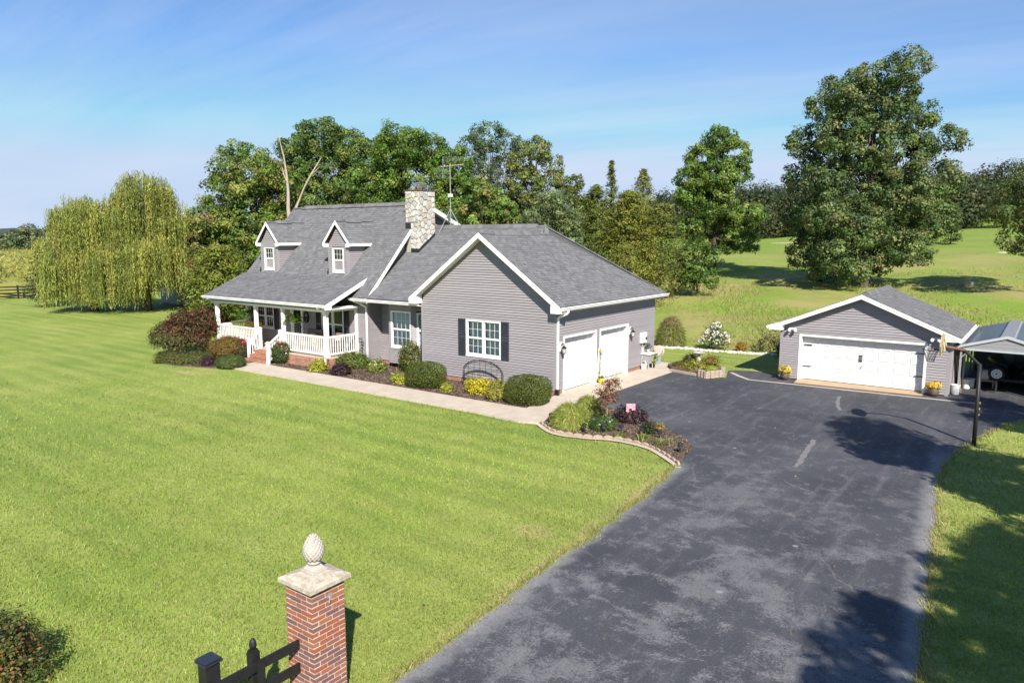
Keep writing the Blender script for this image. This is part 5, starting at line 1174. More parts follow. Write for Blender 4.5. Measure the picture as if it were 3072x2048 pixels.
m = MB(); m.bar((13.3, 10.3, 0.42), (13.3, 14.5, 0.42), 0.08, 0.1); m.bar((14.2, 11.2, 0.42), (14.2, 14.5, 0.42), 0.08, 0.1); m.bar((13.3, 11.2, 0.42), (14.2, 11.2, 0.42), 0.08, 0.1); m.tube([(13.3, 10.6, 0.42), (13.3, 10.55, 0.05)], 0.04, 8); m.build('trailer_frame', 'blackmetal', bt)
m = MB(); m.lathe([(0.14, -0.07), (0.26, -0.09), (0.29, -0.05), (0.29, 0.05), (0.26, 0.09), (0.14, 0.07)], (0, 0, 0), 24); m.V = [(13.28+v[0], 10.75-v[2], 0.72+v[1]) for v in m.V]; sp = m.build('spare_wheel', 'rubber', bt, smooth=True)
m = MB(); m.lathe([(0.185, 0.075), (0.18, 0.09), (0.10, 0.07), (0.09, 0.085), (0.02, 0.09)], (0, 0, 0), 20); m.V = [(13.28+v[0], 10.75-v[2], 0.72+v[1]) for v in m.V]; m.build('rim', 'white_plastic', sp)
for k in range(8):
    m = MB(); a = k*math.pi/4; m.ball((13.28+0.125*math.cos(a), 10.665, 0.72+0.125*math.sin(a)), (0.022, 0.012, 0.022), 6); m.build('rim_hole', 'rubber', sp)
m = MB(); m.lathe([(0.02, 0.09), (0.035, 0.11), (0.0, 0.115)], (0, 0, 0), 10); m.V = [(13.28+v[0], 10.75-v[2], 0.72+v[1]) for v in m.V]; m.build('hub', 'blackmetal', sp)
for x in (12.95, 14.6):
    m = MB(); m.lathe([(0.12, -0.08), (0.27, -0.09), (0.29, 0), (0.27, 0.09), (0.12, 0.08)], (0, 0, 0), 20); m.V = [(x+v[2], 13.3+v[0], 0.29+v[1]) for v in m.V]; m.build('wheel', 'rubber', bt)
for x, y, lab in ((12.08, 9.35, 'white plastic bucket with a lid nearest the garage corner'), (12.30, 10.9, 'white plastic bucket farther inside the carport'), (12.42, 11.15, 'second pale bucket behind the other inside the carport')):
    t = thing('bucket', lab, 'bucket', (x, y, 0), 'buckets by the carport posts')
    MB().lathe([(0.125, 0), (0.15, 0.34), (0.165, 0.34), (0.165, 0.37), (0.14, 0.37), (0.12, 0.05)], (x, y, 0), 18).build('pail', 'white_plastic', t, smooth=False); m = MB(); m.tube([(x-0.15, y, 0.33), (x-0.1, y-0.13, 0.24), (x+0.1, y-0.13, 0.24), (x+0.15, y, 0.33)], 0.006, 5); m.build('handle', 'galv', t)
for i, (x, lab) in enumerate(((12.02, 'long wooden tool handle leaning in the gap beside the garage wall'), (12.08, 'second wooden pole leaning by the carport post'))):
    tag(MB().tube([(x+0.16, 9.55+i*0.1, 0.02), (x-0.02, 9.75+i*0.1, 1.45)], 0.016, 6).build('tool_handle', plain('ash_wood', (0.32, 0.22, 0.12), 0.7), None), lab, 'tool handle', 'handles leaning by the carport')
ck = thing('cooler', 'pale cooler box standing on the floor beside the boat', 'cooler', (12.95, 11.6, 0)); MB().box(12.75, 13.0, 11.4, 11.7, 0.35, 0.68).build('chest', 'white_plastic', ck, bevel=0.02); MB().box(12.74, 13.01, 11.39, 11.71, 0.68, 0.74).build('lid', 'grey_plastic', ck, bevel=0.015); MB().box(12.6, 13.2, 11.3, 11.8, 0.28, 0.35).build('shelf', 'deadwood', ck); 
for x in (12.64, 13.16): MB().box(x-0.02, x+0.02, 11.34, 11.38, 0, 0.28).build('leg', 'deadwood', ck)

# ------------------------------------------------------------------ basketball hoop
bh = thing('basketball_hoop', 'black pole basketball hoop with a weathered fan backboard at the drive edge', 'basketball hoop', (13.29, 1.70, 0))
m = MB(); m.tube([(13.29, 1.70, -0.05), (13.27, 1.9, 1.2), (13.24, 2.02, 2.31)], [0.058, 0.056, 0.054], 12); pole = m.build('pole', 'black', bh, smooth=True)
for z in (0.86, 1.03, 1.20):
    for s in (-1, 1): MB().bar((13.31-0.03, 1.77+z*0.1, z-0.025*s), (13.31+0.04, 1.77+z*0.1, z+0.025*s), 0.02, 0.014).build('tape_mark', 'yellow_paint', pole)
MB().tube([(13.24, 2.02, 2.27), (12.84, 1.84, 2.70), (12.78, 1.82, 2.72)], 0.045, 10).build('arm_brace', 'black', bh); MB().tube([(12.86, 1.84, 2.70), (12.36, 1.56, 2.80)], 0.04, 10).build('arm', plain('rusty_arm', (0.16, 0.08, 0.05), 0.8, 0.4, 20), bh)
fan = [(0.30*math.cos(a)*1.5, 0.33+0.30*math.sin(a)*0.9) for a in np.linspace(0, math.pi, 14)]; fan = [(-0.45, 0.28), (-0.30, 0.0), (0.30, 0.0), (0.45, 0.28)]+fan[1:-1]
m = MB(); m.prism([(12.30, 1.50+a, 2.56+b) for a, b in fan], (0.035, 0, 0)); m.build('backboard', 'backboard', bh)
m = MB(); m.bar((12.42, 1.25, 2.7), (12.35, 1.4, 2.95), 0.03, 0.03); m.bar((12.42, 1.6, 2.75), (12.35, 1.75, 3.0), 0.03, 0.03); m.box(12.335, 12.37, 1.3, 1.7, 2.66, 2.72); m.build('bracket', 'backboard', bh)
rc_ = (12.04, 1.50, 2.69); m = MB(); m.tube([(rc_[0]+0.21*math.cos(k*0.3307), rc_[1]+0.21*math.sin(k*0.3307), rc_[2]) for k in range(20)], 0.011, 6); m.bar((12.24, 1.5, 2.68), (12.31, 1.5, 2.68), 0.1, 0.02); m.build('rim', 'blackmetal', bh)
m = MB()
for k in range(12):
    a = k*math.pi/6
    for s in (-1, 1): m.tube([(rc_[0]+0.21*math.cos(a), rc_[1]+0.21*math.sin(a), rc_[2]), (rc_[0]+0.16*math.cos(a+s*0.26), rc_[1]+0.16*math.sin(a+s*0.26), rc_[2]-0.13), (rc_[0]+0.12*math.cos(a), rc_[1]+0.12*math.sin(a), rc_[2]-0.26), (rc_[0]+0.10*math.cos(a+s*0.26), rc_[1]+0.10*math.sin(a+s*0.26), rc_[2]-0.36)], 0.005, 3)
m.build('net', 'black', bh)
# ------------------------------------------------------------------ brick gate pillar with cast finial
PX, PY, PH = 7.52, -17.12, 0.26
pil = thing('gate_pillar', 'square red brick gate pillar with stone cap and pinecone finial', 'pillar', (PX, PY, 0))
MB().box(PX-PH+0.008, PX+PH-0.008, PY-PH+0.008, PY+PH-0.008, 0, 1.60).build('mortar_core', 'mortar', pil)
bmesh_ = []
for c in [(0.28, 0.10, 0.06), (0.32, 0.12, 0.065), (0.23, 0.10, 0.08), (0.30, 0.105, 0.055), (0.17, 0.09, 0.085), (0.24, 0.11, 0.085), (0.31, 0.135, 0.075), (0.20, 0.10, 0.08)]:
    m = MB(); a, b, h, q = 0.0975, 0.0475, 0.0268, 0.004
    V = []
    for z, s in ((-h, q), (-h+q, 0), (h-q, 0), (h, q)): V += [(-a+s, -b+s, z), (a-s, -b+s, z), (a-s, b-s, z), (-a+s, b-s, z)]
    m.add(V, [(3, 2, 1, 0), (12, 13, 14, 15)]+[(4*l+i, 4*l+(i+1) % 4, 4*l+4+(i+1) % 4, 4*l+4+i) for l in range(3) for i in range(4)], c)
    o = m.build('brick', 'brick', None); bmesh_.append(o.data); bpy.data.objects.remove(o)
ch = 0.0667
for k in range(24):
    z = ch*(k+0.5)
    for side in range(4):
        for j in range(2):
            # pinwheel bond: two stretchers a side, turned the other way every second course
            t = -PH+0.1035+j*0.2105+(0.1015 if k % 2 else 0.0); d = -PH+0.0475
            x, y = [(t, d), (-d, t), (-t, -d), (d, -t)][side]
            o = bpy.data.objects.new('brick', random.choice(bmesh_)); col.objects.link(o); o.parent = pil
            jj = random.uniform(-0.002, 0.002); o.location = (x+(jj if side % 2 else 0), y+(0 if side % 2 else jj), z); o.rotation_euler = (0, 0, math.pi/2*(side % 2)+(math.pi if random.random() < .5 else 0))
cap = MB(); C_ = 0.32
V = []
for z, r in ((1.600, C_-0.012), (1.612, C_), (1.665, C_), (1.682, C_-0.02), (1.73, 0.13)): V += [(PX-r, PY-r, z), (PX+r, PY-r, z), (PX+r, PY+r, z), (PX-r, PY+r, z)]
cap.add(V, [(3, 2, 1, 0), (16, 17, 18, 19)]+[(4*l+i, 4*l+(i+1) % 4, 4*l+4+(i+1) % 4, 4*l+4+i) for l in range(4) for i in range(4)]); cap.build('cap', 'capstone', pil)
fin = thing('finial', 'pale cast stone pinecone finial on top of the brick gate pillar', 'finial', (PX, PY, 1.73))
m = MB(); m.box(PX-0.12, PX+0.12, PY-0.12, PY+0.12, 1.715, 1.765); m.hexa([(PX-0.10, PY-0.10, 1.765), (PX+0.10, PY-0.10, 1.765), (PX+0.10, PY+0.10, 1.765), (PX-0.10, PY+0.10, 1.765), (PX-0.065, PY-0.065, 1.82), (PX+0.065, PY-0.065, 1.82), (PX+0.065, PY+0.065, 1.82), (PX-0.065, PY+0.065, 1.82)])
m.build('plinth', 'cast_stone', fin, bevel=0.006); FZ = 1.80
MB().lathe([(0.062, 0), (0.055, 0.02), (0.06, 0.03), (0.082, 0.038), (0.086, 0.055), (0.08, 0.07), (0.06, 0.08), (0.07, 0.10)], (PX, PY, FZ), 24).build('neck', 'cast_stone', fin, smooth=True)
egg = lambda t: 0.130*math.sin(math.pi*(0.20+0.80*t)**0.85)**0.75 if t < 1 else 0.004
MB().lathe([(max(0.004, egg(k/16)), 0.10+0.32*k/16) for k in range(17)], (PX, PY, FZ), 24).build('cone', 'cast_stone', fin, smooth=True)
m = MB()
for r in range(11):
    t = 0.02+r*0.088; rad = egg(t); nn = max(5, int(rad*110))
    for k in range(nn):
        a = 2*math.pi*(k+0.5*(r % 2))/nn; s = 0.016+0.010*rad/0.13
        m.ball((PX+rad*0.87*math.cos(a), PY+rad*0.87*math.sin(a), FZ+0.105+0.32*t), (s, s, s*1.2), 6)
m.build('scales', 'cast_stone', fin, smooth=True)
gh = thing('gate_hook', 'small pale metal hook on the driveway side of the gate pillar', 'hook', (PX+PH, PY-0.02, 1.4)); m = MB(); m.tube([(PX+PH, PY+0.02, 1.47), (PX+PH+0.03, PY+0.0, 1.44), (PX+PH+0.03, PY-0.02, 1.39)], 0.009, 6); m.build('hook', 'galv', gh); MB().box(PX+PH-0.002, PX+PH+0.01, PY-0.01, PY+0.05, 1.44, 1.5).build('plate', 'galv', gh)
# black board fence running from the pillar
fen = thing('board_fence', 'black board fence meeting the brick gate pillar', 'fence', (7.5, -18.5, 0))
for z in (0.79, 0.48, 0.17): MB().box(7.485, 7.515, -21.5, -17.385, z, z+0.125).build('rail', 'black', fen, bevel=0.004)
m = MB(); m.box(7.36, 7.47, -18.03, -17.92, 0, 1.0); m.box(7.365, 7.465, -18.025, -17.925, 1.0, 1.02); m.box(7.375, 7.455, -18.015, -17.935, 1.02, 1.04); m.lathe([(0.02, 1.04), (0.03, 1.05), (0.044, 1.075), (0.046, 1.10), (0.036, 1.14), (0.018, 1.17), (0.003, 1.18)], (7.415, -17.975, 0), 12); m.build('acorn_post', 'black', fen)
MB().box(7.516, 7.535, -18.0, -17.90, 0.1, 0.935).build('batten', 'black', fen)
m = MB(); m.box(7.32, 7.49, -18.62, -18.45, 0, 1.15); m.build('square_post', 'black', fen); m = MB(); m.box(7.295, 7.515, -18.645, -18.425, 1.15, 1.175); m.hexa([(7.30, -18.64, 1.19), (7.51, -18.64, 1.19), (7.51, -18.43, 1.19), (7.30, -18.43, 1.19), (7.35, -18.59, 1.225), (7.46, -18.59, 1.225), (7.46, -18.48, 1.225), (7.35, -18.48, 1.225)]); m.box(7.35, 7.46, -18.59, -18.48, 1.17, 1.2); m.build('post_cap', plain('cap_metal', (0.02, 0.026, 0.04), 0.35, 0.1), fen)

# ------------------------------------------------------------------ plants
def shrub(name, label, x, y, w, h, pal, leaf=0.06, dens=None, rc=None, per=9, mat='leaf', cat='shrub', group=None, shape='dome', depth=None, z=0.0, wr=0.55, stem=True, inner=0.55, flowers=None, lobes=None):
    dd = (depth or w)/2
    cx, cy = x+FWD[0]*dd*0.85, y+FWD[1]*dd*0.85; t = thing(name, label, cat, (cx, cy, z), group)
    if lobes is None:
        if shape == 'dome': lobes = [((cx, cy, z+h*0.42), (w*0.46, dd*0.92, h*0.54))]
        elif shape == 'loose':
            lobes = [((cx, cy, z+h*0.45), (w*0.38, dd*0.75, h*0.45))]+[((cx+RT[0]*w*0.3*s, cy+RT[1]*w*0.3*s, z+h*(0.35+0.25*random.random())), (w*0.24, dd*0.5, h*0.32)) for s in (-1, -0.3, 0.5, 1)]
        elif shape == 'spread': lobes = [((cx+RT[0]*w*s+FWD[0]*q, cy+RT[1]*w*s+FWD[1]*q, z+h*0.35), (w*0.2, dd*0.45, h*0.42)) for s in (-0.33, -0.1, 0.12, 0.34) for q in (-dd*0.4, dd*0.3)]
    area = w*h*3.2; dens = dens or 5000*0.06*0.06/(leaf*leaf)/10
    foliage('foliage', lobes, t, pal, dens=dens, per=per, rc=rc or leaf*1.1, leaf=leaf, mat=mat, wr=wr, inner=inner, low=-0.75)
    if stem:
        m = MB()
        for k in range(5): a = k*1.26; m.tube([(cx+0.03*math.cos(a), cy+0.03*math.sin(a), z), (cx+w*0.25*math.cos(a), cy+dd*0.5*math.sin(a), z+h*0.55)], [0.018, 0.008], 5)
        m.build('stem', 'trunk', t)
    if flowers:
        fc, n, s, zlo = flowers; P = []; 
        for c, r in lobes:
            k = max(1, n//len(lobes)); d = sphere_dirs(k*6); d = d[(d[:, 2] > zlo) & (d@np.array([0.5955, -0.803, 0.25]) > -0.3)][:k]; P.append(np.array(c)+d*np.array(r)*1.06)
        P = np.concatenate(P); Q = np.repeat(P, 7, 0)+rng.normal(0, s*0.35, (len(P)*7, 3)); quads_mesh('blossoms', leaf_quads(Q, unit(rng.normal(size=Q.shape)+np.array([0.3, -0.4, 0.5])), s*rng.uniform(.7, 1.2, len(Q)), 0.8), pick_cols(len(Q), fc, .12), 'petal', t)
    return t
G1 = [(0.055, 0.095, 0.020), (0.075, 0.125, 0.026), (0.10, 0.15, 0.03), (0.04, 0.07, 0.016)]
BOX = [(0.135, 0.17, 0.028), (0.10, 0.145, 0.025), (0.19, 0.20, 0.04), (0.075, 0.11, 0.02)]
LIME = [(0.36, 0.38, 0.03), (0.28, 0.34, 0.04), (0.44, 0.42, 0.06)]
# weeping maroon tree by the porch corner
wt = thing('weeping_shrub', 'broad weeping bronze-red shrub on a crooked trunk left of the porch', 'shrub', (-20.0, -2.8, 0))
wl_lobes = [((-20.7, -2.85, 1.30), (1.05, 1.0, 0.98)), ((-21.2, -3.65, 0.95), (0.72, 0.72, 0.66)), ((-20.65, -1.9, 1.42), (0.85, 0.85, 0.85)), ((-20.95, -1.0, 1.45), (0.65, 0.65, 0.65)), ((-20.4, -3.55, 0.72), (0.62, 0.62, 0.5)), ((-19.95, -2.75, 0.85), (0.6, 0.6, 0.55)), ((-21.5, -2.9, 1.1), (0.75, 0.8, 0.75))]
P, N, K_ = crown_pts(wl_lobes, 30, 13, 0.09, 0.7, -0.75)
side_c = clump_cols(K_, [(0.115, 0.045, 0.028), (0.15, 0.06, 0.035), (0.09, 0.06, 0.025), (0.12, 0.095, 0.035), (0.17, 0.08, 0.04), (0.07, 0.075, 0.025)]); gr = P[:, 2]+0.35*(P@RT) - (0.35*(np.array([-20, -2.8, 0])@RT)) < rng.uniform(0.6, 1.1, len(P)); side_c[gr] = pick_cols(gr.sum(), [(0.12, 0.11, 0.035), (0.085, 0.095, 0.028), (0.15, 0.15, 0.05)], .15)
quads_mesh('foliage', leaf_quads(P, N, 0.13*rng.uniform(.7, 1.3, len(P)), 0.42, np.tile([0, 0, 1.0], (len(P), 1))+rng.normal(0, .45, P.shape)), side_c, 'leaf', wt)
m = MB(); m.tube([(-20.35, -3.8, -0.05), (-20.5, -3.6, 0.4), (-20.5, -3.2, 0.62), (-20.2, -2.9, 0.85), (-20.3, -2.2, 1.3)], [0.09, 0.08, 0.07, 0.05, 0.03], 8); m.tube([(-20.5, -3.6, 0.35), (-21.0, -3.4, 0.9), (-21.4, -3.2, 1.3)], [0.07, 0.05, 0.03], 8); m.build('trunk', 'trunk', wt)
JUN = [(0.075, 0.09, 0.026), (0.11, 0.12, 0.035), (0.055, 0.07, 0.024), (0.15, 0.14, 0.045)]
shrub('juniper', 'low spreading juniper at the left end of the porch bed under the weeping shrub', -18.9, -4.95, 1.05, 0.42, JUN, 0.10, mat='needle', shape='spread', wr=0.25, stem=False)
shrub('juniper', 'low spreading juniper between the weeping shrub and the purple plant', -17.45, -4.6, 1.25, 0.5, JUN, 0.10, mat='needle', shape='spread', wr=0.25, stem=False)
shrub('purple_perennial', 'small dark purple plant left of the rounded dwarf shrub', -16.45, -4.35, 0.6, 0.34, [(0.06, 0.025, 0.04), (0.09, 0.04, 0.06), (0.045, 0.02, 0.03)], 0.06, cat='plant')
shrub('dwarf_conifer', 'flat-topped rounded green dwarf conifer at the walk end by the porch steps', -15.15, -4.15, 1.4, 0.52, [(0.10, 0.14, 0.035), (0.13, 0.165, 0.05), (0.08, 0.115, 0.03)], 0.055, rc=0.05, inner=0.85, depth=1.25)
shrub('spirea', 'orange-tipped bushy spirea in front of the left porch railing', -17.25, -3.1, 1.45, 1.2, [(0.24, 0.13, 0.035), (0.18, 0.14, 0.03), (0.10, 0.12, 0.025), (0.28, 0.15, 0.05)], 0.07, shape='loose')
shrub('rose_bush', 'rose bush with bright pink-red blooms left of the brick steps', -16.85, -2.4, 0.8, 1.0, [(0.055, 0.07, 0.025), (0.09, 0.09, 0.03), (0.12, 0.07, 0.035)], 0.07, shape='loose', flowers=([(0.62, 0.03, 0.09), (0.70, 0.06, 0.14)], 26, 0.15, 0.0))
shrub('rose_bush', 'taller rose bush with pale pink blooms right of the brick steps', -14.2, -2.0, 0.95, 1.05, [(0.05, 0.085, 0.02), (0.075, 0.12, 0.03), (0.10, 0.10, 0.035)], 0.07, shape='loose', flowers=([(0.65, 0.10, 0.14), (0.75, 0.50, 0.45)], 22, 0.13, -0.2))
shrub('hosta', 'lime green hosta below the porch corner downspout', -11.2, -2.25, 0.58, 0.38, LIME, 0.13, wr=0.4, stem=False, cat='plant')
shrub('coral_bells', 'dark maroon leafy plant in the mulch between hosta and hydrangea', -9.72, -2.2, 0.72, 0.40, [(0.045, 0.022, 0.026), (0.07, 0.03, 0.035), (0.03, 0.016, 0.02)], 0.10, cat='plant')
shrub('azalea', 'mid green leafy bush against the brick side of the porch', -10.4, -0.95, 1.3, 0.64, [(0.10, 0.16, 0.03), (0.15, 0.20, 0.04), (0.07, 0.11, 0.02), (0.2, 0.2, 0.05)], 0.10, shape='loose')
shrub('hydrangea', 'small hydrangea with creamy flower heads in front of the bay', -9.0, -0.75, 0.62, 0.45, [(0.15, 0.22, 0.04), (0.22, 0.27, 0.06)], 0.10, cat='plant', flowers=([(0.60, 0.52, 0.24), (0.68, 0.58, 0.32)], 18, 0.09, 0.0))
shrub('holly', 'round broad-leaved evergreen shrub beside the bay window', -7.75, 0.1, 1.1, 1.42, [(0.14, 0.16, 0.025), (0.09, 0.12, 0.018), (0.19, 0.20, 0.035), (0.06, 0.085, 0.014)], 0.085, dens=70, depth=0.9, inner=0.75)
def clipped(label, x, y, w, h):
    d = w*0.42; cx, cy = x+FWD[0]*d*0.9, y+FWD[1]*d*0.9; t = thing('boxwood', label, 'shrub', (cx, cy, 0), 'clipped boxwoods along the garage gable')
    n = 11000; D = sphere_dirs(n); p = 3.2; k = (np.sum(np.abs(D*np.array([1, 1, 1.0]))**p, 1))**(-1/p)
    Q = D*k[:, None]*np.array([w*0.5, d, h*0.52])*rng.uniform(0.90, 1.015, (n, 1)); nrm = unit(np.sign(D)*np.abs(D)**2/np.array([w*0.5, d, h*0.5]))
    a = 0.2; ca, sa = math.cos(a), math.sin(a); rot = np.array([[ca, -sa, 0], [sa, ca, 0], [0, 0, 1]])
    Q = Q@rot.T; wob = 1+0.035*np.sin(Q[:, 0]*7+Q[:, 2]*5)*np.sin(Q[:, 1]*6); Q = Q*wob[:, None]+np.array([cx, cy, h*0.49]); kk = Q[:, 2] > 0.03
    quads_mesh('foliage', leaf_quads(Q[kk], unit(nrm[kk]+rng.normal(0, .55, (kk.sum(), 3))), 0.05*rng.uniform(.6, 1.3, kk.sum()), 0.55), pick_cols(kk.sum(), BOX, .22), 'leaf', t)
    MB().ball((cx, cy, h*0.47), (w*0.40, d*0.85, h*0.44), 16).build('inner_core', plain('core_dark', (0.02, 0.025, 0.01), 0.9, 0.3, 30), t)  # one solid near-black ball filling the inside of the leaf shell
clipped('clipped boxwood mound left of the black arched trellis', -4.75, -2.15, 1.58, 0.98); clipped('larger clipped boxwood mound at the garage corner right of the trellis', 0.28, -2.15, 1.62, 1.02)
shrub('hosta', 'lime green hosta at the walk edge left of the clipped boxwood', -6.4, -2.0, 0.52, 0.27, LIME, 0.11, wr=0.4, stem=False, cat='plant')
shrub('hosta', 'small lime plant alone in mulch just left of the trellis', -3.77, -1.95, 0.38, 0.25, LIME, 0.08, wr=0.4, stem=False, cat='plant')
shrub('golden_spirea', 'bright yellow golden spirea mound under the arched trellis', -2.35, -1.7, 1.2, 0.62, [(0.62, 0.52, 0.02), (0.52, 0.48, 0.03), (0.42, 0.42, 0.03), (0.68, 0.55, 0.05)], 0.075, dens=60)
shrub('perennial', 'tall spindly yellow-green perennial at the right foot of the trellis', -1.14, -2.15, 0.5, 0.78, [(0.30, 0.28, 0.05), (0.16, 0.2, 0.04), (0.38, 0.33, 0.08)], 0.08, shape='loose', cat='plant', flowers=([(0.12, 0.06, 0.3)], 3, 0.06, 0.5))
tre = thing('trellis', 'black metal arched trellis against the garage gable', 'trellis', (-3.15, -0.5, 0))
m = MB(); x0, x1, r_ = -4.14, -2.12, 1.01
for off in (0.0, 0.06):
    arc = [(x0+off, -0.5, 0), (x0+off, -0.5, 0.62-off*0.3)]+[(-3.13-(r_-off)*math.cos(a), -0.5, 0.62+(0.5-off*0.9)*math.sin(a)) for a in np.linspace(0.15, math.pi-0.15, 15)]+[(x1-off, -0.5, 0.62-off*0.3), (x1-off, -0.5, 0)]
    m.tube(arc, 0.017, 6)
m.build('arch', 'blackmetal', tre); m = MB()
for k in range(1, 7):
    x = x0+(x1-x0)*k/7; zt = 0.62+0.5*math.sqrt(max(0, 1-((x+3.13)/r_)**2)); m.tube([(x, -0.5, 0.05), (x, -0.5, zt)], 0.008, 5)
for z in (0.25, 0.5, 0.75, 0.95):
    s = r_ if z < 0.62 else r_*math.sqrt(max(0.01, 1-((z-0.62)/0.5)**2)); m.tube([(-3.13-s, -0.5, z), (-3.13+s, -0.5, z)], 0.007, 5)
m.build('grid', 'blackmetal', tre)
vn = thing('climbing_vine', 'thin green vine climbing the left bars of the trellis', 'plant', (-3.85, -0.52, 0)); foliage('foliage', [((-3.85, -0.53, 0.5), (0.12, 0.05, 0.45))], vn, [(0.09, 0.12, 0.04)], dens=40, per=3, rc=0.05, leaf=0.07)

def blades(x, y, h, R_, n, pal, w=0.012, droop=1.0, segs=6, z0=0.0, spread=0.08):
    Q = []; cols_ = []; base = pick_cols(n, pal, .18)
    a = rng.uniform(0, 6.283, n); L = rng.uniform(0.55, 1.0, n); lean = np.sqrt(rng.uniform(0.02, 1.0, n))
    bx = x+rng.normal(0, spread, n); by = y+rng.normal(0, spread, n)
    def at(t):
        rr = R_*L*lean*(t**1.3); zz = z0+h*L*(1.25*t-droop*lean*0.75*t**2.4); return np.stack([bx+np.cos(a)*rr, by+np.sin(a)*rr, zz], 1)
    sd = np.stack([-np.sin(a), np.cos(a), np.zeros(n)], 1)
    for s in range(segs):
        t0, t1 = s/segs, (s+1)/segs; w0 = w*(1-0.75*t0); w1 = w*(1-0.75*t1); A, B = at(t0), at(t1)
        Q.append(np.stack([A-sd*w0, A+sd*w0, B+sd*w1, B-sd*w1], 1)); cols_.append(base)
    return np.concatenate(Q), np.concatenate(cols_)
def tuft(name, label, x, y, h, R_, n, pal, cat='plant', group=None, plumes=None, **k):
    t = thing(name, label, cat, (x, y, k.get('z0', 0.0)), group); V, c = blades(x, y, h, R_, n, pal, **k); quads_mesh('blades', V, c, 'leaf', t)
    if plumes:
        pn, pp = plumes; V, c = blades(x, y, h*1.05, R_*0.8, pn, pp, w=0.02, droop=0.5, spread=0.3); quads_mesh('plumes', V, c, 'petal', t)
    return t
def mop(name, label, x, y, w, h, n, pal, group=None, top=None, leaf=0.34, wr=0.05):
    t = thing(name, label, 'ornamental grass', (x, y, 0), group); D = sphere_dirs(n); D[:, 2] = np.abs(D[:, 2]); q = rng.uniform(0.35, 1.0, (n, 1))**0.5
    prof = np.array([w*0.5, w*0.5, h*0.86]); P = np.array([x, y, 0.06])+D*prof*q*np.array([1, 1, 1.0]); rr = np.linalg.norm(D[:, :2], axis=1, keepdims=True)*q
    T_ = np.concatenate([D[:, :2]*(0.35+rr), 1.15-1.75*rr**1.5], 1)+rng.normal(0, .16, (n, 3)); N = unit(D+np.array([0, 0, 0.5])+rng.normal(0, .45, (n, 3)))
    c = pick_cols(n, pal, .16)
    if top: k = (P[:, 2] > h*0.62) & (rng.random(n) < 0.6); c[k] = pick_cols(k.sum(), top, .12)
    quads_mesh('blades', leaf_quads(P, N, leaf*rng.uniform(.6, 1.3, n), wr, T_), c, 'leaf', t); return t
OG = [(0.30, 0.37, 0.07), (0.38, 0.42, 0.09), (0.20, 0.27, 0.05), (0.46, 0.42, 0.13)]
mop('fountain_grass', 'large arching green ornamental grass at the walk end of the island bed', 2.85, -3.55, 1.25, 0.85, 6500, OG, 'ornamental grasses in the island bed', leaf=0.36)
mop('fountain_grass', 'arching ornamental grass clump nearer the driveway, behind the larger clump', 2.45, -1.75, 0.98, 0.7, 3800, OG, 'ornamental grasses in the island bed', leaf=0.32)
mop('maiden_grass', 'tall maiden grass with pinkish plumes behind the garage back corner', -2.1, 14.9, 1.75, 1.85, 5200, [(0.20, 0.25, 0.06), (0.26, 0.28, 0.08), (0.32, 0.29, 0.10)], None, [(0.36, 0.25, 0.16), (0.32, 0.24, 0.14)], 0.5, 0.05)
jm = thing('japanese_maple', 'slender young red-leaved maple sapling in the island bed', 'tree', (3.52, -2.38, 0))
m = MB(); m.tube([(3.52, -2.38, 0), (3.53, -2.37, 0.5), (3.55, -2.36, 0.9), (3.58, -2.35, 1.35)], [0.03, 0.026, 0.018, 0.006], 8)
for k in range(12):
    a = k*2.4; z = 0.5+k*0.065; L = 0.45-0.02*k; m.tube([(3.54, -2.37, z), (3.54+L*math.cos(a), -2.37+L*math.sin(a), z+0.22)], [0.010, 0.003], 5)
m.build('trunk', plain('young_bark', (0.25, 0.19, 0.10), 0.8, 0.2, 20), jm)
foliage('crown', [((3.55, -2.36, 0.75), (0.36, 0.36, 0.18)), ((3.58, -2.34, 1.0), (0.36, 0.36, 0.2)), ((3.62, -2.32, 1.25), (0.26, 0.26, 0.2)), ((3.35, -2.5, 1.0), (0.25, 0.2, 0.15)), ((3.75, -2.2, 1.32), (0.18, 0.18, 0.14))], jm, [(0.21, 0.075, 0.04), (0.27, 0.11, 0.05), (0.16, 0.06, 0.04), (0.24, 0.14, 0.05)], dens=30, per=6, rc=0.07, leaf=0.09, wr=0.4, inner=0.2)
fl_ = thing('garden_flag', 'small pink floral garden flag on a black stand in the island bed', 'flag', (4.09, -2.12, 0))
m = MB(); m.tube([(4.07, -2.14, 0), (4.07, -2.14, 0.66), (4.33, -1.95, 0.66)], 0.008, 6); m.build('stand', 'blackmetal', fl_)
def flag_mat():
    mt, nt, b = new_mat('flag_cloth'); tc = nd(nt, 'ShaderNodeTexCoord'); n = nd(nt, 'ShaderNodeTexNoise', Scale=14.0, Detail=3.0, Distortion=1.5); nt.links.new(tc.outputs['Object'], n.inputs['Vector'])
    r = nd(nt, 'ShaderNodeValToRGB'); e = r.color_ramp.elements; e[0].position = 0.50; e[0].color = (0.60, 0.22, 0.30, 1); e[1].position = 0.62; e[1].color = (0.72, 0.62, 0.64, 1); nt.links.new(n.outputs['Fac'], r.inputs[0]); nt.links.new(r.outputs[0], b.inputs['Base Color']); b.inputs['Roughness'].default_value = 0.9; return mt
m = MB(); 
for k in range(6):
    u0, u1 = k/6, (k+1)/6; w0, w1 = 0.012*math.sin(u0*7), 0.012*math.sin(u1*7); A = lambda u, w, z: (4.085+0.235*u+0.5*w, -2.128+0.172*u-0.8*w, z)
    m.add([A(u0, w0, 0.24), A(u1, w1, 0.24), A(u1, w1, 0.65), A(u0, w0, 0.65)], [(0, 1, 2, 3)])
m.build('cloth', flag_mat(), fl_)
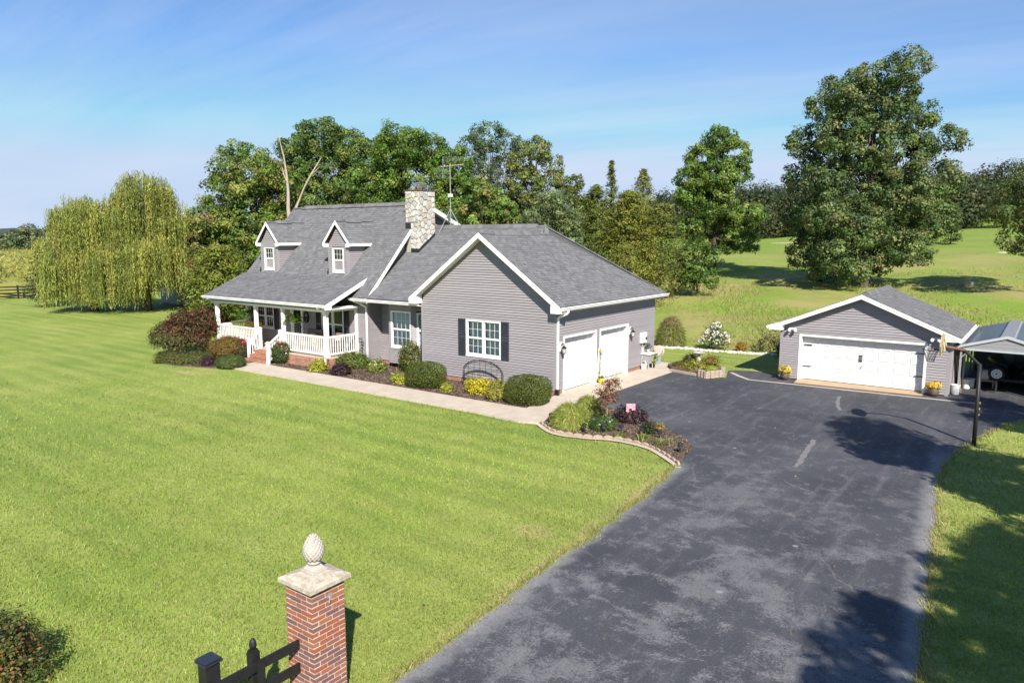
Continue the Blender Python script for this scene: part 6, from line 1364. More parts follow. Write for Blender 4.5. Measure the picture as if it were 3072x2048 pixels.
shrub('coral_bells', 'dark purple coral bells behind the garden flag', 4.3, -2.1, 0.95, 0.40, [(0.05, 0.024, 0.032), (0.085, 0.045, 0.055), (0.03, 0.018, 0.022), (0.14, 0.09, 0.10)], 0.09, cat='plant')
shrub('dianthus', 'low green mound with a few white flowers in the island bed', 4.05, -3.5, 0.78, 0.40, [(0.085, 0.15, 0.035), (0.12, 0.20, 0.05), (0.06, 0.11, 0.025)], 0.07, wr=0.25, stem=False, cat='plant', flowers=([(0.7, 0.66, 0.62)], 6, 0.05, 0.3))
shrub('dark_shrub', 'small dark green shrub in the island bed beside the orange pot', 5.3, -2.95, 0.34, 0.30, [(0.05, 0.07, 0.022), (0.035, 0.05, 0.018)], 0.06)
pot('flower_pot', 'small orange clay pot with a green plant in the island bed', 'flower pot', 5.42, -2.48, 0.075, 0.13, plain('orange_clay', (0.52, 0.21, 0.03), 0.7), ([(0.35, 0.30, 0.06), (0.2, 0.22, 0.05)], 0.16, 0.08, 70, 0.06))
bd = thing('birdhouse', 'tiny pink and white ornamental birdhouse on the mulch by the maple', 'ornament', (3.33, -2.2, 0)); MB().box(3.27, 3.39, -2.26, -2.14, 0.02, 0.12).build('wall', 'white', bd); MB().prism([(3.25, -2.28, 0.12), (3.41, -2.28, 0.12), (3.33, -2.28, 0.2)], (0, 0.16, 0)).build('roof', plain('pink_paint', (0.55, 0.33, 0.30), 0.7), bd); m = MB(); m.ball((3.34, -2.262, 0.075), (0.018, 0.008, 0.018), 8); m.build('hole', 'black', bd)
for i, (x, y) in enumerate([(4.74, -3.72), (5.42, -3.62), (6.05, -3.80), (6.12, -3.18)]):
    tuft('daylily', ['tuft of strappy leaves nearest the green mound in the island bed', 'middle tuft of yellow-edged strappy leaves along the scalloped edging', 'yellow-edged strappy tuft nearest the pointed end of the island bed', 'small faint green tuft near the driveway side of the island bed'][i], x, y, [0.24, 0.30, 0.30, 0.14][i], [0.22, 0.30, 0.30, 0.16][i], [70, 80, 80, 30][i], [(0.20, 0.26, 0.05), (0.42, 0.40, 0.14), (0.14, 0.2, 0.04)], w=0.013)
LBL = ['black path lantern at the walk corner half hidden by the grass', 'black path lantern just right of the large ornamental grass', 'black path lantern standing in front of the low green mound', 'black path lantern below the garden flag', 'black path lantern left of the small dark shrub', 'black path lantern in front of the orange pot', 'black path lantern at the pointed end of the island bed']
for i, (x, y) in enumerate([(2.14, -3.55), (3.62, -3.95), (4.10, -3.62), (4.53, -3.27), (5.16, -3.16), (5.78, -3.22), (6.86, -4.22)]):
    t = thing('path_light', LBL[i], 'path light', (x, y, 0), 'path lanterns in the island bed')
    hgt = [0.36, 0.32, 0.32, 0.28, 0.26, 0.28, 0.34][i]
    MB().tube([(x, y, 0), (x, y, hgt*0.5)], 0.012, 6).build('stake', 'blackmetal', t); MB().lathe([(0.035, hgt*0.48), (0.05, hgt*0.5), (0.07, hgt*0.8), (0.068, hgt*0.82)], (x, y, 0), 8).build('lens', plain('smoked_lens', (0.06, 0.06, 0.065), 0.2), t); MB().lathe([(0.085, hgt*0.80), (0.08, hgt*0.84), (0.05, hgt*0.96), (0.012, hgt*0.99), (0.01, hgt*1.04)], (x, y, 0), 10).build('cap', 'blackmetal', t)
# scalloped edging, each block a piece
ed = thing('garden_edging', 'curved row of buff scalloped concrete edging along the lawn side of the island bed', 'edging', (4.5, -4.2, 0))
acc = 0.0; pts = [np.array(p) for p in scal]; cum = [0]
for a, b in zip(pts[:-1], pts[1:]): cum.append(cum[-1]+np.linalg.norm(b-a))
def on_line(s):
    i = min(len(cum)-2, max(0, int(np.searchsorted(cum, s))-1)); t = (s-cum[i])/(cum[i+1]-cum[i]); return pts[i]+(pts[i+1]-pts[i])*t, (pts[i+1]-pts[i])/np.linalg.norm(pts[i+1]-pts[i])
s = 0.16
while s < cum[-1]-0.1:
    p, d = on_line(s); n = np.array([-d[1], d[0]]); hw = 0.145; tilt = random.uniform(-0.02, 0.02)
    prof = [(-hw, 0)]+[(hw*-math.cos(a), 0.045+0.055*math.sin(a)) for a in np.linspace(0.0, math.pi, 9)]+[(hw, 0)]
    MB().prism([(p[0]+d[0]*u-n[0]*0.03, p[1]+d[1]*u-n[1]*0.03, z-0.01) for u, z in prof], (n[0]*0.06+tilt*0.3, n[1]*0.06, tilt)).build('edging_block', 'scallop', ed, bevel=0.006)
    s += 0.305
kerb = ribbon('mow_strip', [tuple(np.array(p)+np.array([0.02, -0.13])) for p in scal], 0.16, 0.012, 'concrete', None, 0.1); struct(kerb)

# ------------------------------------------------------------------ raised planter with bird bath
pw = thing('retaining_wall', 'low wall of stacked tan concrete blocks round the bird bath planter', 'retaining wall', (3.2, 7.2, 0))
wall_line = [np.array(p, float) for p in [(2.75, 6.90), (3.27, 6.62), (3.74, 7.44), (3.45, 8.3)]]
for c_ in range(3):
    for a, b in zip(wall_line[:-1], wall_line[1:]):
        L = np.linalg.norm(b-a); d = (b-a)/L; nrm = np.array([d[1], -d[0]]); k = max(2, round(L/0.23)); off = 0.5 if c_ % 2 else 0.0
        for i in range(k):
            u0, u1 = max(0, (i+off-0.5*(off > 0))*L/k+0.006), min(L, (i+1+off-0.5*(off > 0))*L/k-0.006); z0, z1 = c_*0.105, c_*0.105+0.10; j = random.uniform(-0.012, 0.012)
            A, B = a+d*u0+nrm*j, a+d*u1+nrm*j; Mi = (A+B)/2+nrm*0.03
            MB().prism([(*(A-nrm*0.14), z0), (*(B-nrm*0.14), z0), (*B, z0), (*Mi, z0), (*A, z0)][::-1], (0, 0, z1-z0)).build('block', 'block', pw, bevel=0.008)
tim = thing('landscape_timber', 'weathered landscape timber edging the planter beside the apron', 'timber', (2.0, 7.1, 0)); MB().bar((1.32, 7.33, 0.06), (2.72, 6.93, 0.06), 0.12, 0.12).build('timber', 'deadwood', tim, bevel=0.015)
struct(slab('planter_soil', [(1.35, 7.42), (2.75, 7.0), (3.18, 6.78), (3.6, 7.45), (3.3, 8.35), (2.9, 9.0), (0.9, 9.4), (0.8, 8.2)], -0.05, 0.17, 'mulch'))
bb = thing('bird_bath', 'pale concrete bird bath on a pedestal in the raised planter', 'bird bath', (2.0, 9.25, 0.1))
MB().lathe([(0.13, 0.1), (0.12, 0.15), (0.07, 0.22), (0.10, 0.34), (0.09, 0.42), (0.05, 0.5), (0.07, 0.58), (0.09, 0.62)], (1.95, 9.0, 0), 18).build('pedestal', 'cast_stone', bb, smooth=True); MB().lathe([(0.08, 0.60), (0.22, 0.66), (0.29, 0.70), (0.29, 0.72), (0.25, 0.70), (0.05, 0.665)], (1.95, 9.0, 0), 24).build('basin', 'cast_stone', bb, smooth=True)
shrub('dark_shrub', 'dark bronze-green bush left of the bird bath', 1.62, 9.0, 0.55, 0.42, [(0.05, 0.055, 0.025), (0.075, 0.07, 0.03)], 0.07, z=0.1)
shrub('coleus', 'orange and green leafy plant right of the bird bath', 2.62, 8.9, 0.6, 0.36, [(0.30, 0.17, 0.04), (0.20, 0.18, 0.03), (0.12, 0.14, 0.03)], 0.10, z=0.12, cat='plant')
shrub('hosta', 'yellow-green leafy clump at the front of the raised planter', 2.55, 7.45, 0.85, 0.26, [(0.30, 0.31, 0.05), (0.18, 0.22, 0.04), (0.36, 0.28, 0.06)], 0.13, wr=0.4, z=0.15, stem=False, cat='plant')
shrub('sedum', 'low lime green ground cover at the right of the raised planter', 3.1, 7.7, 0.6, 0.14, [(0.36, 0.42, 0.05), (0.28, 0.36, 0.05)], 0.05, z=0.15, stem=False, cat='plant')
shrub('creeping_thyme', 'low rusty-brown ground cover at the left of the raised planter', 1.75, 7.75, 0.8, 0.14, [(0.16, 0.12, 0.03), (0.20, 0.17, 0.04)], 0.05, z=0.15, stem=False, cat='plant')
shrub('white_rose', 'tall white-flowering shrub on the stone-edged border behind the apron', 0.6, 14.3, 1.5, 1.45, [(0.06, 0.10, 0.025), (0.085, 0.135, 0.03)], 0.10, dens=22, per=7, rc=0.14, lobes=[((0.2, 14.8, 0.4), (0.55, 0.45, 0.4)), ((0.7, 15.0, 0.5), (0.5, 0.4, 0.45)), ((0.3, 14.9, 0.85), (0.42, 0.35, 0.35)), ((0.45, 14.95, 1.2), (0.22, 0.22, 0.25))], flowers=([(0.75, 0.68, 0.64), (0.8, 0.74, 0.7)], 130, 0.085, -0.2))
shrub('mum', 'small round orange chrysanthemum on the stone-edged border', 1.9, 15.0, 0.46, 0.42, [(0.45, 0.20, 0.02), (0.40, 0.27, 0.03), (0.12, 0.14, 0.03)], 0.06, cat='plant')
shrub('barberry', 'tall dark red upright shrub left of the detached garage', 3.0, 15.3, 1.2, 1.35, [(0.06, 0.06, 0.028), (0.09, 0.065, 0.03), (0.06, 0.075, 0.025), (0.13, 0.075, 0.04)], 0.10, dens=16, per=7, lobes=[((2.55+k*0.16, 15.7+0.1*math.sin(k*2.1), 0.62+0.2*math.sin(k*1.7)), (0.10, 0.10, 0.62+0.1*math.cos(k*2.3))) for k in range(8)]+[((2.5, 15.6, 0.3), (0.3, 0.3, 0.3)), ((3.4, 15.8, 0.35), (0.35, 0.3, 0.35))])
shrub('yellow_daisies', 'green clump with yellow flowers against the detached garage left wall', 4.55, 14.2, 0.8, 0.8, [(0.10, 0.14, 0.03), (0.14, 0.17, 0.04)], 0.10, shape='loose', flowers=([(0.6, 0.45, 0.04)], 16, 0.08, 0))
# pale stones along the border
line = smooth_line([(-2.9, 13.6), (-1.6, 14.05), (-0.8, 14.2), (0.0, 14.15), (1.4, 14.45), (2.33, 14.5), (3.6, 14.95), (5.0, 15.2)], 8); m = MB()
for p in line:
    for k in range(7):
        s = random.uniform(0.05, 0.11); g = random.uniform(0.45, 0.7); m.ball((p[0]+random.gauss(0, .12), p[1]+random.gauss(0, .13), 0.0), (s, s*0.8, s*0.6), 6, (g, g*0.93, g*0.83), 0.15)
tag(m.build('gravel_edging', 'lime_gravel', None, colors=True), 'pale gravel and stones edging the border behind the lawn', 'gravel', kind='stuff')
# bronze bush at the lower left of the frame
shrub('photinia', 'bronze and green bush at the lower left corner by the fence', 4.75, -19.75, 1.9, 0.95, [(0.055, 0.085, 0.025), (0.09, 0.12, 0.03), (0.07, 0.10, 0.028), (0.20, 0.10, 0.05), (0.25, 0.16, 0.05), (0.12, 0.13, 0.04)], 0.055, dens=70, per=10, rc=0.07, inner=0.6, stem=False, lobes=[((3.6, -19.6, 0.35), (0.6, 0.6, 0.5)), ((4.05, -19.25, 0.28), (0.34, 0.36, 0.38)), ((3.85, -19.3, 0.62), (0.25, 0.25, 0.25)), ((2.9, -20.1, 0.4), (0.7, 0.7, 0.55)), ((3.3, -19.5, 0.6), (0.3, 0.3, 0.3))])
# ------------------------------------------------------------------ trees
OAK = [(0.050, 0.085, 0.018), (0.070, 0.115, 0.024), (0.095, 0.140, 0.030), (0.040, 0.066, 0.016), (0.12, 0.15, 0.035)]
def tree(name, label, base, lobes, pal, leaf=0.24, dens=1.5, per=15, rc=0.42, group='trees behind the house', trunk_r=0.25, depth=0.9, bark='trunk', inner=0.5, limbs=True, wr=0.6, cat='tree', grow=0.97):
    """lobes: (offset across, height, radius) - each gets its own depth so the crown is a volume"""
    bx, by, bz = base; t = thing(name, label, cat, (bx, by, bz), group); L = []; w = max(abs(l[0]) for l in lobes)+0.5
    for i, l in enumerate(lobes):
        o, z, r = l[:3]; dmax = math.sqrt(max(0.05, 1-(o/(w*1.15))**2))*w*0.62*depth
        k = (-1, 1, 0)[i % 3]*random.uniform(0.35, 0.95)*dmax
        c = np.array([bx, by, bz])+RT*o+FWD*k+np.array([0, 0, z]); r = max(0.5, r*grow-rc*0.42); L.append((c, (r, r, r*0.92)))
        if abs(k) > 0.3*dmax: c2 = c-FWD*k*1.7+RT*random.uniform(-.3, .3)*r; L.append((c2, (r*0.9, r*0.9, r*0.85)))
    pal = [tuple(min(0.9, v*1.65) for v in p) for p in pal]
    foliage('crown', L, t, pal, dens*0.85, per*4.2, rc*1.45, leaf*0.88, inner=inner+0.15, wr=wr*1.1, low=-0.85, puff=True)
    m = MB(); zt = max(l[1] for l in lobes); n = 7; pts = [(bx+0.12*math.sin(k*1.3), by+0.12*math.cos(k*1.7), bz-0.3+(zt*0.9+0.3)*k/n) for k in range(n+1)]
    m.tube(pts, [trunk_r*(1-0.82*k/n)+(0.12*trunk_r/0.25 if k == 0 else 0) for k in range(n+1)], 9)
    if limbs:
        for c, r in L:
            z0 = max(bz+0.25*zt, bz+(c[2]-bz)*0.62); f = (z0-bz)/(zt+0.01); p0 = np.array([bx, by, z0]); mid = (p0+c)/2+np.array([0, 0, -0.15*r[0]])
            rr = max(0.03, trunk_r*0.42*(1-f*0.6)); m.tube([p0, mid, c, c+np.array([0, 0, r[0]*0.5])], [rr, rr*0.7, rr*0.4, rr*0.15], 6)
    m.build('trunk', bark, t); return t
tree('maple_tree', 'rounded green tree left of the dead snag behind the porch roof', (-38.2, 13.52, 0), [(-0.17, 11.0, 2.3), (1.79, 10.03, 1.79), (-2.15, 9.32, 1.97), (-3.22, 6.84, 1.61), (-0.72, 6.84, 2.69), (2.15, 6.84, 2.15), (-2.5, 4.35, 1.79), (0.36, 3.65, 2.15), (-3.94, 5.42, 1.07)], [(0.075, 0.12, 0.022), (0.105, 0.15, 0.028), (0.06, 0.095, 0.018), (0.15, 0.16, 0.04)], grow=1.08)
tree('oak_tree', 'tall leafy tree rising right of the dead snag', (-41.66, 23.53, 0.4), [(-0.21, 14.66, 2.01), (-2.08, 13.42, 1.75), (2.09, 13.83, 2.01), (3.76, 12.59, 2.09), (-2.09, 11.55, 1.67), (0.42, 11.55, 2.51), (3.34, 9.9, 2.51), (-1.25, 9.07, 2.09), (-2.5, 6.59, 2.09), (1.5, 6.5, 2.4)], OAK, grow=1.08)
tree('oak_tree', 'dense rounded green tree directly behind the stone chimney', (-32.74, 25.12, 0.3), [(0.19, 13.56, 1.97), (-1.19, 12.98, 1.77), (2.36, 12.98, 1.77), (4.33, 11.61, 1.97), (-1.98, 10.25, 2.36), (1.18, 10.25, 2.76), (4.72, 9.47, 1.77), (-1.18, 7.13, 2.36), (2.75, 7.13, 2.76), (0.8, 4.6, 2.4), (4.5, 5.5, 2.0)], [(0.065, 0.115, 0.018), (0.09, 0.15, 0.024), (0.05, 0.085, 0.016), (0.13, 0.18, 0.03)], 0.23, grow=1.08)
tree('ash_tree', 'grey-green tree with thin crown and pale limbs behind the roof ridge', (-30.15, 34.58, 0.9), [(-0.43, 14.6, 1.7), (-1.94, 13.4, 1.45), (1.28, 13.7, 1.7), (2.79, 13.6, 1.0), (-0.87, 11.5, 1.8), (1.29, 11.1, 2.0), (0, 8.5, 2.2), (1.8, 7.0, 2.0)], [(0.055, 0.082, 0.030), (0.075, 0.105, 0.040), (0.042, 0.065, 0.026)], 0.2, 1.15, 11, 0.40, bark='deadwood', trunk_r=0.22, grow=1.08)
tree('hickory_tree', 'olive-brown tinged tree at the right end of the tall row', (-24.4, 33.81, 0.9), [(0.01, 13.0, 1.25), (-1.41, 11.6, 1.45), (1.42, 11.8, 1.15), (1.63, 10.2, 1.0), (-0.61, 9.6, 1.85), (-1.62, 7.6, 1.95), (0.8, 7.4, 1.7)], [(0.09, 0.12, 0.03), (0.125, 0.15, 0.04), (0.07, 0.10, 0.026), (0.15, 0.155, 0.05)], 0.22, 1.5, 13, 0.33, grow=1.08)
tree('sassafras_tree', 'lower orange-tinged tree just right of the television aerial', (-20.58, 21.56, 0.1), [(-0.5, 9.4, 1.2), (0.84, 8.4, 1.3), (-1.34, 7.6, 1.0), (1.68, 7.3, 1.1), (-0.17, 7.0, 1.4), (1.0, 5.6, 1.3), (-1.0, 5.4, 1.3)], [(0.085, 0.13, 0.026), (0.115, 0.155, 0.034), (0.15, 0.145, 0.045), (0.07, 0.115, 0.022), (0.11, 0.16, 0.03)], 0.24, 2.0, 11, 0.3, trunk_r=0.14)
tree('hickory_tree', 'small olive tree top between the tall row and the cedars', (-20.4, 34.27, 1.0), [(-0.08, 9.7, 0.9), (-0.59, 8.6, 1.1), (0.98, 7.8, 1.1), (0.39, 6.2, 1.5), (-0.8, 5.4, 1.4)], [(0.095, 0.12, 0.03), (0.13, 0.15, 0.04), (0.075, 0.095, 0.025)], 0.2, 1.8, 13, 0.3, trunk_r=0.15)
tree('pale_tree', 'pale silvery-green tree above the garage wing ridge', (-14.19, 21.27, 0.1), [(0, 8.1, 1.25), (-1.09, 7.0, 1.2), (1.08, 6.9, 1.2), (0, 5.8, 1.4), (1.4, 5.2, 1.2), (-1.4, 5.0, 1.2)], [(0.105, 0.135, 0.055), (0.14, 0.17, 0.075), (0.08, 0.105, 0.042)], 0.16, 3.0, 12, 0.26, trunk_r=0.13)
tree('field_maple', 'lone upright green tree standing in the pasture right of the cedars', (-17.1, 59.34, 2.3), [(0.25, 14.6, 1.6), (-1.51, 12.5, 1.75), (2.01, 12.7, 1.95), (-3.01, 10.3, 1.75), (0.5, 10.3, 2.45), (2.76, 10.8, 1.4), (-3.5, 8.3, 1.4), (0, 7.4, 2.9), (-2.0, 4.9, 2.1), (2.51, 5.4, 2.1), (4.52, 6.3, 1.45), (-2.0, 3.0, 1.5), (1.6, 3.1, 1.7), (3.76, 3.0, 1.2)], [(0.070, 0.120, 0.020), (0.10, 0.155, 0.028), (0.05, 0.088, 0.017), (0.13, 0.17, 0.035)], 0.28, 1.5, 14, 0.42, group='trees in the pasture', trunk_r=0.32)
tree('great_oak', 'very large broad oak in the pasture behind the detached garage', (1.64, 45.58, 1.95), [(0.2, 17.1, 1.7), (-1.66, 16.6, 1.5), (1.9, 16.0, 1.5), (-2.95, 15.0, 1.95), (0.01, 14.6, 2.6), (3.15, 13.9, 1.95), (-4.07, 12.1, 2.1), (-1.11, 11.3, 2.7), (2.59, 11.0, 2.6), (5.0, 11.7, 1.35), (-4.44, 8.8, 2.1), (-1.48, 8.0, 2.7), (2.22, 7.7, 2.7), (5.18, 8.4, 1.6), (6.29, 9.5, 1.05), (-4.8, 5.8, 1.95), (-2.21, 4.8, 2.6), (1.85, 4.8, 2.7), (4.45, 5.5, 1.75), (-3.33, 2.6, 2.0), (0.01, 2.3, 2.4), (2.59, 2.9, 1.9), (-1.84, 1.3, 1.5), (-3.7, 1.4, 1.2)], [(0.052, 0.085, 0.026), (0.074, 0.112, 0.034), (0.040, 0.066, 0.022), (0.098, 0.130, 0.042), (0.115, 0.13, 0.048)], 0.24, 1.55, 14, 0.42, group='trees in the pasture', trunk_r=0.42, depth=1.1)
tree('overhanging_tree', 'drooping olive-leaved tree reaching in from the right edge above the pasture', (14.3, 42.4, 2.0), [(-1.55, 7.2, 1.4), (-2.17, 6.0, 1.2), (-3.1, 5.4, 1.0), (-3.73, 5.6, 0.7), (0, 8, 2.2), (0, 4.8, 1.8), (-1.7, 4.4, 0.9), (1.55, 8.4, 2.5), (-2.9, 3.6, 0.6), (-1.9, 3.3, 0.7)], [(0.065, 0.095, 0.026), (0.09, 0.115, 0.032), (0.115, 0.125, 0.04), (0.05, 0.07, 0.02)], 0.2, 1.7, 12, 0.35, group='trees in the pasture', trunk_r=0.22)
# trees beside the drive, just outside the picture on the right; their shade falls across it
for i, (x, y, h, s) in enumerate(((20.3, -7.6, 10.6, 0.74), (24.5, -15.6, 10.0, 1.12), (23.4, -20.4, 9.6, 1.1), (22.0, -0.4, 9.6, 0.72))):
    tree('drive_tree', ['first roadside tree right of the drive beside the basketball pole', 'second roadside tree right of the drive', 'third roadside tree nearest the road right of the drive', 'roadside tree right of the carport'][i], (x, y, 0), [(0, h, 1.5*s), (-1.6*s, h*0.82, 1.5*s), (1.6*s, h*0.8, 1.5*s), (0, h*0.7, 1.9*s), (-1.2*s, h*0.56, 1.4*s), (1.4*s, h*0.55, 1.4*s)], OAK, 0.26, 2.0, 16, 0.36, group='trees beside the drive')

# dead forked snag
sn = thing('dead_snag', 'bare forked dead trunk sticking up behind the main roof', 'dead tree', (-31.9, 12.3, 0))
m = MB(); m.tube([(-31.85, 12.35, -0.2), (-31.95, 12.3, 4), (-32.09, 12.18, 8.22), (-32.18, 12.31, 9.36), (-32.4, 12.38, 10.66), (-32.67, 12.41, 11.96), (-33.0, 12.38, 13.0), (-33.15, 12.38, 13.75)], [0.24, 0.19, 0.14, 0.115, 0.085, 0.055, 0.03, 0.01], 9)
m.tube([(-32.25, 12.3, 10.0), (-32.55, 12.26, 10.6), (-32.8, 12.3, 11.2)], [0.06, 0.045, 0.02], 6); m.build('trunk', 'deadwood', sn, smooth=True)
m = MB(); m.tube([(-31.9, 12.4, 5.5), (-31.61, 12.53, 8.22), (-31.21, 13.09, 9.68), (-30.9, 13.49, 10.66), (-30.39, 14.08, 11.89)], [0.12, 0.11, 0.085, 0.065, 0.02], 8); m.tube([(-30.95, 13.4, 10.5), (-30.4, 13.9, 11.2)], [0.05, 0.015], 5); m.build('fork', 'deadwood', sn, smooth=True)

# cedars and junipers: layered sprays round a single stem
CED = [(0.11, 0.13, 0.026), (0.15, 0.16, 0.032), (0.08, 0.10, 0.023), (0.18, 0.18, 0.04)]
def cedar(label, base, h, w, pal, n=4200, cone=1.3, bare=0.05, name='cedar_tree', leaf=0.22, group='cedars behind the garage wing', open_=0.0, round_=0.0):
    bx, by, bz = base; t = thing(name, label, 'tree', base, group); nb = int(n*1.6/26); P = []; N = []; T_ = []; Kk = []
    for b in range(nb):
        f = bare+(1-bare)*(b+random.random())/nb
        R_ = w/2*((1-f)**(1/cone) if not round_ else math.sqrt(max(0.02, 1-((f-0.42)/0.6)**2)))*random.uniform(0.6, 1.1)+0.06
        a = random.uniform(0, 6.283); m_ = 26; s = rng.uniform(0.25, 1.0, m_)**0.7
        if open_: s = s*rng.uniform(1-open_, 1, m_)
        zc = bz+h*f; lift = random.uniform(0.05, 0.35)*R_
        x = bx+np.cos(a)*R_*s+rng.normal(0, 0.10+R_*0.07, m_); y = by+np.sin(a)*R_*s+rng.normal(0, 0.10+R_*0.07, m_); z = zc+lift*s+rng.normal(0, 0.07+0.03*R_, m_)
        P.append(np.stack([x, y, z], 1)); N.append(unit(np.array([math.cos(a)*0.5, math.sin(a)*0.5, 0.8])+rng.normal(0, .4, (m_, 3)))); T_.append(np.tile([math.cos(a), math.sin(a), 0.45], (m_, 1))+rng.normal(0, .35, (m_, 3))); Kk.append(np.full(m_, b))
    P, N, T_, Kk = map(np.concatenate, (P, N, T_, Kk))
    pal = [tuple(v*1.3 for v in p) for p in pal]
    quads_mesh('crown', leaf_quads(P, N, leaf*rng.uniform(.6, 1.4, len(P)), 0.36, T_), clump_cols(Kk, pal, .15, .16), 'needle', t)
    m = MB(); m.tube([(bx, by, bz-0.2), (bx, by, bz+h*0.6), (bx, by, bz+h*0.97)], [0.05+h*0.014, 0.03+h*0.008, 0.01], 7); m.build('trunk', 'trunk', t); return t
cedar('wispy open cedar top standing highest among the cedars', (-22.74, 45.11, 1.4), 12.3, 5.4, [(0.085, 0.105, 0.03), (0.11, 0.125, 0.035)], 3200, 1.0, 0.25, open_=0.3)
cedar('dark pointed cedar at the right of the cedar group', (-17.33, 41.57, 1.3), 11.0, 5.6, CED, 5200, 1.5, 0.1)
cedar('broad yellow-green juniper directly behind the garage roof hip', (-12.3, 29.2, 0.6), 8.8, 7.6, [(0.095, 0.108, 0.018), (0.125, 0.13, 0.022), (0.07, 0.085, 0.016), (0.15, 0.15, 0.028)], 9500, 2.0, 0.0, 'juniper_tree')
cedar('yellow-green juniper left of the broadest juniper', (-16.9, 32.0, 0.8), 9.4, 5.6, [(0.085, 0.105, 0.02), (0.115, 0.13, 0.026), (0.065, 0.085, 0.018)], 6500, 1.9, 0.0, 'juniper_tree')
cedar('dark green juniper on the pasture side of the group', (-11.6, 33.6, 0.9), 7.6, 4.2, [(0.06, 0.08, 0.018), (0.085, 0.10, 0.022), (0.11, 0.115, 0.025)], 6000, 1.3, 0.0, 'juniper_tree', round_=1)
cedar('bright green juniper left of the porch roof beyond the lawn', (-33.5, 6.9, 0), 5.1, 4.6, [(0.115, 0.14, 0.022), (0.15, 0.17, 0.03), (0.08, 0.10, 0.018)], 6500, 1.2, 0.0, 'juniper_tree', group='trees left of the house', round_=1)
cedar('taller young cedar on the pasture slope right of the great oak', (2.34, 100.2, 4.75), 6.0, 3.6, [(0.055, 0.08, 0.024), (0.075, 0.10, 0.03)], 1800, 1.2, 0.06, group='young cedars on the slope', leaf=0.32)
cedar('shorter young cedar on the slope next to the great oak', (-0.2, 98.3, 4.7), 3.9, 3.4, [(0.055, 0.085, 0.022), (0.08, 0.11, 0.03)], 1400, 1.2, 0.06, group='young cedars on the slope', leaf=0.3, round_=1)
cedar('smallest young cedar on the slope above the garage ridge', (3.0, 66.7, 2.95), 2.4, 1.2, [(0.06, 0.085, 0.022), (0.085, 0.11, 0.03)], 700, 1.2, 0.1, group='young cedars on the slope', leaf=0.2, round_=1)
cedar('dark spruce half hidden by the left willow', (-55.5, 4.1, 0), 5.2, 4.2, [(0.022, 0.034, 0.016), (0.032, 0.045, 0.02)], 3000, 1.2, 0.08, 'spruce_tree', group='trees left of the house')
for i, (o, d, h, lab, pal) in enumerate(((-3.0, -1.5, 7.0, 'small reddish-tinged tree at the left flank of the porch trees', [(0.16, 0.085, 0.045), (0.11, 0.115, 0.035), (0.08, 0.11, 0.026)]), (-5.0, 3.0, 5.0, 'dark understorey tree between the willow and the porch trees', [(0.04, 0.06, 0.016), (0.055, 0.08, 0.02)]))):
    b = np.array([-38.2, 13.5, 0])+RT*o+FWD*d; tree('understorey_tree', lab, (b[0], b[1], 0), [(0, h, 1.1), (-0.9, h*0.8, 1.2), (0.9, h*0.75, 1.2), (0, h*0.55, 1.6), (-0.8, h*0.35, 1.4), (0.9, h*0.35, 1.4)], pal, 0.22, 2.0, 12, 0.3, group='trees left of the house', trunk_r=0.12)
# low growth closing the gaps under the row
for i, (x, y, w, h) in enumerate(((-36, 19.5, 3.0, 7.2), (-31.5, 19.0, 2.8, 5.6), (-27, 24, 3.0, 7.4), (-24.5, 28, 3.0, 7.4), (-18.5, 25.5, 2.6, 5.4), (-28.5, 30.5, 3.2, 9.0), (-22.0, 37.0, 3.0, 7.4), (-45, 20, 3.2, 8), (-9.6, 36.5, 2.2, 4.2))):
    tree('hedgerow_tree', ['bushy undergrowth behind the left dormer', 'bushy undergrowth behind the main ridge', 'bushy undergrowth right of the chimney', 'bushy undergrowth below the olive-brown tree', 'bushy undergrowth behind the link roof', 'thick undergrowth below the thin grey-green tree', 'thick undergrowth left of the cedars', 'thick undergrowth behind the rounded tree at left', 'scrubby undergrowth between the cedars and the lone pasture tree'][i], (x, y, float(terr(x, y))), [(0, h, w*0.45), (-w*0.5, h*0.75, w*0.5), (w*0.5, h*0.75, w*0.5), (0, h*0.5, w*0.6), (-w*0.4, h*0.3, w*0.5), (w*0.4, h*0.3, w*0.5)], OAK, 0.24, 1.5, 11, 0.35, group='undergrowth behind the house', trunk_r=0.1)

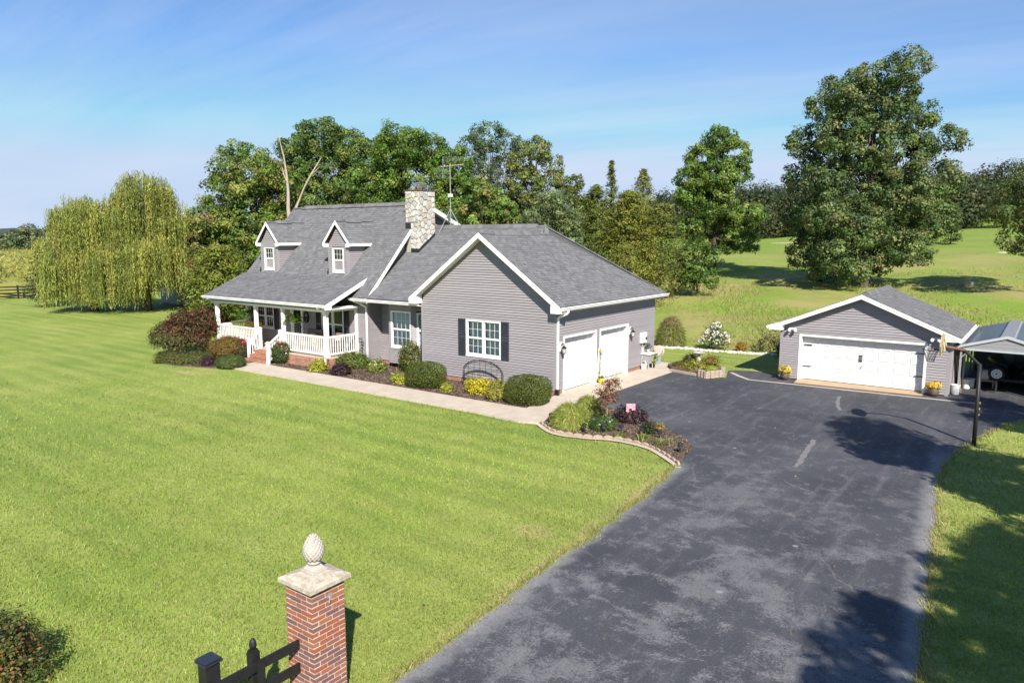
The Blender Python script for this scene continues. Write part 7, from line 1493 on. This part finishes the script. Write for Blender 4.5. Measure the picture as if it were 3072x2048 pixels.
# ------------------------------------------------------------------ weeping willows
def willow(label, base, domes, n, trunk_pts, zmin=0.35):
    bx, by, bz = base; t = thing('willow_tree', label, 'tree', base, 'weeping willows on the lawn'); Q = []; Cc = []
    m = MB(); m.tube(trunk_pts, [0.38, 0.3, 0.24, 0.16], 9)
    pal = np.array([(0.30, 0.32, 0.068), (0.235, 0.28, 0.06), (0.36, 0.35, 0.085), (0.17, 0.215, 0.048)]); top = np.array(trunk_pts[-1])
    for (o, k, z, r, rz, L, share, *zq) in domes:
        zlow = zq[0] if zq else zmin
        c = np.array([bx, by, bz])+RT*o+FWD*k+np.array([0, 0, z]); m.tube([top*0.9+np.array(trunk_pts[-2])*0.1, (top+c)/2+np.array([0, 0, 0.8]), c+np.array([0, 0, rz*0.6])], [0.16, 0.09, 0.04], 6)
        nb = max(8, int(n*share/7))
        for b in range(nb):
            # one arching limb with a skirt of hanging strands
            d = sphere_dirs(1)[0]; d[2] = abs(d[2])*0.9+0.05; d = d/np.linalg.norm(d); e = c+d*np.array([r, r, rz])*random.uniform(0.65, 1.0); tone = pal[random.randrange(4)]*random.uniform(0.7, 1.45)
            for s in range(11):
                p = e+np.array([random.gauss(0, .26), random.gauss(0, .26), random.gauss(0, .14)]); ln = min(L*random.choice((0.35, 0.6, 0.8, 1.0, 1.15))*random.uniform(0.8, 1.1), p[2]-bz-zlow*random.uniform(0.6, 1.7))
                if ln < 0.5: continue
                q = int(ln/0.17); tt = np.arange(q)*0.17; sway = random.uniform(0.02, 0.10); out = d[:2]/max(0.2, np.linalg.norm(d[:2]))
                x = p[0]+out[0]*sway*np.sqrt(tt+0.01)*2+rng.normal(0, .035, q); y = p[1]+out[1]*sway*np.sqrt(tt+0.01)*2+rng.normal(0, .035, q); zz = p[2]+0.12*np.sin(np.minimum(tt*2, 3.14))-tt
                P = np.stack([x, y, zz], 1); N = unit(rng.normal(0, 1, (q, 3))*np.array([1, 1, .35])+np.array([0.3, -0.35, 0.2])); T_ = np.tile([0, 0, 1.0], (q, 1))+rng.normal(0, .28, (q, 3))
                Q.append(leaf_quads(P, N, rng.uniform(.18, .30, q), 0.24, T_)); Cc.append(np.clip(tone*(1+rng.normal(0, .14, (q, 1))), .01, 1))
    quads_mesh('crown', np.concatenate(Q), np.concatenate(Cc), 'leaf', t); m.build('trunk', 'trunk', t); return t
willow('left willow of the pair, with the outlying trailing tuft', (-48.5, 4.9, 0), [(-1.0, 0, 6.9, 1.95, 2.5, 5.8, .30), (0.6, -1.0, 6.9, 2.0, 2.3, 5.5, .22), (-3.9, 0.5, 5.2, 0.6, 0.8, 2.6, .035), (-1.0, -1.6, 3.6, 2.1, 1.6, 3.6, .26), (1.6, -1.4, 3.8, 2.2, 1.6, 3.8, .22), (1.2, 1.6, 6.0, 2.0, 2.0, 5.0, .14), (-0.2, 2.0, 6.2, 1.8, 2.2, 5.0, .12)], 2100, [(-48.5, 4.9, -0.2), (-48.6, 5.0, 1.6), (-48.4, 5.1, 3.4), (-48.4, 5.2, 5.4)])
willow('right and taller willow of the pair, in front of the small shed', (-44.95, 7.5, 0), [(0.4, 0, 8.8, 2.4, 2.4, 6.0, .30, 1.2), (2.6, 0.4, 6.6, 1.9, 2.2, 4.4, .20, 1.7), (-1.6, -0.6, 7.2, 2.0, 2.0, 5.5, .18), (1.4, -1.8, 4.6, 2.2, 1.7, 4.0, .20, 1.5), (-1.4, -1.6, 4.2, 2.2, 1.6, 4.2, .22), (4.0, 0.9, 5.4, 0.9, 1.2, 2.8, .05), (-0.2, 1.9, 7.4, 2.0, 2.4, 5.0, .10)], 2600, [(-44.95, 7.5, -0.2), (-44.8, 7.6, 2.0), (-45.0, 7.7, 4.2), (-44.8, 7.8, 6.6)])
# ------------------------------------------------------------------ small shed behind the willow
sh = thing('garden_shed', 'small pale grey barn-roofed shed behind the right willow', 'shed', (-48.2, 12.6, 0))
A0 = np.array([-46.9, 11.2]); A1 = np.array([-46.65, 13.4]); ux = (A1-A0)/np.linalg.norm(A1-A0); vx = np.array([-ux[1], ux[0]])
if vx[0] > 0: vx = -vx
fr = Matrix(((ux[0], vx[0], 0, A0[0]), (ux[1], vx[1], 0, A0[1]), (0, 0, 1, 0), (0, 0, 0, 1))); Lw = np.linalg.norm(A1-A0); Dp = 3.6
gp_ = [(0, 0, 0.15), (Lw, 0, 0.15), (Lw, 0, 1.55), (Lw*0.82, 0, 2.05), (Lw*0.5, 0, 2.35), (Lw*0.18, 0, 2.05), (0, 0, 1.55)]
MB(fr).prism(gp_, (0, Dp, 0)).build('wall', 'shed_paint', sh); m = MB(fr); rp = [(-0.1, -0.12, 1.50), (Lw*0.17, -0.12, 2.10), (Lw*0.5, -0.12, 2.42), (Lw*0.83, -0.12, 2.10), (Lw+0.1, -0.12, 1.50)]
for a, b in zip(rp[:-1], rp[1:]): m.prism([a, b, (b[0], b[1], b[2]+0.05), (a[0], a[1], a[2]+0.05)], (0, Dp+0.24, 0))
m.build('roof', plain('shed_roof', (0.12, 0.125, 0.13), 0.8), sh)
for k in range(2): MB(fr).box(Lw*0.25+k*Lw*0.255, Lw*0.25+k*Lw*0.255+Lw*0.245, -0.03, 0.0, 0.2, 1.5).build('door', plain('shed_door', (0.5, 0.54, 0.58), 0.6), sh)
m = MB(fr); m.box(-0.04, 0.06, -0.035, 0.02, 0.1, 1.55).box(Lw-0.06, Lw+0.04, -0.035, 0.02, 0.1, 1.55).box(Lw*0.2, Lw*0.8, -0.036, 0.0, 1.52, 1.6); m.build('corner_trim', 'white', sh); MB(fr).box(0.05, Lw-0.05, 0.1, Dp-0.1, 0.0, 0.15).build('skid', 'deadwood', sh)
# ------------------------------------------------------------------ far paddock fence, corn, woods, hills
ff = thing('paddock_fence', 'dark four-rail paddock fence in front of the corn field', 'fence', (-67, 6, 0))
q0 = np.array([-70.2, -4.0]); q1 = np.array([-60.5, 26.0]); n = 12
for i in range(n+1):
    p = q0+(q1-q0)*i/n; MB().box(p[0]-0.07, p[0]+0.07, p[1]-0.07, p[1]+0.07, 0, 1.3).build('post', 'black', ff)
for z in (0.25, 0.55, 0.85, 1.15):
    for i in range(n): a, b = q0+(q1-q0)*i/n, q0+(q1-q0)*(i+1)/n; MB().bar((a[0]+0.08, a[1], z), (b[0]+0.08, b[1], z), 0.03, 0.13).build('rail', 'black', ff)
# corn: rows of stalks with arching leaves, thinning to the canopy far off
nC = 26000; dist = 74+260*rng.random(nC)**1.7; az_ = np.radians(rng.uniform(58, 82, nC)); X = 14.75-np.sin(az_)*dist; Y = -22.66+np.cos(az_)*dist
keep = (X < -71-0.0*Y+0.32*(Y-5)); X, Y, dist = X[keep], Y[keep], dist[keep]; n = len(X)
a = rng.uniform(0, 6.28, n); H = rng.uniform(0.5, 1.0, n); sc = 1+dist/260
P = np.stack([X, Y, 0.7+1.5*rng.random(n)], 1); T_ = np.stack([np.cos(a)*.7, np.sin(a)*.7, rng.uniform(-0.4, 1.3, n)], 1); N = unit(rng.normal(0, 1, (n, 3))+np.array([0, 0, .8]))
tag(quads_mesh('corn_field', leaf_quads(P, N, H*sc, 0.16, T_), pick_cols(n, [(0.29, 0.30, 0.055), (0.36, 0.335, 0.075), (0.21, 0.25, 0.045), (0.42, 0.36, 0.12)], .15), 'leaf'), 'yellowing corn field beyond the paddock fence', 'corn', kind='stuff')
cb = MB(); cb.add([(-72, -30, 1.35), (-64, 40, 1.35), (-300, 190, 1.5), (-345, -10, 1.5), (-200, -60, 1.4)], [(0, 1, 2, 3, 4)]); cb.add([(-72, -30, 0), (-64, 40, 0), (-64, 40, 1.35), (-72, -30, 1.35)], [(0, 1, 2, 3)])
struct(cb.build('corn_ground', plain('corn_canopy', (0.27, 0.27, 0.06), 0.9, 0.35, 0.8, 0.8, bscale=2.0)))
for i in range(8):
    az = math.radians(66.6+i*0.85); d = 335+random.uniform(-15, 30); x, y = 14.75-math.sin(az)*d, -22.66+math.cos(az)*d; h = random.uniform(5.5, 9.5)
    tree('hedge_tree', '%s distant hedgerow tree beyond the corn field, counting rightwards to the willow' % ['eighth', 'seventh', 'sixth', 'fifth', 'fourth', 'third', 'second', 'first'][i], (x, y, 0), [(0, h, h*0.26), (-h*0.3, h*0.72, h*0.3), (h*0.3, h*0.7, h*0.3), (0, h*0.45, h*0.4), (-h*0.45, h*0.35, h*0.3), (h*0.45, h*0.35, h*0.3)], [(0.07, 0.10, 0.05), (0.09, 0.12, 0.055), (0.11, 0.125, 0.055)], 1.0, 0.16, 9, 1.2, group='distant hedgerow trees', trunk_r=0.3, limbs=False)  # leaf palette lightened and blued: distance haze put into the colour
# wooded ridge beyond the pasture on the right, one mass
L = []
for i in range(190):
    a_ = math.radians(random.uniform(-8, 40)); d = random.uniform(182, 262); x, y = 14.75-math.sin(a_)*d, -22.66+math.cos(a_)*d; h = random.uniform(8, 12.5); zb_ = float(terr(x, y)); r = random.uniform(2.6, 4.0)
    L += [((x, y, zb_+h*0.75), (r, r, h*0.3)), ((x+random.uniform(-2, 2), y, zb_+h*0.4), (r*1.15, r*1.15, h*0.38))]
wood = foliage('far_wood', L, None, [(0.045, 0.070, 0.028), (0.060, 0.088, 0.032), (0.075, 0.10, 0.036), (0.105, 0.105, 0.04), (0.055, 0.080, 0.034)], 0.30, 15, 0.9, 0.72, low=-0.95, inner=0.7)
tag(wood, 'dark wooded ridge closing the pasture at the right', 'wood', kind='stuff')
for i, (pxx, d, h, lab) in enumerate(((7.6, 176, 7.5, 'rounded yellow-green tree at the wood edge left of the young cedars'), (19.5, 150, 5.5, 'small yellow-green tree between the lone pasture tree and the great oak'))):
    az = math.radians(pxx); x, y = 14.75-math.sin(az)*d, -22.66+math.cos(az)*d; tree('edge_tree', lab, (x, y, float(terr(x, y))), [(0, h, h*0.25), (-h*0.25, h*0.7, h*0.28), (h*0.25, h*0.7, h*0.28), (0, h*0.4, h*0.36)], [(0.14, 0.15, 0.035), (0.19, 0.18, 0.05), (0.11, 0.12, 0.03)], 0.5, 0.6, 10, 0.6, group='yellowing trees at the wood edge', trunk_r=0.2, limbs=False)
hl = MB(); pr = []
for i in range(41):
    az = math.radians(20+i*2.2); d = 5200; pr.append((14.75-math.sin(az)*d, -22.66+math.cos(az)*d, 62+22*math.sin(i*0.7)+14*math.sin(i*1.9+1)))
for a, b in zip(pr[:-1], pr[1:]):
    am = (a[0]*0.82, a[1]*0.82, -5); bm = (b[0]*0.82, b[1]*0.82, -5); ab = (a[0]*1.2, a[1]*1.2, -5); bb2 = (b[0]*1.2, b[1]*1.2, -5); hl.add([am, bm, b, a], [(0, 1, 2, 3)]); hl.add([a, b, bb2, ab], [(0, 1, 2, 3)])
struct(hl.build('hills', plain('wooded_hill', (0.045, 0.062, 0.04), 0.95, 0.2, 0.004), None, smooth=True))
# bits on the slope
for i, (x, y, s, lab) in enumerate(((9.2, 47.0, 0.75, 'weathered log heap lying on the shaded slope above the garage'), (9.6, 80.0, 0.8, 'pale rock on the pasture slope'))):
    t = thing('rock', lab, 'rock', (x, y, float(terr(x, y)))); m = MB(); m.ball((x, y, float(terr(x, y))+0.15*s), (0.8*s, 0.5*s, 0.35*s), 9, (0.36, 0.32, 0.27), 0.18); m.build('stone_body', 'lime_gravel', t, colors=True)
sp_ = MB(); xx, yy = -22.0, 112.0; sp_.prism([(xx+6*math.cos(k*0.52)*(0.8+0.3*random.random()), yy+1.6*math.sin(k*0.52), float(terr(xx+6*math.cos(k*0.52), yy+1.6*math.sin(k*0.52)))+0.16) for k in range(12)], (0, 0, 0.1)); struct(sp_.build('bare_earth', plain('clay', (0.42, 0.33, 0.24), 0.95, 0.15, 1.0), None))
